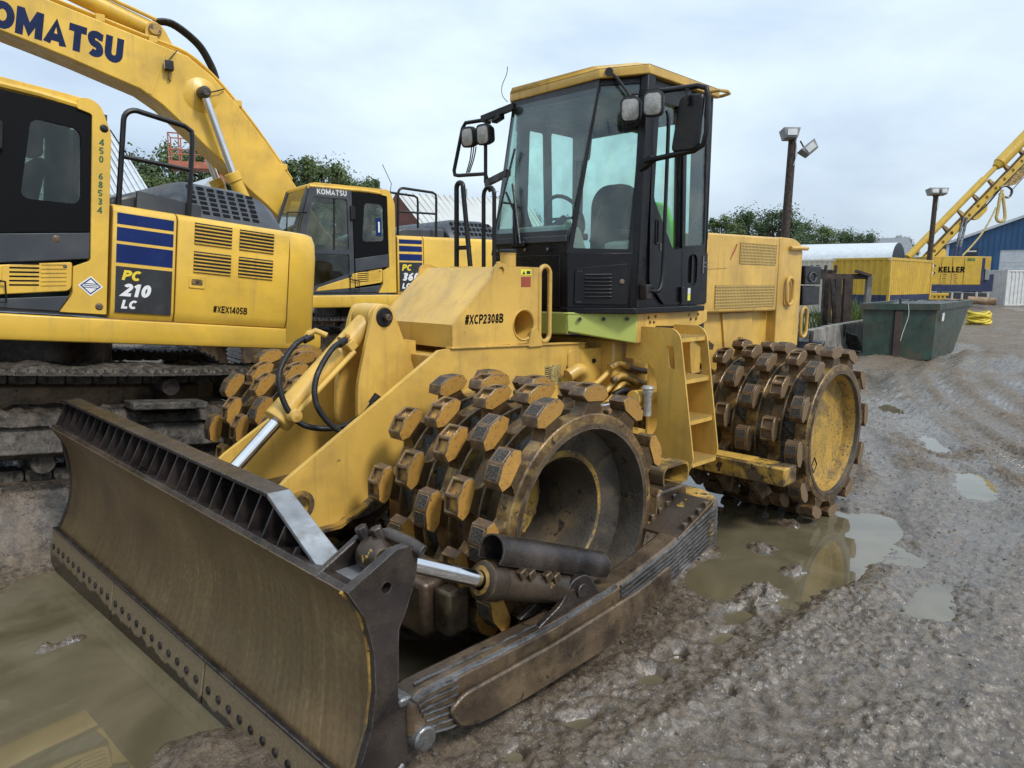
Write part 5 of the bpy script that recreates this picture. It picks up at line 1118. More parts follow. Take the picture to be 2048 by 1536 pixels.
# hi-vis vest hung in the cab
vt = MB(); 
vv = [(.30, 2.62), (.42, 2.66), (.54, 2.62), (.60, 2.44), (.62, 2.2), (.60, 1.95), (.26, 1.95), (.24, 2.2), (.26, 2.46)]
VS = MB().prism(rounded(vv, .04), 'x', -2.33, -2.28).build('safety_vest', 'vest', bevel=.02, seg=3)
tag(VS, 'lime green safety vest hanging behind the seat inside the compactor cab', 'vest')
# soften the foot edges: bevel each shared foot mesh once
for me in FOOT:
    bm = bmesh.new(); bm.from_mesh(me)
    ed = [e for e in bm.edges if len(e.link_faces) == 2 and e.calc_face_angle(0) > R(35) and min(v.co.z for v in e.verts) > .64]
    bmesh.ops.bevel(bm, geom=ed, offset=.005, segments=1, affect='EDGES', clamp_overlap=True); bm.to_mesh(me); bm.free()
    me.polygons.foreach_set('use_smooth', [True]*len(me.polygons)); me.set_sharp_from_angle(angle=R(32))
# ================================================================== excavators (local: x forward, y left, z up, origin under the slew ring)
def track(root, name, yc, L_, H_, w_, muddy, label_side):
    """crawler: frame, rollers, idler/sprocket, one object per shoe"""
    T = empty(name); T.parent = root
    T2 = MB(); r_ = H_/2; x0, x1 = -L_/2+r_, L_/2-r_
    T2.prism(rounded([(x0+.1, .20), (x1-.1, .20), (x1-.1, .50), (x0+.1, .50)], .05), 'y', yc-.16, yc+.16)
    fr = T2.build('track_frame', 'mud_dry' if muddy else 'steel_brown', T, bevel=.02)
    for k in range(8):
        x = x0+.25+(x1-x0-.5)*k/7; MB().cyl((x, yc-.2, .17), (x, yc+.2, .17), .085, n=20).build('roller', 'mud_dry' if muddy else 'steel_brown', T, bevel=.01)
    for x in (x0+(x1-x0)*.3, x0+(x1-x0)*.7): MB().lathe([(.0, .245), (.03, .245), (.035, .235), (.07, .235), (.075, .22), (.075, -.2)], (x, yc, H_-.16), (0, 1, 0), 20).build('carrier_roller', 'steel_dark', T)
    for x in (x0, x1): MB().lathe([(.0, .16), (.1, .17), (.12, .1), (r_-.11, .1), (r_-.07, .06), (r_-.07, -.06), (r_-.11, -.1), (.1, -.17), (0, -.16)], (x, yc, r_), (0, 1, 0), 32).build('drive_wheel', 'steel_brown', T)
    # shoe loop
    per = 2*(x1-x0)+2*math.pi*r_; n = int(per/.19); st = per/n
    sh = MB(); sh.box(-.088, .088, -w_/2, w_/2, -.012, .012)
    for gx_ in (-.06, 0, .06): sh.prism([(gx_-.014, .012), (gx_+.014, .012), (gx_+.005, .036), (gx_-.005, .036)], 'y', -w_/2+.005, w_/2-.005)
    me = sh.mesh('shoe', 'mud' if muddy else 'steel_dark')
    lk_ = MB(); lk_.prism(rounded([(-.09, -.10), (.09, -.10), (.09, -.012), (-.09, -.012)], .03), 'y', -.09, .11)
    lme = lk_.mesh('link', 'mud_dry' if muddy else 'steel_brown')
    for k in range(n):
        s = k*st
        if s < x1-x0: p, a = (x0+s, H_), 0.; sag = -.035*math.sin(math.pi*s/(x1-x0)); p = (p[0], H_-.012+sag)
        elif s < x1-x0+math.pi*r_: t = (s-(x1-x0))/r_; p, a = (x1+(r_-.012)*math.sin(t), r_+(r_-.012)*math.cos(t)), t
        elif s < 2*(x1-x0)+math.pi*r_: p, a = (x1-(s-(x1-x0)-math.pi*r_), .012), math.pi
        else: t = math.pi+(s-2*(x1-x0)-math.pi*r_)/r_; p, a = (x0+(r_-.012)*math.sin(t), r_+(r_-.012)*math.cos(t)), t
        o = obj('shoe', me, T, loc=(p[0], yc, p[1]), rot=(0, a, 0)); obj('link', lme, T, loc=(p[0], yc, p[1]), rot=(0, a, 0))
    if muddy:
        def mudpile(nm, xs, ya, yb, zf, amp, seed, th):
            X = np.linspace(xs[0], xs[1], 150); Yv = np.linspace(ya, yb, 26); XX, YY = np.meshgrid(X, Yv, indexing='ij')
            ZZ = zf(XX)+amp*(fbm(XX, YY, 3.5, 4, seed)+.5)*np.clip(1-np.abs((YY-(ya+yb)/2)/(abs(yb-ya)/2))**6, 0, 1)+.02*fbm(XX, YY, 30, 2, seed+9)-.02
            o = obj(nm, grid_mesh(nm, XX, YY, ZZ, MATS[th]), T); o['kind'] = 'stuff'; return o
        sg = lambda X: H_-.0-.035*np.sin(np.pi*np.clip((X-x0)/(x1-x0), 0, 1))
        mudpile('caked_mud', (x0-.1, x1+.1), yc-w_/2+.01, yc+w_/2-.005, sg, .10, 90, 'mud')
        mudpile('caked_mud', (x0+.15, x1-.15), yc-.15, yc+.27, lambda X: .50+0*X, .20, 95, 'mud')
        sk = MB(); sk.hexa([(x0+.2, yc+.165, .21), (x1-.2, yc+.165, .21), (x1-.2, yc+.30, .27), (x0+.2, yc+.30, .27)], [(x0+.2, yc+.165, .52), (x1-.2, yc+.165, .52), (x1-.2, yc+.20, .52), (x0+.2, yc+.20, .52)]); sk.build('frame_skirt', 'mud_dry', T, bevel=.01)
        MB().box(-.95, -.35, yc+.18, yc+.42, .60, .66).build('track_step', 'mud_dry', T, bevel=.01)
    return T

def excavator(name, loc, rot, P):
    """P: dimensions and lettering; near (left) side is the one seen"""
    E = empty(name, loc, rot); KY = P['yel']; Yl = P['Y']; z0 = P['z0']; tail = P['tail']; up = z0+.20
    # --- undercarriage
    track(E, 'track', P['gauge']/2, P['tl'], P['th'], P['shoe'], P['muddy'], 1); track(E, 'track', -P['gauge']/2, P['tl'], P['th'], P['shoe'], P['muddy'], -1)
    MB().box(-1.1, 1.1, -P['gauge']/2+.1, P['gauge']/2-.1, .42, .78).build('car_body', 'steel_brown', E, bevel=.05)
    MB().cyl((0, 0, .78), (0, 0, z0), .62, n=40).build('slew_ring', 'steel_dark', E)
    # --- deck
    DK = MB().prism([(1.55, z0+.005), (1.55, up-.01), (-tail+.75, up-.01), (-tail+.75, z0+.005)], 'y', -Yl+.08, Yl-.08).build('deck', 'steel_dark', E)
    SB = MB().prism([(Yl-.10, z0+.01), (Yl-.02, z0), (Yl+.0, z0+.05), (Yl-.015, up), (Yl-.10, up)], 'x', 1.62, -tail+.78).build('side_beam', KY, E, bevel=.012)
    # --- cab
    cw = Yl-1.02; cb = up+.015; ct = P['ct']; xf_, xr = P['cabf'], -.21
    CABE = MB().box(xr+.02, xf_-.02, cw+.02, Yl-.045, cb, cb+.05).build('cab', 'slate', E)
    dlo = cb+.02
    # side outline: rear yellow panel, dark door with lower yellow infill
    yo = Yl-.03; yi = Yl-.06
    rear = rounded([(xr, dlo), (xr, ct-.24), (xr+.08, ct-.04), (xr+.16, ct-.0), (xr+.24, ct-.02), (xr+.25, ct-.10), (xr+.14, ct-.12), (xr+.125, dlo+.42), (xr+.245, dlo+.36), (xr+.245, dlo+.14), (xr+.33, dlo+.0)], [.01, .05, .06, .04, .02, .02, .02, .02, .01, .03, .01])
    RP = MB().prism(rear, 'y', Yl-.10, Yl-.012).build('rear_pillar_panel', KY, CABE, bevel=.012)
    win = rounded([(xr+.32, dlo+.84), (xr+.32, ct-.34), (xr+.62, ct-.34), (xr+.69, dlo+.80)], .06)
    w2 = rounded([(xr+.20, dlo+.85), (xr+.21, ct-.25), (xr+.54, ct-.24), (xr+.60, dlo+.83)], .07)
    xb = xr+.78                      # B pillar / door hinge line
    bz = MB().prism([(xr+.12, dlo+.65), (xb-.05, dlo+.56), (xb-.02, ct-.09), (xr+.12, ct-.09)], 'y', yi, yo, holes=[w2]).build('rear_quarter', 'black_gloss', CABE)
    MB().prism(w2, 'y', yi+.008, yi+.014).build('quarter_window', 'glass_dark' if P['dark'] else 'glass_clear', CABE)
    MB().prism([(xr+.128, dlo+.435), (xr+.128, dlo+.64), (xb-.05, dlo+.55), (xb-.05, dlo+.335)], 'y', yi-.02, yo+.006).build('mid_panel', 'slate', CABE, bevel=.006)
    LP_ = MB().prism(rounded([(xr+.25, dlo+.395), (xr+.25, dlo+.17), (xb-.045, dlo+.10), (xb-.045, dlo+.32)], [.02, .05, .01, .01]), 'y', yi-.01, yo+.010).build('vent_panel', KY, CABE, bevel=.008)
    for k in range(6):
        zz_ = dlo+.19+.032*k; xa, xc = xr+.50, xr+.70
        if P['detail']: xa, xc = xr+.47, xr+.66
        MB().prism([(xa, zz_-.001), (xa, zz_+.012), (xc, zz_-.004+.0), (xc, zz_-.017)], 'y', yo+.0098, yo+.0112).build('vent_slot', 'black_ink', LP_)
        MB().bar((xr+.29, yo+.011, zz_+.025), (xa-.012, yo+.011, zz_+.006), .010, .010).build('vent_rib', KY, LP_)
    MB().cyl((xr+.30, yo+.008, dlo+.355), (xr+.30, yo+.016, dlo+.355), .014, n=12).build('vent_lock', 'steel_bright', LP_)
    MB().prism([(xr+.33, dlo+.005), (xr+.262, dlo+.13), (xb-.04, dlo+.07), (xb-.04, dlo+.005)], 'y', yi-.01, yo+.004).build('sill_panel', 'slate', CABE, bevel=.006)
    HN = MB(); HN.box(xb-.075, xb-.035, yo, yo+.02, dlo+.20, dlo+.31); HN.box(xb-.03, xb+.015, yo, yo+.018, dlo+.20, dlo+.31); HN.build('door_hinge', KY, CABE, bevel=.005)
    MB().prism(rounded([(xb-.065, ct-.52), (xb+.02, ct-.54), (xb+.02, ct-.30), (xb-.065, ct-.32)], .02), 'y', yo, yo+.035).build('door_hinge', 'black_frame', CABE, bevel=.008)
    # door: slate frame, big pane, lower pane, slanted yellow sill
    xd = xf_-.10
    dfr = rounded([(xb-.035, dlo+.01), (xb-.015, ct-.07), (xd-.16, ct-.05), (xd+.02, dlo+1.0), (xd+.03, dlo+.01)], [.01, .02, .05, .1, .02])
    dp1 = rounded([(xb+.05, dlo+.68), (xb+.06, ct-.21), (xd-.20, ct-.20), (xd-.07, dlo+.95), (xd-.06, dlo+.68)], .05)
    dp2 = rounded([(xb+.05, dlo+.31), (xb+.05, dlo+.62), (xd-.06, dlo+.62), (xd-.06, dlo+.12), (xd-.15, dlo+.10)], .03)
    DO = MB().prism(dfr, 'y', yi, yo+.005, holes=[dp1, dp2]).build('door', 'slate', CABE)
    MB().prism(dp1, 'y', yi+.008, yi+.014).build('door_window', 'glass_clear', DO); MB().prism(dp2, 'y', yi+.008, yi+.014).build('door_window', 'glass_dark', DO)
    MB().prism([(xb-.03, dlo+.085), (xb-.03, dlo+.275), (xd-.24, dlo+.09), (xd-.20, dlo+.03)], 'y', yo-.01, yo+.010).build('door_sill', KY, DO, bevel=.006)
    MB().bar((xb+.30, yo-.01, dlo+.68), (xb+.27, yo-.01, ct-.2), .018, .02).build('window_divider', 'black_frame', DO)
    MB().tube([(xb+.06, yo+.03, dlo+.30), (xb+.05, yo+.045, dlo+.22), (xb-.09, yo+.045, dlo+.20), (xb-.1, yo+.045, dlo+.05), (xb+.06, yo+.04, dlo+.04), (xb+.06, yo+.03, dlo+.30)], .008, 6).build('grab_loop', 'black_frame', DO)
    # front, right side, back, roof of the cab
    fw = [(xd-.15, ct-.06), (xf_-.02, dlo+1.0), (xf_, dlo)]
    for y0_, y1_ in ((Yl-.10, yi-.001), (cw+.02, cw+.08)):
        for (xa, za), (xb_, zb_) in zip(fw[:-1], fw[1:]): MB().bar((xa, (y0_+y1_)/2, za), (xb_, (y0_+y1_)/2, zb_), .055, .055, up=(0, 1, 0)).build('front_post', 'slate', CABE, bevel=.01)
    MB().hexa([(fw[0][0], cw+.06, fw[0][1]), (fw[0][0], Yl-.09, fw[0][1]), (fw[1][0], Yl-.09, fw[1][1]), (fw[1][0], cw+.06, fw[1][1])], [(fw[0][0]+.006, cw+.06, fw[0][1]), (fw[0][0]+.006, Yl-.09, fw[0][1]), (fw[1][0]+.006, Yl-.09, fw[1][1]), (fw[1][0]+.006, cw+.06, fw[1][1])]).build('windshield', 'glass_clear', CABE)
    MB().box(fw[2][0]-.02, fw[2][0], cw+.06, Yl-.09, dlo+.05, dlo+.95).build('lower_windshield', 'glass_clear', CABE)
    rwn = [(xr+.25, dlo+.8), (xr+.25, ct-.2), (xd-.2, ct-.2), (xd-.05, dlo+.8)]
    MB().prism([(xr, dlo), (xr, ct-.08), (xd-.15, ct-.08), (xd, dlo+1.0), (xd, dlo)], 'y', cw+.02, cw+.05, holes=[rwn]).build('right_wall', 'slate', CABE)
    MB().prism(rwn, 'y', cw+.03, cw+.036).build('right_window', 'glass_clear', CABE)
    bwn = rect2(cw+.15, Yl-.2, dlo+.75, ct-.25)
    MB().prism(rect2(cw+.02, Yl-.10, dlo, ct-.08), 'x', xr+.01, xr+.04, holes=[bwn]).build('back_wall', 'slate', CABE); MB().prism(bwn, 'x', xr+.02, xr+.026).build('back_window', 'glass_clear', CABE)
    RO = MB().prism(rounded([(xr+.06, ct-.085), (xr+.16, ct-.01), (xr+.30, ct+.0), (xd-.25, ct+.015), (xd-.14, ct-.02), (xd-.13, ct-.085)], [.02, .05, .05, .1, .05, .01]), 'y', cw+.02, Yl-.05).build('cab_roof', KY, CABE, bevel=.03, seg=3)
    MB().tube([(xr+.22, Yl-.045, ct-.075), (xr+.5, Yl-.045, ct-.055), (xd-.16, Yl-.045, ct-.05)], .026, 8).build('roof_gutter', KY, CABE)
    st = MB().box(xr+.55, xr+1.0, cw+.28, cw+.75, dlo+.35, dlo+.5).build('seat', 'seat_fabric', CABE, bevel=.04)
    MB().hexa([(xr+.50, cw+.28, dlo+.45), (xr+.62, cw+.28, dlo+.45), (xr+.62, cw+.75, dlo+.45), (xr+.50, cw+.75, dlo+.45)], [(xr+.36, cw+.3, dlo+1.2), (xr+.46, cw+.3, dlo+1.2), (xr+.46, cw+.72, dlo+1.2), (xr+.36, cw+.72, dlo+1.2)]).build('seat_back', 'seat_fabric', st, bevel=.04)
    MB().box(xr+.38, xr+.48, cw+.39, cw+.64, dlo+1.22, dlo+1.42).build('headrest', 'seat_fabric', st, bevel=.03)
    MB().box(xr+.75, xr+1.1, Yl-.32, Yl-.20, dlo+.3, dlo+.62).build('console', 'black_plastic', CABE, bevel=.03)
    # --- panels behind the cab
    xp = -.235; xq = xp-P['pw']; zt = P['zt']; xe = P['xe']
    def band(o_): return Yl-.02+o_
    def crown(x0_, x1_, nm, mt_):   # panel with rounded shoulder and turned-in foot
        prof_ = [(Yl-.5, up+.005), (Yl-.03, up+.005), (Yl-.012, up+.04), (Yl, up+.09), (Yl, zt-.07), (Yl-.02, zt-.03), (Yl-.06, zt-.01), (Yl-.2, zt), (Yl-.5, zt)]
        return MB().prism(prof_, 'x', x0_, x1_).build(nm, mt_, E, bevel=.008)
    SP = crown(xp, xq+.006, 'sticker_panel', KY); DP = crown(xq-.006, xe+.008, 'service_door', KY)
    th_ = (zt-.13-(up+.03)); yb = Yl+.002
    def dec(nm, mt_, z0_, z1_, dx=.0): return MB().prism([(xp-.03-dx, z0_), (xp-.03-dx, z1_), (xq+.03-dx*1.5, z1_-.002), (xq+.03-dx*1.5, z0_)], 'y', yb-.004, yb+.0005).build(nm, mt_, SP)
    zs = zt-.075
    if P['detail']: spec = ((.0, .09), (.115, .225), (.25, .40))
    else: spec = ((.0, .07), (.105, .20), (.24, .35))
    for a, b in spec: dec('blue_stripe', 'blue_decal', zs-b, zs-a)
    dk = MB().prism([(xp-.03, up+.06), (xp-.03, zs-spec[2][1]-.03), (xq+.03, zs-spec[2][1]-.03), (xq+.03, up+.06)], 'y', yb-.03, yb+.0005).build('model_plate', 'charcoal', SP)
    zz0 = zs-spec[2][1]-.03; hh = zz0-(up+.06); FVv = (-1, 0, 0)
    for s_, f0, sz, mt_, dx in ((P['t1'], .71, .22, 'yellow_print', .045), (P['t2'], .36, .28, 'white_paint', .045), (P['t3'], .09, .19, 'white_paint', .045)):
        text('lettering', s_, SP, mt_, (xp-.03-dx, yb+.001, up+.06+hh*f0), FVv, (0, 0, 1), hh*sz, t=.25, shear=.2, sx=1.12)
    # rear half: cleat lines, vents, lock
    if P['detail']:
        for cx_, cz_ in ((xq-.31, zt-.155), (xq-.31, zt-.40), (xq-.71, zt-.155), (xq-.71, zt-.40)):
            wv = .165; vb = MB().prism(rect2(cx_-wv, cx_+wv, cz_-.092, cz_+.092), 'y', yb-.003, yb+.0008).build('vent_recess', 'charcoal', DP)
            for k in range(6): MB().hexa([(cx_-wv, yb, cz_-.090+.031*k), (cx_+wv, yb, cz_-.090+.031*k), (cx_+wv, yb+.001, cz_-.075+.031*k), (cx_-wv, yb+.001, cz_-.075+.031*k)], [(cx_-wv, yb+.012, cz_-.087+.031*k), (cx_+wv, yb+.012, cz_-.087+.031*k), (cx_+wv, yb+.012, cz_-.079+.031*k), (cx_-wv, yb+.012, cz_-.079+.031*k)]).build('louver', KY, vb)
        lk2 = MB().prism(rounded(rect2(xq-.25, xq-.11, zt-.63, zt-.52), .015), 'y', yb-.002, yb+.006).build('door_latch', KY, DP, bevel=.003)
        MB().prism(rounded(rect2(xq-.225, xq-.13, zt-.60, zt-.55), .01), 'y', yb+.006, yb+.010).build('latch_paddle', 'cat_yellow_worn', lk2); MB().cyl((xq-.18, yb+.008, zt-.575), (xq-.18, yb+.016, zt-.575), .012, n=10).build('latch_key', 'steel_dark', lk2)
        text('lettering', '#XEX1405B', DP, 'black_ink', (xq-.33, Yl+.001, zt-.83), FVv, (0, 0, 1), .062, t=.20, shear=.05, sx=.78)
        for i, ch in enumerate('450 68534'):
            if ch != ' ': text('lettering', ch, RP, 'green_ink', (xr+.085, Yl-.0115, ct-.345-.066*i), FVv, (0, 0, 1), .052, t=.20)
        MB().prism([(xr+.03, dlo+.22), (xr+.12, dlo+.30), (xr+.21, dlo+.22), (xr+.12, dlo+.14)], 'y', Yl-.012, Yl-.0105).build('diamond_sticker', 'white_paint', RP)
        MB().prism([(xr+.045, dlo+.22), (xr+.12, dlo+.287), (xr+.195, dlo+.22), (xr+.12, dlo+.153)], 'y', Yl-.0105, Yl-.0100, holes=[[(xr+.058, dlo+.22), (xr+.12, dlo+.275), (xr+.182, dlo+.22), (xr+.12, dlo+.165)]]).build('sticker_border', 'blue_decal', RP)
        m2 = MB()
        for k in range(3): m2.box(xr+.07, xr+.17, Yl-.0105, Yl-.010, dlo+.205+.015*k, dlo+.211+.015*k)
        m2.build('sticker_print', 'blue_decal', RP)
        MB().lathe([(.0, .012), (.012, .012), (.02, .004), (.032, .0)], (xr+.055, Yl-.012, ct-.21), (0, 1, 0), 16).build('pillar_knob', 'rubber', RP)
        MB().lathe([(.0, .008), (.02, .008), (.03, .0)], (xr+.055, Yl-.012, dlo+.06), (0, 1, 0), 14).build('pillar_knob', 'steel_brown', RP)
        MB().lathe([(.0, .004), (.018, .004), (.028, .0)], (xr+.36, yo+.006, dlo+.56), (0, 1, 0), 14).build('door_lock', 'steel_brown', CABE)
        MB().tube(catmull([(xr+.0, Yl-.05, ct-.20), (xr-.06, Yl-.05, ct-.28), (xr-.13, Yl-.05, ct-.37)], 4), .005, 5).build('aerial', 'black_frame', CABE)
    else:
        text('lettering', 'KOMATSU', DO, 'off_white', (xd-.27, yo+.0055, ct-.165), FVv, (0, 0, 1), .085, t=.2, sx=.95)
        MB().prism(rect2(xr+.24, xr+.34, dlo+.93, dlo+1.22), 'y', yi+.015, yi+.017).build('window_sticker', 'blue_decal', CABE)
        MB().box(xr+.27, xr+.30, yi+.0175, yi+.018, dlo+.99, dlo+1.16).build('sticker_print', 'white_paint', CABE)
        MB().tube([(xr+.0, Yl-.2, ct-.1), (xr-.04, Yl-.2, ct+.12), (xr+.12, Yl-.2, ct+.42)], .006, 5).build('aerial', 'black_frame', CABE)
        MB().tube([(xd-.1, Yl-.02, ct-.45), (xf_+.12, Yl+.0, ct-.47), (xf_+.14, Yl, ct-.75), (xf_+.02, Yl-.02, ct-.95)], .012, 6).build('grab_rail', 'black_frame', CABE)
    # --- counterweight with rounded tail
    cwp = []
    for k in range(9): a = R(90*k/8); cwp.append((-tail+.80-.0-(.72)*math.sin(a)**1.0*1.0, (Yl-.42)+.42*math.cos(a)))
    cwp = [(xe, Yl), (xe-.16, Yl-.004), (xe-.25, Yl-.02), (xe-.30, Yl-.06), (xe-.33, Yl-.12), (xe-.37, Yl-.25), (xe-.42, Yl-.42), (xe-.58, Yl*.55), (xe-.76, Yl*.25), (xe-.84, 0)]
    full = cwp+[(x, -y) for x, y in cwp[::-1] if abs(y) > .01]
    mbc = MB(); lay = [(z0+.0, .965), (z0+.06, 1.0), (zt-.25, 1.0), (zt-.10, .985), (zt-.02, .95), (zt, .90)]; nn = len(full); cx0 = xe
    for i, (z_, s_) in enumerate(lay):
        mbc.v += [(cx0+(x-cx0)*s_, y*s_, z_) for x, y in full]
        if i: mbc.f += [[(i-1)*nn+j, (i-1)*nn+(j+1) % nn, i*nn+(j+1) % nn, i*nn+j] for j in range(nn)]; mbc.m += [0]*nn
    mbc.f += [list(range(nn))[::-1], list(range((len(lay)-1)*nn, len(lay)*nn))]; mbc.m += [0, 0]
    mbc.build('counterweight', KY, E, smooth=40)
    # --- engine cover
    hx0, hx1 = P['hood']; hz = P['hz']
    def hprof(f): return [(Yl-.12, zt-.06), (Yl-.15, zt+.03*f), (Yl-.35, zt+(hz-zt)*.90*f), (Yl-.47, zt+(hz-zt)*f), (-Yl+.55, zt+(hz-zt)*f), (-Yl+.3, zt-.06)]
    mbh = MB(); xs_ = [(hx0, .55), (hx0-.10, .9), (hx0-.22, 1.0), (hx1+.35, 1.0), (hx1+.18, .90), (hx1+.05, .60), (hx1, .2)]
    for i, (x, f) in enumerate(xs_):
        mbh.v += [(x, y, z) for y, z in hprof(f)]
        if i: mbh.f += [[(i-1)*6+j, (i-1)*6+(j+1) % 6, i*6+(j+1) % 6, i*6+j] for j in range(6)]; mbh.m += [0]*6
    mbh.f += [list(range(6)), list(range((len(xs_)-1)*6, len(xs_)*6))]; mbh.m += [0, 0]
    HDE = mbh.build('engine_cover', 'slate', E, smooth=50, bevel=.02)
    cols, rws = (7, 6) if P['detail'] else (10, 3)
    p00, p01 = Vector((0, Yl-.15, zt+.03)), Vector((0, Yl-.35, zt+(hz-zt)*.90)); p02 = Vector((0, Yl-.55, hz))
    gx0, gx1 = P['grx']
    for c in range(cols):
        for r_ in range(rws):
            f = (r_+.5)/rws
            if r_ > .7*rws and c == 0: pass
            a = p00.lerp(p01, f) if f <= 1 else p01
            d = (p01-p00).normalized(); nrm = Vector((0, d.z, -d.y)); xx_ = gx0+(gx1-gx0)*(c+.5)/cols; hw = abs(gx1-gx0)/cols*.34; hh_ = (p01-p00).length/rws*.30
            q = [a+d*sy*hh_+Vector((xx_+sx*hw, 0, 0))+nrm*.002 for sx, sy in ((-1, -1), (1, -1), (1, 1), (-1, 1))]
            MB().hexa(q, [v+nrm*.0025 for v in q]).build('grille_slot', 'black_ink', HDE)
    if P['detail']: MB().prism([(-.45, zt-.01), (-.98, zt-.02), (-.98, zt+.10), (-.45, zt+.14)], 'y', Yl-.17, Yl-.13).build('cover_lip', 'slate', HDE)
    MB().prism([(-.25, zt-.03), (hx0+.05, zt-.03), (hx0+.05, zt+(hz-zt)*.45), (-.45, zt+(hz-zt)*.40), (-.25, zt+.05)], 'y', -Yl+.4, Yl-.22).build('engine_cover_front', 'slate', HDE, bevel=.05, seg=3)
    # handrail
    def HR(xa, xb_, y, h, h2):
        return [(xa, y, zt-.02), (xa-.02, y, zt+h-.10)]+[(xa-.02+(-.10)*(1-math.cos(R(18*k))), y, zt+h-.10+.10*math.sin(R(18*k))) for k in range(1, 6)]+[(xb_+.06, y, zt+h2+.03), (xb_, y, zt+h2), (xb_-.01, y, zt+h2-.08), (xb_+.0, y, zt-.02)]
    hr = P['rail']; m2 = MB(); m2.tube(HR(hr[0], hr[1], Yl-.10, hr[2], hr[2]-.06), .022, 8)
    m2.tube([(hr[0]-.01, Yl-.10, zt+hr[2]*.5), (hr[1], Yl-.10, zt+hr[2]*.5-.0)], .018, 8)
    if P['detail'] is False: MB().tube(HR(hr[0], hr[1], Yl-.75, hr[2], hr[2]-.06), .02, 8).build('handrail', 'black_frame', E)
    m2.build('handrail', 'black_frame', E)
    return E
YT = .094
EX1 = excavator('excavator', (1.45, -3.86, .38), (0, -YT, 0), dict(yel='kom_yellow', Y=1.355, z0=1.12, tail=2.94, gauge=2.38, tl=4.45, th=.93, shoe=.70, muddy=True, ct=3.03, cabf=1.55, dark=True, detail=True, pw=.50, zt=2.26, t1='PC', t2='210', t3='LC', xe=-1.78, hood=(-.72, -1.80), hz=2.60, grx=(-.90, -1.55), rail=(-.30, -.86, .78)))
tag(EX1, 'yellow crawler excavator at the left edge with PC 210 LC plate and mud-caked tracks', 'excavator', 'crawler excavators parked on the left')
EX2 = excavator('excavator', (-4.35, -7.647, .349), (0, 0, -.13918), dict(yel='kom_yellow', Y=1.5, z0=1.20, tail=3.45, gauge=2.59, tl=4.9, th=1.05, shoe=.70, muddy=False, ct=3.13, cabf=1.50, dark=False, detail=False, pw=.50, zt=2.40, t1='PC', t2='360', t3='LC', xe=-2.3, hood=(-1.35, -2.55), hz=2.74, grx=(-1.45, -2.35), rail=(-.30, -1.05, .78)))
tag(EX2, 'yellow crawler excavator with a long raised boom, behind the compactor hood', 'excavator', 'crawler excavators parked on the left')
# --- boom of the second excavator
up_ = [(5.9, 5.70), (4.36, 5.42), (3.77, 5.28), (3.09, 5.12), (2.63, 5.01), (2.27, 4.76), (1.90, 4.38), (1.49, 3.87), (1.05, 3.26), (.55, 2.55), (.25, 2.20)]
lo_ = [(.1, 1.98), (.35, 1.85), (.75, 2.10), (1.53, 2.87), (1.82, 3.11), (2.15, 3.45), (2.45, 3.71), (2.74, 3.98), (3.03, 4.24), (3.32, 4.42), (3.80, 4.57), (4.21, 4.70), (4.60, 4.81), (4.97, 4.91), (5.95, 5.2)]
KY = 'kom_yellow'
BM = MB().prism(up_+lo_[::1], 'y', -.29, .29).build('boom', KY, EX2, bevel=.02)
for y in (.292, -.292):
    s = 1 if y > 0 else -1
    MB().lathe([(.0, .10), (.10, .10), (.11, .08), (.11, .05), (.19, .03), (.26, .0)], (2.47, y, 4.46), (0, s, 0), 28).build('cylinder_boss', KY, BM)
    MB().lathe([(.0, .30), (.05, .30), (.085, .27), (.095, .16), (.095, .10)], (2.47, y, 4.46), (0, s, 0), 20).build('rod_eye', 'mud', BM)
    BC = MB().cyl((2.08, s*.47, 3.22), (1.28, s*.47, 1.42), .10, n=24).build('boom_cylinder', KY, EX2, bevel=.01)
    MB().cyl((2.12, s*.47, 3.31), (2.06, s*.47, 3.18), .118, n=24).build('gland', KY, BC, bevel=.01)
    MB().cyl((2.47, s*.47, 4.46), (2.05, s*.47, 3.15), .056, n=20).build('rod', 'chrome', BC)
MB().prism([(2.95, 5.06), (2.90, 5.06), (3.16, 4.36), (3.21, 4.38)], 'y', .291, .297).build('weld_seam', KY, BM); MB().prism([(1.90, 4.36), (1.86, 4.32), (2.18, 3.50), (2.22, 3.54)], 'y', .291, .297).build('weld_seam', KY, BM)
nn_ = Vector((3.52-4.49, 0, 4.857-5.009)).normalized(); uu_ = Vector((-nn_.z, 0, nn_.x)) if nn_.x > 0 else Vector((nn_.z, 0, -nn_.x))
text('lettering', 'KOMATSU', BM, 'blue_letter', Vector((5.06, .2915, 4.955))-nn_*.27, nn_, uu_, .36, t=.28, sx=.87, gap=.045)
def offset_line(pts, o): return [Vector((x, y, z+o)) for x, y, z in pts]
for dy, o in ((.20, .07), (.12, .07), (-.16, .08)):
    ln = [(x, dy, z+o) for x, z in up_[1:9]]; MB().tube(catmull(ln, 4), .022, 8).build('oil_line', KY, BM)
for x, z, d in ((3.77, 5.28, 0), (3.09, 5.12, 0), (1.9, 4.38, 0), (1.2, 3.46, 0)): MB().box(-.06, .06, .05, .26, .02, .12).build('line_clamp', KY, BM, bevel=.01, loc=(x, 0, z-.02))
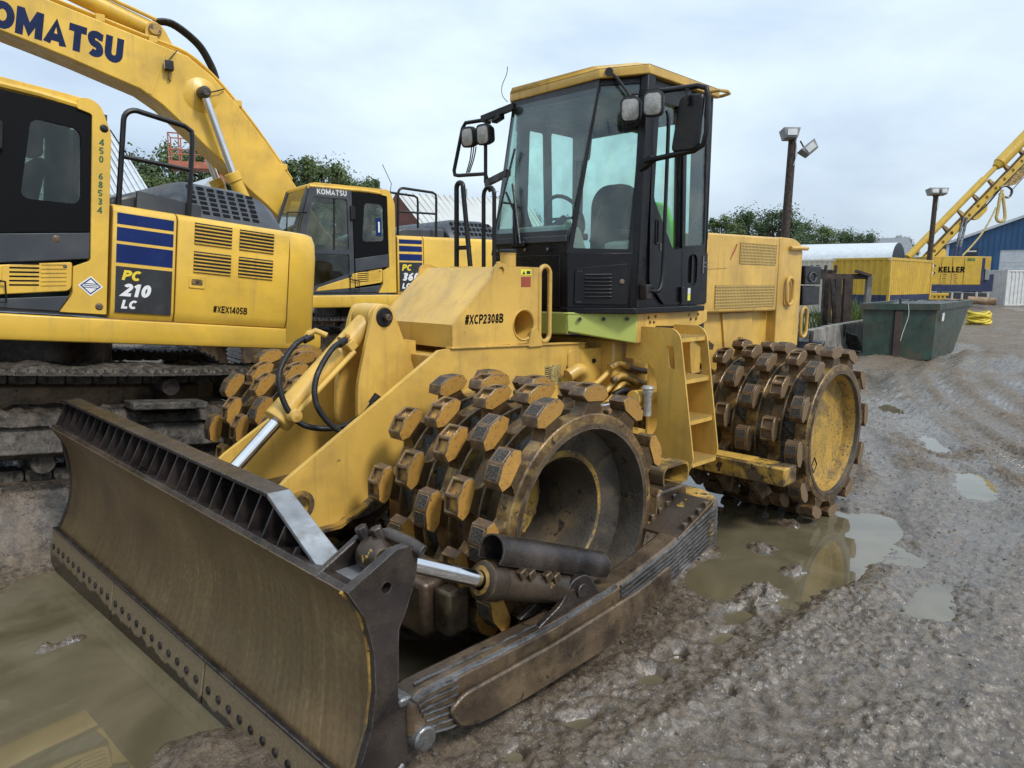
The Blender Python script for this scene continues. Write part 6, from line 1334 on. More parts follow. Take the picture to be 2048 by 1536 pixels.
# arm cylinder on top of the boom, with its hoses
AC = MB().cyl((3.05, 0, 5.36), (5.6, 0, 6.15), .13, n=24).build('arm_cylinder', KY, EX2, bevel=.01)
for y in (.13, -.13): MB().prism(rounded([(3.20, 5.05), (2.70, 4.98), (2.92, 5.40), (3.05, 5.47), (3.16, 5.40)], .05), 'y', y-.02, y+.02).build('cylinder_lug', KY, BM, bevel=.008)
MB().cyl((3.04, -.2, 5.34), (3.04, .2, 5.34), .09, n=20).build('lug_pin', 'cat_yellow_worn', BM, bevel=.01)
MB().tube([(3.0, .10, 5.50), (3.5, .1, 5.64), (4.4, .1, 5.92), (5.5, .1, 6.26)], .03, 8).build('oil_line', KY, AC)
for k, y in enumerate((.06, -.02, -.10)): MB().tube(catmull([(3.02, y, 5.50), (2.75, y, 5.52), (2.40, y, 5.30), (2.22, y, 5.02), (2.15, y+.02, 4.80)], 6), .032, 8).build('hose', 'rubber', BM)
BLt = MB().box(-.06, .06, -.05, .05, -.07, .07).build('boom_light', 'rubber', BM, bevel=.012, loc=(2.92, .36, 4.80))
MB().box(.061, .066, -.04, .04, -.055, .055).build('lens', 'lens', BLt)
MB().tube([(2.92, .36, 4.73), (2.93, .34, 4.62), (2.90, .30, 4.60)], .012, 6).build('light_stem', 'steel_brown', BLt.parent)
MB().tube(catmull([(2.92, .34, 4.88), (2.84, .31, 4.98), (2.78, .28, 5.05)], 4), .008, 5).build('cable', 'rubber', BM)
MB().tube(catmull([(2.47, .45, 4.46), (2.30, .38, 4.52), (2.12, .32, 4.60)], 4), .010, 5).build('grease_line', 'rubber', BM)
# --- boom of the first excavator (leaves the frame on the left)
b1 = [(.1, 2.0), (.5, 1.85), (1.6, 3.2), (2.4, 3.9), (4.2, 4.3), (6.0, 4.2), (6.0, 4.6), (4.2, 4.85), (2.5, 4.65), (1.4, 3.9), (.2, 2.35)]
MB().prism(b1, 'y', -.26, .26).build('boom', KY, EX1, bevel=.02)
for s in (1, -1): MB().cyl((1.45, s*.40, 1.35), (2.2, s*.40, 4.05), .08, n=16).build('boom_cylinder', KY, EX1)
# ================================================================== yard, buildings, trees
def frame_at(px, D, zb, yawdeg, name):
    """Empty standing at the bearing of photo column px, D metres out, base height zb"""
    p_ = at(px, 562, D); return empty(name, (p_.x, p_.y, zb), (0, 0, R(yawdeg)))
VY = math.degrees(YAW)      # viewing direction
def px2m(px, D): return px*D/F_PX
# ---- green skip
D = 18.4; e = empty('waste_skip', (0, 0, 0)); A = at(1735, 562, D); B = at(1876, 562, D*.985); A.z = B.z = 0
ux = (B-A).normalized(); vy = Vector((-ux.y, ux.x, 0))
if vy.dot(_d) < 0: vy = -vy
# long side runs back to the right
vy = (at(1945, 562, 22.6)-at(1876, 562, D*.985)); vy.z = 0; vy.normalize()
Wk = (B-A).length; Lk = 5.4; H = 1.46
def sk(u, v, z): q = A+ux*u+vy*v; return Vector((q.x, q.y, z))
zb = .02
body = MB(); body.hexa([sk(0, 0, zb), sk(Wk, 0, zb), sk(Wk, Lk*.62, zb), sk(0, Lk*.62, zb)], [sk(-.05, -.02, H-.16), sk(Wk+.05, -.02, H-.16), sk(Wk+.05, Lk, H-.16), sk(-.05, Lk, H-.16)])
body.build('skip_body', 'skip_green', e, bevel=.01)
rim = MB(); t_ = .11
for (u0, v0, u1, v1) in ((-.12, -.10, Wk+.12, 0), (-.12, Lk, Wk+.12, Lk+.1), (-.12, 0, 0, Lk), (Wk, 0, Wk+.12, Lk)):
    rim.hexa([sk(u0, v0, H-.16), sk(u1, v0, H-.16), sk(u1, v1, H-.16), sk(u0, v1, H-.16)], [sk(u0, v0, H), sk(u1, v0, H), sk(u1, v1, H), sk(u0, v1, H)])
rim.build('skip_rim', 'skip_green', e, bevel=.01)
MB().hexa([sk(Wk*.44, -.07, zb), sk(Wk*.55, -.07, zb), sk(Wk*.55, 0, zb), sk(Wk*.44, 0, zb)], [sk(Wk*.44, -.07, H-.16), sk(Wk*.55, -.07, H-.16), sk(Wk*.55, 0, H-.16), sk(Wk*.44, 0, H-.16)]).build('center_rib', 'rust', e, bevel=.01)
MB().box(-.02, .02, -.02, .02, 0, .16).build('lift_peg', 'rust', e, loc=sk(Wk*.5, -.05, H-.05))
MB().hexa([sk(Wk+.128, .25, H-.45), sk(Wk+.128, .55, H-.45), sk(Wk+.131, .55, H-.45), sk(Wk+.131, .25, H-.45)], [sk(Wk+.138, .25, H-.24), sk(Wk+.138, .55, H-.24), sk(Wk+.141, .55, H-.24), sk(Wk+.141, .25, H-.24)]).build('paper_label', 'off_white', e)
MB().tube(catmull([sk(Wk*.62, -.11, H), sk(Wk*.64, -.11, H-.3), sk(Wk*.58, -.09, H-.7), sk(Wk*.55, -.09, H-.95)], 5), .008, 5).build('loose_strap', 'off_white', e)
tag(e, 'dark green steel skip with a rusty center rib, heaped with rubbish', 'skip')
X = np.linspace(0, 1, 40); XX, YY = np.meshgrid(X, X, indexing='ij'); ZZ = H-.10+.16*(fbm(XX*8, YY*8, 1.0, 4, 5)+.5)*np.sin(np.pi*XX)**.4
co = np.array([[sk(.05+(Wk-.1)*u, .1+(Lk-.2)*v, z) for u, v, z in zip(r0, r1, r2)] for r0, r1, r2 in zip(XX, YY, ZZ)])
o = obj('plastic_sheet', grid_mesh('plastic_sheet', co[..., 0], co[..., 1], co[..., 2], MATS['black_plastic'])); tag(o, 'crumpled black plastic sheeting filling the green skip', 'plastic sheet')
# ---- concrete barrier, buckets, steel rack
pA, pB = at(1652, 562, 17.8), at(1742, 562, 21.5); pA.z = pB.z = .0; du = (pB-pA).normalized(); wv = Vector((-du.y, du.x, 0))
jp = [(-.30, 0), (-.30, .08), (-.13, .35), (-.09, .90), (.09, .90), (.13, .35), (.30, .08), (.30, 0)]
L_ = (pB-pA).length
o = MB().prism(jp, 'z', 0, L_, xf=lambda q, t: pA+du*t+wv*q[0]+Vector((0, 0, q[1]))).build('concrete_barrier', 'concrete', bevel=.03); tag(o, 'weathered concrete barrier section left of the green skip', 'barrier')
o = MB().prism(jp, 'z', 0, 1.2, xf=lambda q, t: pA-du*(t+.03)+wv*q[0]+Vector((0, 0, q[1]*.98))).build('concrete_barrier', 'concrete', bevel=.03); tag(o, 'short concrete barrier block butting against the buckets', 'barrier')
def bucket(px, D, zb_, w_, yaw, label):
    e = frame_at(px, D, zb_, yaw, 'digger_bucket')
    prof_ = [(0, .62), (.10, .0), (.35, -.0+.02), (.75, .12), (.80, .16), (.74, .17), (.36, .08), (.15, .10), (.08, .58)]
    MB().prism(prof_, 'y', -w_/2, w_/2).build('bucket_shell', 'slate', e, bevel=.01)
    for y in (-w_/2, w_/2-.03): MB().prism([(0, .62), (.10, 0), (.35, .02), (.78, .15), (.55, .55)], 'y', y, y+.03).build('bucket_side', 'steel_dark', e, bevel=.008)
    for k in range(4): MB().prism([(.74, .11), (.95, .16), (.74, .19)], 'y', -w_/2+.05+k*(w_-.16)/3, -w_/2+.12+k*(w_-.16)/3).build('tooth', 'steel_dark', e)
    MB().box(.05, .35, -.18, -.12, .5, .85).build('ear', 'steel_dark', e, bevel=.02); MB().box(.05, .35, .12, .18, .5, .85).build('ear', 'steel_dark', e, bevel=.02)
    tag(e, label, 'bucket', 'digger buckets on the ground')
bucket(1618, 16.5, .05, .85, VY+150, 'grey digger bucket behind the rear grab handle of the compactor'); bucket(1668, 19.2, .05, .8, VY+200, 'grey digger bucket leaning by the concrete barrier')
D = 22.; e = frame_at(1690, D, .25, VY+90, 'steel_rack')      # local x = photo left
def rk(px, py): q = at(px, py, D); l = Vector((q.x, q.y, q.z))-e.location; c, s = math.cos(-e.rotation_euler.z), math.sin(-e.rotation_euler.z); return Vector((c*l.x-s*l.y, s*l.x+c*l.y, l.z))
for px, w_, m_ in ((1652, .14, 'steel_dark'), (1661, .12, 'rust'), (1677, .20, 'rust'), (1697, .26, 'rust'), (1736, .16, 'concrete')):
    b, t = rk(px, 640), rk(px+(2 if px > 1700 else -1), 552); MB().bar((b.x, 0, -.2), (t.x, 0, t.z), w_, .15, up=(0, 1, 0)).build('post', m_, e, bevel=.01)
b, t = rk(1636, 553), rk(1741, 553); MB().bar((b.x, 0, b.z), (t.x, 0, t.z), .14, .16).build('top_beam', 'rust', e, bevel=.01)
b, t = rk(1634, 542), rk(1676, 545); MB().bar((b.x, -.2, b.z), (t.x, -.2, t.z), .16, .14).build('loose_beam', 'rust', e, bevel=.01)
b, t = rk(1707, 542), rk(1735, 551); MB().bar((b.x, .1, b.z), (t.x, .1, t.z), .14, .08).build('loose_beam', 'rust', e)
for px in (1622, 1634, 1650, 1670):
    b = rk(px, 545); MB().cyl((b.x, 0, b.z), (b.x, 0, b.z+.22), .05, n=8).build('pipe_stub', 'rust', e)
b, t = rk(1671, 640), rk(1655, 558); MB().bar((b.x, .3, 0), (t.x, .3, t.z), .10, .10, up=(0, 1, 0)).build('diagonal_brace', 'steel_dark', e)
tag(e, 'rusty steel beam rack standing behind the concrete barrier', 'rack')
# ---- containers
def container(px, D, zb_, yaw, Lx, label, mats, band, H=2.59, doors=False):
    e = frame_at(px, D, zb_, yaw, 'shipping_container'); W = 2.44; h0 = band
    def corr(n, ln, fx):      # corrugated sheet along local u
        pts = []; st = ln/n
        for k in range(n): pts += [(k*st, 0), (k*st+st*.35, 0), (k*st+st*.5, -.036), (k*st+st*.85, -.036)]
        return pts+[(ln, 0)]
    def sheet(nm, pts, org, u, nrm, z0, z1, m_):
        mb = MB(); org, u, nrm = Vector(org), Vector(u), Vector(nrm); k = len(pts)
        mb.v = [tuple(org+u*a+nrm*b+Vector((0, 0, z0))) for a, b in pts]+[tuple(org+u*a+nrm*b+Vector((0, 0, z1))) for a, b in pts]
        mb.f = [[i, i+1, k+i+1, k+i] for i in range(k-1)]; mb.m = [0]*(k-1); mb.build(nm, m_, e, smooth=20, recalc=False)
    ne, ns = 9, int(Lx/.278)
    for z0, z1, m_ in (((.12, h0, mats[1]), (h0, H-.10, mats[0])) if h0 else ((.12, H-.10, mats[0]),)):
        sheet('end_wall', corr(ne, W-.16, 0), (0, -W/2+.08, 0), (0, 1, 0), (1, 0, 0), z0, z1, m_); sheet('side_wall', corr(ns, Lx-.16, 0), (-.08, W/2, 0), (-1, 0, 0), (0, 1, 0), z0, z1, m_)
        sheet('side_wall', corr(ns, Lx-.16, 0), (-.08, -W/2, 0), (-1, 0, 0), (0, -1, 0), z0, z1, m_)
    fr = MB()
    for x in (-.08, -Lx+.08):
        for y in (-W/2+.04, W/2-.04): fr.box(x-.08, x+.085, y-.05, y+.055, 0, H)
    for y in (-W/2+.03, W/2-.03):
        for z in (.06, H-.06): fr.box(-Lx+.16, -.16, y-.03, y+.04, z-.06, z+.055)
    for z in (.06, H-.06): fr.box(-.10, .012, -W/2+.09, W/2-.09, z-.06, z+.055)
    fr.build('frame', mats[0], e, bevel=.01); MB().box(-Lx, 0, -W/2+.02, W/2-.02, H-.06, H-.02).build('container_roof', mats[0], e)
    MB().box(-Lx, -Lx+.03, -W/2+.05, W/2-.05, .1, H-.1).build('back_wall', mats[0], e)
    for y in (-W/2+.05, W/2-.05): MB().box(-.09, .014, y-.06, y+.06, H-.12, H+.004).build('corner_casting', mats[2], e)
    tag(e, label, 'container'); return e
def end_on(pxl, pxr, D): return
# yellow one: end face spans photo columns 1669..1779, its side runs back to the right
pL, pR = at(1664, 562, 32.7), at(1779, 562, 31.0); c_ = (pL+pR)/2; dv = (pR-pL); ya = math.degrees(math.atan2(-dv.x, dv.y))
if Vector((math.cos(R(ya)), math.sin(R(ya)), 0)).dot(_d) > 0: ya += 180
c1 = container(1700, 30, .46, ya, 6.06, 'yellow shipping container with navy base band behind the green skip', ('cont_yellow', 'navy', 'cream'), .98); c1.location = (c_.x, c_.y, .46)
MB().box(-1.2, -.55, 1.186, 1.20, 1.65, 2.15).build('hatch_outline', 'cont_yellow', c1)
c2 = container(1600, 36, .45, ya, 6.06, 'cream shipping container half hidden left of the yellow container', ('cream', 'cream', 'cream'), 0); q = at(1640, 562, 35.5); c2.location = (q.x, q.y, .5)
# ---- drill rig
D = 44.; e = frame_at(1920, D, .55, 0, 'drill_rig'); zrot = VY-90+ -4; e.rotation_euler = (0, 0, R(zrot))   # local x = photo right, y = away
def rg(px, py, dy=0.):
    q = at(px, py, D+dy); l = q-e.location; c, s = math.cos(-R(zrot)), math.sin(-R(zrot)); return Vector((c*l.x-s*l.y, s*l.x+c*l.y, l.z))
def rbox(nm, x0, y0_, x1, y1_, dep0, dep1, m_, bev=.02): 
    a, b = rg(x0, y1_), rg(x1, y0_); return MB().box(a.x, b.x, dep0, dep1, a.z, b.z).build(nm, m_, e, bevel=bev)
hs = rbox('engine_house', 1855, 513, 1960, 569, 0, 2.2, 'cont_yellow'); rbox('lower_band', 1855, 570, 1960, 583, .02, 2.2, 'navy'); rbox('end_frame', 1960.5, 516, 1968, 585, .1, 2.1, 'navy')
rbox('fuel_tank', 1969, 513, 1988, 545, .6, 2.0, 'cont_yellow'); rbox('power_pack', 1966, 548, 1990, 583, .3, 2.0, 'navy'); rbox('exhaust_box', 1969, 538, 1978, 560, .1, .5, 'grey_lamp')
a, b = rg(1862, 586), rg(1975, 606)
for dy in (.2, 1.9):
    tk = MB().prism(rounded([(a.x, b.z), (b.x, b.z), (b.x, a.z), (a.x, a.z)], .25), 'y', dy-.25, dy+.25).build('crawler_track', 'charcoal', e)
q = rg(1877, 545); text('lettering', 'KELLER', hs, 'black_ink', (q.x, -.01, q.z), (1, 0, 0), (0, 0, 1), .36, t=.24, sx=.98)
q = rg(1866, 538); lg_ = MB()
for (pts) in ([(-.16, .30), (-.16+.34*.5, .12), (-.16, .0+.02)], [(.16, .30), (.0, .16), (.16, .02)], [(-.16, -.02), (.02, -.14), (-.16, -.30)], [(.16, -.02), (.0, -.16), (.16, -.30)]): pass
lo1 = MB(); lo1.prism([(-.17, .22), (.02, .34), (.17, .22), (.02, .08)], 'y', -.012, -.006, xf=lambda p_, t: (q.x+p_[0], t, q.z+p_[1]-.02)); lo1.prism([(-.17, -.22), (.02, -.34), (.17, -.22), (.02, -.08)], 'y', -.012, -.006, xf=lambda p_, t: (q.x+p_[0], t, q.z+p_[1]-.02)); lo1.build('logo', 'white_paint', hs)
lo2 = MB(); lo2.prism([(.02, .34), (.17, .22), (.02, .08), (.07, .2)], 'y', -.018, -.013, xf=lambda p_, t: (q.x+p_[0], t, q.z+p_[1]-.02)); lo2.prism([(.02, -.34), (.17, -.22), (.02, -.08), (.07, -.2)], 'y', -.018, -.013, xf=lambda p_, t: (q.x+p_[0], t, q.z+p_[1]-.02)); lo2.build('logo_shade', 'black_ink', hs)
a = rg(1882, 513)
for px in (1882, 1903, 1926): b = rg(px, 530); MB().box(b.x-.012, b.x+.012, -.006, -.001, rg(px, 568).z, rg(px, 515).z).build('panel_joint', 'charcoal', hs)
for px in (1889, 1911):
    for k in range(5): b = rg(px, 549+4*k); MB().box(b.x-.10, b.x+.10, -.008, -.001, b.z-.03, b.z+.03).build('vent', 'cat_yellow_worn', hs)
q1 = rg(1931, 522); MB().box(q1.x, q1.x+.45, -.008, -.001, q1.z, q1.z+.16).build('green_label', 'weed', hs)
# mast
m0, m1 = rg(1815, 515, 1.0), rg(2062, 262, 1.0)
mdir = (m1-m0).normalized(); mper = Vector((-mdir.z, 0, mdir.x)); 
if mper.z < 0: mper = -mper
ln = (m1-m0).length
MS = MB().cyl(m0, m0+mdir*ln*.62, .21, n=20).build('drill_pipe', 'cont_yellow', e, bevel=.02)
MB().cyl(m0+mdir*ln*.62, m0+mdir*ln*.74, .15, .15, n=16).build('pipe_neck', 'cont_yellow', MS); MB().cyl(m0+mdir*ln*.74, m0+mdir*ln*1.05, .36, n=24).build('drill_motor', 'cont_yellow', MS, bevel=.05)
MB().cyl(m0+mdir*ln*.715, m0+mdir*ln*.745, .22, .34, n=20).build('motor_collar', 'cont_yellow', MS)
o0 = m0-mper*.86+mdir*.5; o1 = o0+mdir*ln*1.05
lead = MB(); 
def ML(u, v, y): return o0+mdir*u+mper*v+Vector((0, y, 0))
hl = [circ2(.9+.78*k, 0, .11, 12) for k in range(int(ln*1.0/.78))]
for y in (-.22, .18):
    lead.prism([(0, -.21), (ln*1.05, -.19), (ln*1.05, .18), (0, .19)], 'z', y, y+.04, holes=hl, xf=lambda p_, t: ML(p_[0], p_[1], t))
lead.build('mast', 'cont_yellow', e)
MB().hexa([ML(0, -.26, -.18), ML(ln, -.24, -.18), ML(ln, -.24, .18), ML(0, -.26, .18)], [ML(0, -.2, -.18), ML(ln, -.2, -.18), ML(ln, -.2, .18), ML(0, -.2, .18)]).build('mast_web', 'charcoal', e)
MB().prism(rounded([(.1, -.30), (1.5, -.30), (1.3, -.75), (.4, -.80)], .2), 'z', -.25, .25, xf=lambda p_, t: ML(p_[0], p_[1], t)).build('mast_foot', 'cont_yellow', e)
MB().prism(rounded([(4.0, -.30), (5.4, -.30), (5.0, -.62), (4.2, -.62)], .1), 'z', -.22, .22, xf=lambda p_, t: ML(p_[0], p_[1], t)).build('mast_bracket', 'cont_yellow', e)
MB().prism(rounded([(6.8, -.25), (9.2, -.25), (8.8, -.7), (7.4, -.75)], .1), 'z', -.3, .3, xf=lambda p_, t: ML(p_[0], p_[1], t)).build('winch_bracket', 'cat_yellow_worn', e)
for px0, py0, px1, py1 in ((1908, 517, 1927, 435), (1915, 517, 1934, 435)):
    a, b = rg(px0, py0, .8), rg(px1, py1, .8); rc = MB().cyl(a, a.lerp(b, .28), .13, n=14).build('raker_cylinder', 'navy', e); MB().cyl(a.lerp(b, .25), b, .08, n=14).build('rod', 'steel_bright', rc)
R2 = [rg(*p_) for p_ in ((2000, 375, .6), (2013, 372, .6), (2024, 382, .6), (2016, 395, .6), (1998, 388, .6))]; MB().tube(catmull(R2, 5), .07, 8).build('hose_bundle', 'steel_dark', e)
MB().tube(catmull([rg(2005, 380, .5), rg(2000, 395, .5), rg(1996, 420, .5), rg(1993, 435, .5), rg(1998, 443, .5), rg(2008, 440, .5), rg(2010, 428, .5), rg(2006, 395, .5), rg(2003, 382, .5)], 5), .10, 8).build('wrapped_hose', 'wrap', e)
MB().tube(catmull([rg(1992, 415, .5), rg(1980, 440, .5), rg(1963, 468, .5), rg(1945, 490, .5), rg(1925, 511, .5)], 5), .055, 8).build('wrapped_hose', 'wrap', e)
MB().tube(catmull([rg(2020, 385, .9), rg(2050, 352, .9), rg(2080, 325, .9)], 4), .025, 6).build('cable', 'steel_dark', e)
tag(e, 'yellow and navy drill rig lettered KELLER with a raised slanting mast', 'drill rig')
for k in range(7):
    u = 1.0+k*1.35; MB().hexa([ML(u, .18, -.16), ML(u+.22, .18, -.16), ML(u+.22, .18, .16), ML(u, .18, .16)], [ML(u+.03, .62, -.10), ML(u+.19, .62, -.10), ML(u+.19, .62, .10), ML(u+.03, .62, .10)]).build('pipe_guide', 'cat_yellow_worn', e)
MB().tube([ML(u, .24+.02*math.sin(u*3), -.26) for u in np.linspace(.4, ln*.9, 30)], .035, 6).build('feed_hose', 'rubber', e)
MB().tube([ML(u, -.30+.05*math.sin(u*2.1), -.20) for u in np.linspace(3.5, ln*.75, 24)], .05, 6).build('feed_hose', 'rubber', e)
# bits around the rig
D = 40.; e = frame_at(1870, D, .5, zrot, 'pipe_rack')
for k in range(6): MB().box(-.6+.22*k, -.5+.22*k, -.1, .1, 0, .75).build('rack_post', 'cont_yellow', e)
MB().box(-.7, .75, -.12, .12, .75, .9).build('rack_rail', 'cont_yellow', e, bevel=.02); MB().box(-.7, .75, -.12, .12, .55, .62).build('rack_rail', 'cont_yellow', e)
tag(e, 'small yellow rack of upright posts below the KELLER lettering', 'rack')
for k, (p0, p1, r_, m_, lb) in enumerate((((1888, 601), (1938, 604), .12, 'pipe_brown', 'long brown pipe lying nearest the yellow rack'), ((1935, 600), (1992, 603), .20, 'pipe_brown', 'thick brown pipe with a pale end lying before the drill rig'))):
    a, b = at(*p0, 39-k), at(*p1, 38.5-k); o = MB().cyl(a, b, r_, n=14).build('pipe', m_); tag(o, lb, 'pipe')
    for t in (.3, .7): q = a.lerp(b, t); MB().box(-.04, .04, -.04, .04, -.3, .45).build('stake', 'cream', o, loc=q)
e = frame_at(1965, 30, .22, zrot, 'hose_bundle'); m2 = MB()
for k in range(9): m2.tube([Vector((.42*math.cos(R(20*j))+.06*math.sin(k*2.1), .28*math.sin(R(20*j))+.05*math.cos(k*1.7), .08+.055*k+.05*math.sin(R(40*j)+k))) for j in range(18)], .05, 6, closed=True)
m2.build('hose_coil', 'hose_yellow', e); tag(e, 'coiled yellow hose bundle lying on gravel beyond the green skip', 'hose')
e = frame_at(2008, 52, .6, zrot, 'work_truck'); MB().prism([(-1.6, .5), (1.5, .5), (1.5, 1.15), (.9, 1.25), (.6, 1.6), (-.9, 1.65), (-1.6, 1.3)], 'y', -.9, .9).build('truck_body', 'orange', e, bevel=.08)
for x in (-1.0, 1.0): MB().cyl((x, -.95, .38), (x, -.65, .38), .38, n=20).build('wheel', 'rubber', e, bevel=.05)
MB().box(-1.7, 1.6, -.8, .8, .3, .5).build('chassis', 'charcoal', e); MB().box(.2, .9, -.92, -.90, .85, 1.1).build('side_panel', 'charcoal', e)
tag(e, 'low orange machine parked before the white roller door', 'machine')
c3 = container(2060, 46, .5, zrot-90, 6.06, 'grey white shipping container cut by the right edge', ('off_white', 'off_white', 'off_white'), 0, H=2.3); q = at(2050, 562, 46); c3.location = (q.x+.0, q.y, .5); c3.rotation_euler = (0, 0, R(zrot-90+8))
# ---- blue shed
D = 68.; e = frame_at(1990, D, .5, VY-90-29, 'blue_building')
def bl(px, py):
    rz_ = e.rotation_euler.z; ux_ = Vector((math.cos(rz_), math.sin(rz_), 0)); n_ = Vector((-math.sin(rz_), math.cos(rz_), 0)); rr_ = at(px, py, 1.)-CAM
    q = CAM+rr_*((Vector(e.location)-CAM).dot(n_)/rr_.dot(n_))-Vector(e.location); return Vector((q.dot(ux_), 0, q.z))
xl, zl = bl(1893, 490).x, bl(1893, 490).z; zr = bl(2048, 435).z; xrr = bl(2048, 435).x; sl = (zr-zl)/(xrr-xl); xa = xl+13.; za = zl+sl*13
wallp = [(xl, -1), (xl, zl), (xa, za), (xa+13, zl), (xa+13, -1)]
dx0, dz1 = bl(2001, 500).x, bl(2001, 500).z
dh = rect2(dx0, dx0+4.2, -.9, dz1)
WLb = MB().prism(wallp, 'y', 0, .3, holes=[dh]).build('gable_wall', 'blue_metal', e)
for k in range(60):
    x = xl+.4+k*.44
    zt_ = zl+sl*(x-xl) if x < xa else zl+sl*(xa+13-x)
    if x > xa+12.8: break
    z0_ = dz1+.1 if dx0-.1 < x < dx0+4.3 else -1
    MB().box(x-.03, x+.03, -.05, 0, z0_, zt_-.1).build('wall_rib', 'blue_metal', WLb)
RDr = MB().box(dx0, dx0+4.2, .05, .1, -.9, dz1).build('roller_door', 'white_metal', e)
for k in range(14): MB().box(dx0, dx0+4.2, .035, .05, -.9+k*.33, -.9+k*.33+.02).build('door_slat', 'off_white', RDr)
MB().hexa([(xl-.4, -.3, zl-.12), (xa, -.3, za-.05), (xa, 20, za-.05), (xl-.4, 20, zl-.12)], [(xl-.4, -.3, zl+.12), (xa, -.3, za+.2), (xa, 20, za+.2), (xl-.4, 20, zl+.12)]).build('roof', 'white_metal', e)
MB().hexa([(xa, -.3, za-.05), (xa+13.4, -.3, zl-.12), (xa+13.4, 20, zl-.12), (xa, 20, za-.05)], [(xa, -.3, za+.2), (xa+13.4, -.3, zl+.12), (xa+13.4, 20, zl+.12), (xa, 20, za+.2)]).build('roof', 'white_metal', e)
MB().box(xl, xl+.25, -.08, 0, -1, zl).build('corner_trim', 'white_metal', e); MB().box(xl, xl+.05, .3, 20, -1, zl-.15).build('side_wall', 'blue_metal', e)
q = bl(1943, 503); sg_ = MB().box(q.x-.5, q.x+.5, -.10, -.06, q.z-.35, q.z+.25).build('wall_sign', 'charcoal', e); MB().box(q.x-.4, q.x+.4, -.105, -.1, q.z-.05, q.z+.1).build('sign_panel', 'off_white', sg_)
tag(e, 'blue metal shed with white trim and a white roller door at right', 'building')
# ---- arched fabric shed and the long grey roof behind
D = 52.; e = frame_at(1700, D, .5, 0, 'arched_shed'); a0 = at(1780, 562, D); b0 = at(1560, 562, D+4); ax = (b0-a0); ax.z = 0; lnA = ax.length*1.2; ax.normalize(); nx = Vector((-ax.y, ax.x, 0)); 
if nx.dot(_d) < 0: nx = -nx
e.location = (0, 0, 0); ztop = at(1760, 483, D+3).z; zbase = at(1760, 517, D).z
mb = MB(); n = 14; W2 = 6.4
rng = []
for t in (0, lnA):
    for i in range(n+1):
        a = math.pi*i/n; rng.append(a0+ax*t+nx*(W2-W2*math.cos(a))+Vector((0, 0, -a0.z+zbase-.2+(ztop-zbase+.2)*math.sin(a)**.9)))
mb.add(rng, [(i, i+1, n+2+i, n+1+i) for i in range(n)]); mb.build('arched_roof', 'white_metal', e, smooth=60)
mb = MB(); mb.add(rng[:n+1], [list(range(n+1))]); mb.add(rng[n+1:], [list(range(n+1))[::-1]]); mb.build('end_wall', 'charcoal', e, recalc=False)
cen = a0+ax*lnA/2+nx*W2
mb = MB(); q = [a0, a0+nx*2*W2, a0+nx*2*W2+ax*lnA, a0+ax*lnA]; mb.hexa([Vector((p_.x, p_.y, 0)) for p_ in q], [Vector((p_.x, p_.y, zbase-.18)) for p_ in q]); mb.build('base_wall', 'charcoal', e)
tag(e, 'white arched-roof shed with dark end wall behind the yellow container', 'building')
D = 85.; e = frame_at(1700, D, .8, 0, 'grey_barn'); e.location = (0, 0, 0)
q0, q1 = at(1600, 483, D+8), at(1818, 474, D); q2, q3 = at(1600, 520, D+4), at(1835, 520, D-6)
mb = MB(); bk_ = _d*14; bk_.z = 0
mb.add([q2, q3, q1, q0, q0+bk_-Vector((0, 0, 3)), q1+bk_-Vector((0, 0, 3))], [(0, 1, 2, 3), (3, 2, 5, 4)]); mb.build('roof', 'grey_roof', e, recalc=False)
def drop(p_, z=-.5): return Vector((p_.x, p_.y, z))
mb = MB(); b4 = [q2, q3, q1+bk_-Vector((0, 0, 3)), q0+bk_-Vector((0, 0, 3))]; mb.hexa([drop(p_) for p_ in b4], [p_-Vector((0, 0, .25)) for p_ in b4]); mb.build('walls', 'cream', e)
mb = MB(); mb.add([q3, q1, q1+bk_-Vector((0, 0, 3))], [(0, 1, 2)]); mb.build('gable', 'off_white', e, recalc=False)
tag(e, 'long barn with a plain grey roof beyond the arched shed', 'building')
# ---- left background: barn with brick gable, steep white roof, small white shed
D = 34.; e = frame_at(900, D, .4, 0, 'white_barn'); e.location = (0, 0, 0)
r0, r1 = at(792, 385, D), at(1055, 402, D+9); v0, v1 = at(858, 470, D-3.5), at(1100, 475, D+5)
mb = MB(); mb.add([v0, v1, r1, r0], [(0, 1, 2, 3)]); dn = Vector((0, 0, -.15)); bk_ = (r0-v0); bk_.z = 0; e0, e1 = r0+bk_+Vector((0, 0, v0.z-r0.z)), r1+bk_+Vector((0, 0, v0.z-r0.z))
mb.add([r0, r1, e1, e0], [(0, 1, 2, 3)]); RFb = mb.build('roof', 'roof_dull', e, recalc=False)
for k in range(24):
    t = (k+.5)/24; a, b = v0.lerp(v1, t), r0.lerp(r1, t); MB().bar(a+Vector((0, 0, .03)), b+Vector((0, 0, .03)), .04, .05).build('roof_rib', 'roof_dull', RFb)
mb = MB(); mb.add([v0, r0, e0, drop(e0), drop(v0)], [(0, 1, 2, 3, 4)]); mb.build('gable_wall', 'brick_red', e, recalc=False)
mb = MB(); mb.hexa([drop(v0), drop(v1), drop(e1), drop(e0)], [v0-Vector((0, 0, .2)), v1-Vector((0, 0, .2)), e1-Vector((0, 0, .2)), e0-Vector((0, 0, .2))]); mb.build('walls', 'brick_red', e)
dvv = (at(1040, 562, 24)-at(800, 562, 24)).normalized()
tag(e, 'low barn with a pale ribbed roof and dark red gable behind the second excavator', 'building')
D = 22.; e = frame_at(260, D, .4, 0, 'steep_roof_shed'); e.location = (0, 0, 0)
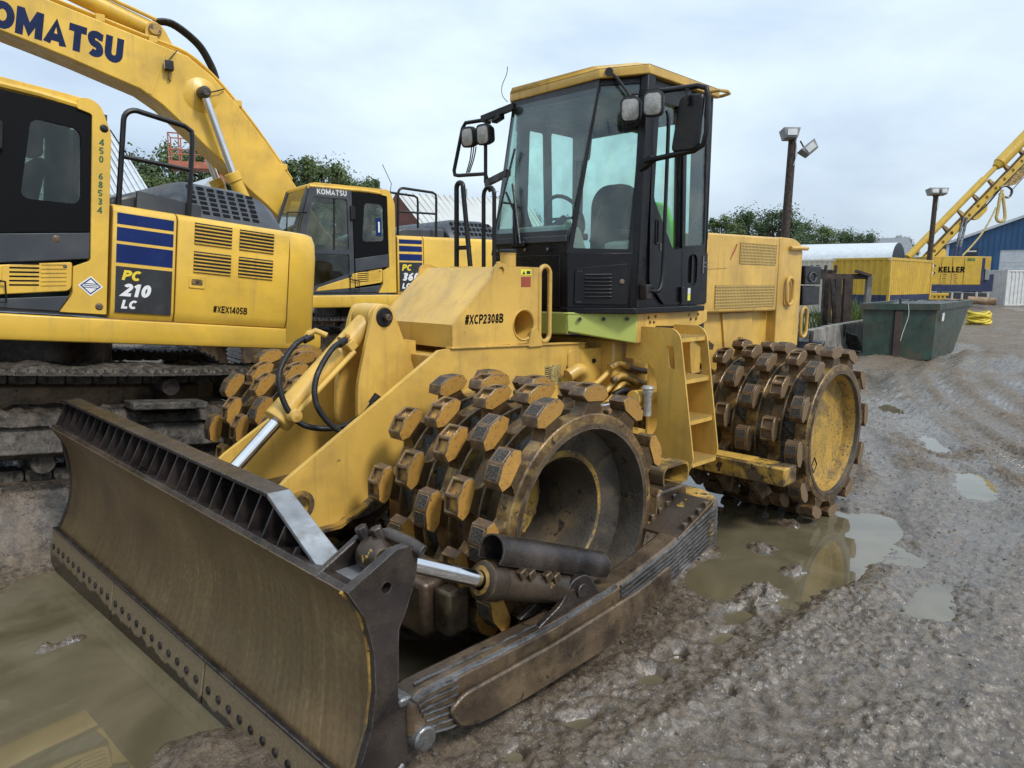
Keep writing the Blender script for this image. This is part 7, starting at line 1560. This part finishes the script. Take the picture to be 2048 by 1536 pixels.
r0, r1 = at(150, 205, D+2), at(205, 222, D+2); v0 = at(296, 384, D); s0, s1, s2, s3 = at(60, 390, D), at(300, 390, D), at(222, 262, D+4.5), at(20, 230, D+4.5)
mb = MB(); mb.add([s0, s1, s2, s3], [(0, 1, 2, 3)]); RFc = mb.build('roof', 'white_metal', e, recalc=False)
for k in range(22): t = k/21; MB().bar(s0.lerp(s1, t)+Vector((0, 0, .02)), s3.lerp(s2, t)+Vector((0, 0, .02)), .05, .06).build('roof_rib', 'white_metal', RFc)
bk_ = (s3-s0); bk_.z = 0; mb = MB(); mb.hexa([drop(s0), drop(s1), drop(s1+bk_), drop(s0+bk_)], [s0-Vector((0, 0, .2)), s1-Vector((0, 0, .2)), s1+bk_-Vector((0, 0, .2)), s0+bk_-Vector((0, 0, .2))]); mb.build('walls', 'grey_roof', e)
mb = MB(); mb.add([s1, s2, s2+bk_*.9-Vector((0, 0, s2.z-s1.z))], [(0, 1, 2)]); mb.build('gable', 'off_white', e, recalc=False)
tag(e, 'steep white ribbed roof just right of the left excavator cab', 'building')
D = 27.; e = frame_at(400, D, .4, 0, 'small_shed'); e.location = (0, 0, 0)
g0, g1, g2 = at(402, 376, D), at(424, 353, D), at(446, 376, D); h0, h1_ = at(340, 374, D+3), at(372, 352, D+6)
bk_ = (h0-g0); bk_.z = 0; mb = MB(); mb.add([g0, g1, g1+bk_, g0+bk_], [(0, 1, 2, 3)]); mb.add([g1, g2, g2+bk_, g1+bk_], [(0, 1, 2, 3)]); mb.build('roof', 'white_metal', e, recalc=False)
mb = MB(); mb.add([g0, g1, g2, drop(g2), drop(g0)], [(0, 1, 2, 3, 4)]); mb.build('gable_wall', 'off_white', e, recalc=False)
mb = MB(); mb.hexa([drop(g0), drop(g2), drop(g2+bk_), drop(g0+bk_)], [g0-Vector((0, 0, .1)), g2-Vector((0, 0, .1)), g2+bk_-Vector((0, 0, .1)), g0+bk_-Vector((0, 0, .1))]); mb.build('walls', 'off_white', e)
tag(e, 'small white shed roof peeking over the left excavator engine cover', 'building')
# orange lift platform under the boom
D = 24.; e = frame_at(405, D, .4, VY-90+20, 'boom_lift'); zl_ = at(400, 345, D).z-.4
MB().box(-.75, .75, -.45, .45, zl_, zl_+.12).build('platform_floor', 'orange', e, bevel=.02); MB().box(-.77, .77, -.47, -.45, zl_, zl_+.2).build('toe_board', 'orange', e)
rl = MB()
for z in (.55, 1.05):
    rl.tube([(-.75, -.45, zl_+z), (.75, -.45, zl_+z), (.75, .45, zl_+z), (-.75, .45, zl_+z)], .022, 6, closed=True)
for x in (-.75, -.45, -.05, .3, .75):
    for y in (-.45, .45): rl.cyl((x, y, zl_), (x, y, zl_+1.05), .022, n=6)
rl.build('guard_rail', 'orange', e); MB().box(.35, .7, -.3, .1, zl_+.5, zl_+.95).build('control_box', 'charcoal', e)
MB().bar((.5, .2, zl_+.1), (2.6, .2, zl_-1.3), .25, .3).build('lift_arm', 'orange', e, bevel=.02); MB().bar((2.6, .2, zl_-1.3), (1.2, .2, .6), .28, .3).build('lift_arm', 'orange', e, bevel=.02); MB().box(.4, 2.2, -.6, 1.0, .25, .9).build('lift_base', 'orange', e, bevel=.05)
for x in (.7, 1.9): MB().cyl((x, -.75, .3), (x, -.5, .3), .32, n=18).build('wheel', 'rubber', e)
tag(e, 'faded orange boom lift platform seen beneath the raised excavator boom', 'boom lift')
# ---- lamp posts
def lamp_post(px, D, pyt, lean, heads, label, r_):
    e = frame_at(px, D, 0, VY-90, 'lamp_post'); zt_ = at(px, pyt, D).z
    MB().cyl((-lean, 0, 0), (0, 0, zt_), r_*1.1, r_*.9, n=12).build('pole', 'wood_pole', e)
    for (dx, dz, tilt, w_) in heads:
        hd = MB(); hd.hexa([(-w_*.35, -.2, -.16), (w_*.35, -.2, -.16), (w_*.35, .2, -.16), (-w_*.35, .2, -.16)], [(-w_*.5, -.24, .16), (w_*.5, -.24, .16), (w_*.5, .24, .16), (-w_*.5, .24, .16)]); h = hd.build('lamp_head', 'grey_lamp', e, bevel=.02, loc=(dx, -.1, zt_+dz), rot=(R(-8), R(tilt), 0))
        MB().box(-w_*.28, w_*.28, -.25, -.20, -.10, .10).build('lamp_lens', 'lamp_glass', h)
        MB().tube([(dx*.5, 0, zt_-.1), (dx, 0, zt_+dz-.12)], .025, 6).build('lamp_arm', 'steel_dark', e)
    MB().tube(catmull([(.05, -r_-.01, zt_-.1), (.10, -r_-.02, zt_-.5), (.02, -r_-.02, zt_-.9)], 5), .012, 5).build('cable', 'off_white', e)
    tag(e, label, 'lamp post', 'wooden floodlight poles')
lamp_post(1569, 24, 283, .14, ((-.14, .08, 0, .55), (.50, -.38, -40, .55)), 'dark wooden floodlight pole rising behind the compactor engine hood', .14)
lamp_post(1857, 37, 392, .10, ((-.22, .12, 0, .55), (.24, .12, 0, .45)), 'shorter wooden pole with two floodlights before the drill rig mast', .13)
e = frame_at(932, 40, .3, VY-90, 'utility_pole'); zp = at(932, 392, 40).z
MB().cyl((0, 0, 0), (0, 0, zp), .12, .09, n=10).build('pole', 'grey_lamp', e)
for k in range(3): MB().box(-.9+.2*k, .9-.1*k, -.05, .05, zp-.9-.45*k, zp-.82-.45*k).build('crossarm', 'wood_pole', e)
tag(e, 'distant grey utility pole with crossarms between the grab rails', 'pole')
# ---- trees
def tree_mesh(seed, h, rx, nl, mt_, dens=1.):
    rnd = random.Random(seed); mb = MB(); tr = MB()
    tr.tube(catmull([(0, 0, 0), (.05*h*.1, 0, h*.25), (0, .04*h*.2, h*.5), (.03*h, 0, h*.78)], 4), [.035*h*(1-.8*i/12) for i in range(13)], 7)
    lobes = []
    for k in range(42):
        a = rnd.uniform(0, 6.28); t = rnd.random(); zc = h*(.36+.56*t); rr = rx*(.75*(1-abs(t-.35)*1.05))*rnd.uniform(.35, 1.15); c = Vector((rr*math.cos(a), rr*math.sin(a), zc)); lobes.append((c, rx*rnd.uniform(.09, .28)))
        tr.tube([(0, 0, h*(.25+.4*t*.8)), tuple(c*.55+Vector((0, 0, h*.2))), tuple(c)], [.012*h, .008*h, .003*h], 5)
    V = []; F = []
    for i in range(nl):
        c, lr = lobes[rnd.randrange(len(lobes))]
        d = Vector((rnd.gauss(0, 1), rnd.gauss(0, 1), rnd.gauss(0, .8))).normalized(); p_ = c+d*lr*(rnd.random()**.40)*rnd.uniform(.7, 1.35)
        s = rnd.uniform(.06, .15)*(h/9)**.5; n_ = (d+Vector((rnd.uniform(-.7, .7), rnd.uniform(-.7, .7), rnd.uniform(-.2, .9)))).normalized(); a_ = n_.orthogonal().normalized(); b_ = n_.cross(a_); th = rnd.uniform(0, 6.28); a2 = a_*math.cos(th)+b_*math.sin(th); b2 = n_.cross(a2)
        o = len(V); V += [p_-a2*s, p_+b2*s*.55, p_+a2*s, p_-b2*s*.55]; F.append((o, o+1, o+2, o+3))
    mb.v = [tuple(v) for v in V]; mb.f = [list(f) for f in F]; mb.m = [0]*len(F)
    return mb.mesh('crown', mt_, 180, recalc=False), tr.mesh('trunk', 'bark', 60)
TM = [tree_mesh(1, 9, 3.6, 8500, 'leaf_mid'), tree_mesh(2, 8, 3.8, 8500, 'leaf_dark'), tree_mesh(3, 8.5, 3.2, 7000, 'leaf_light'), tree_mesh(4, 7, 4.2, 8500, 'leaf_dark')]
def tree(px, D, pytop, kind, wide, label, zb_=.5):
    hh = [9, 8, 8.5, 7][kind]*.97; zt_ = at(px, pytop, D).z; s = (zt_-zb_)/hh; e = frame_at(px, D, zb_, random.uniform(0, 360), 'tree'); e.scale = (s*wide, s*wide, s)
    obj('crown', TM[kind][0], e); obj('trunk', TM[kind][1], e); tag(e, label, 'tree', 'trees beyond the yard')
for px, D, py, k, w_, lb in (
    (300, 50, 318, 1, 1.0, 'dark leafy tree left of the orange lift platform'), (375, 54, 282, 0, .95, 'tallest leafy tree rising behind the orange lift platform'), (330, 44, 352, 2, .9, 'low light green shrub-like tree above the small white shed'), (445, 56, 322, 1, .9, 'dark tree right of the orange lift platform, under the boom'),
    (608, 52, 309, 0, .95, 'round-topped green tree directly right of the boom foot'), (655, 56, 334, 2, .8, 'pale green tree second right of the boom'), (694, 50, 328, 2, .75, 'slim loose tree third right of the boom, above the excavator cab'), (738, 54, 350, 0, .7, 'rightmost tree over the second excavator cab roof'), (570, 56, 335, 1, .8, 'dark tree half hidden behind the boom foot'),
    (985, 60, 402, 1, .8, 'tree top between the grab rails and the cab'), (1045, 58, 412, 0, .9, 'tree seen through the cab windshield'), (1130, 60, 440, 2, .9, 'tree seen through the cab behind the steering wheel'), (1240, 62, 448, 1, .9, 'tree seen through the cab behind the seat'),
    (1440, 66, 428, 0, 1.0, 'leafy tree directly right of the compactor cab'), (1492, 70, 424, 3, 1.1, 'broad dark tree left of the tall floodlight pole'), (1545, 66, 418, 1, 1.1, 'dark tree right behind the tall floodlight pole'), (1590, 72, 444, 3, 1.1, 'dark tree right of the tall floodlight pole'), (1635, 76, 452, 2, 1.1, 'light green tree above the radiator end of the compactor'), (1680, 80, 462, 3, 1.0, 'low dark tree left over the grey barn roof'), (1720, 82, 466, 1, 1.0, 'lowest tree top at the grey barn ridge'), (1800, 95, 468, 0, .8, 'small tree top beyond the barn gable'), (1885, 90, 484, 1, .8, 'tree top between the mast foot and the blue shed'), (505, 58, 345, 0, .9, 'tree behind the raised boom')):
    tree(px, D, py, k, w_, lb)
# weeds by the rack and a red tarp
for i, (px, D, s, lb) in enumerate(((1712, 23.5, 1.1, 'clump of tall green weeds behind the steel rack'), (1745, 26, .9, 'green weeds at the foot of the yellow container'), (1838, 27, .9, 'tall thin weeds rising behind the green skip'), (1652, 23, .8, 'low weeds under the rack posts'))):
    rnd = random.Random(i); mb = MB()
    for k in range(160):
        x, y = rnd.gauss(0, .3), rnd.gauss(0, .3); h = rnd.uniform(.4, 1.3)*s; dx, dy = rnd.uniform(-.2, .2), rnd.uniform(-.2, .2); a = rnd.uniform(0, 3.14); w_ = .022
        mb.add([(x-w_*math.cos(a), y-w_*math.sin(a), 0), (x+w_*math.cos(a), y+w_*math.sin(a), 0), (x+dx+.3*w_, y+dy, h*.7), (x+dx*1.8, y+dy*1.8, h)], [(0, 1, 2), (0, 2, 3)])
    p_ = at(px, 562, D); o = mb.build('weed_clump', 'leaf_light', recalc=False, loc=(p_.x, p_.y, .25)); tag(o, lb, 'weeds', 'weeds along the yard edge')
p_ = at(1716, 562, 22.8); X = np.linspace(-1, 1, 24); XX, YY = np.meshgrid(X, X, indexing='ij'); ZZ = .62*np.clip(1-XX**2-YY**2, 0, 1)**.6*(1+.6*fbm(XX, YY, 2.5, 3, 4))
o = obj('tarp_heap', grid_mesh('tarp_heap', XX*.55, YY*.5, ZZ, MATS['red_tarp']), loc=(p_.x, p_.y, .12)); tag(o, 'crumpled dark red tarp heap behind the steel rack', 'tarp')
# debris on the ground near the machine
rnd = random.Random(3)
for i, (px, py, s, lb) in enumerate(((1514, 1203, .028, 'pinkish stone at the near edge of the rear puddle'), (1240, 1035, .02, 'small stone beside the push arm'), (45, 1030, .05, 'pale stone on the muddy bank behind the blade end'), (430, 1040, .03, 'stone on the bank'))[:3]):
    ray_ = _d+CR*((px-1024)/F_PX)-CU*((py-768)/F_PX); zt_ = 0. if px > 100 else .25; t = (zt_-CAM.z)/ray_.z; q = CAM+ray_*t
    vv, ff = SH[i]; o = MB().add([(x*s, y*s, z*s) for x, y, z in vv], ff).build('stone', 'stone', bevel=.003, loc=(q.x, q.y, zt_+s*.2), recalc=False); tag(o, lb, 'stone')
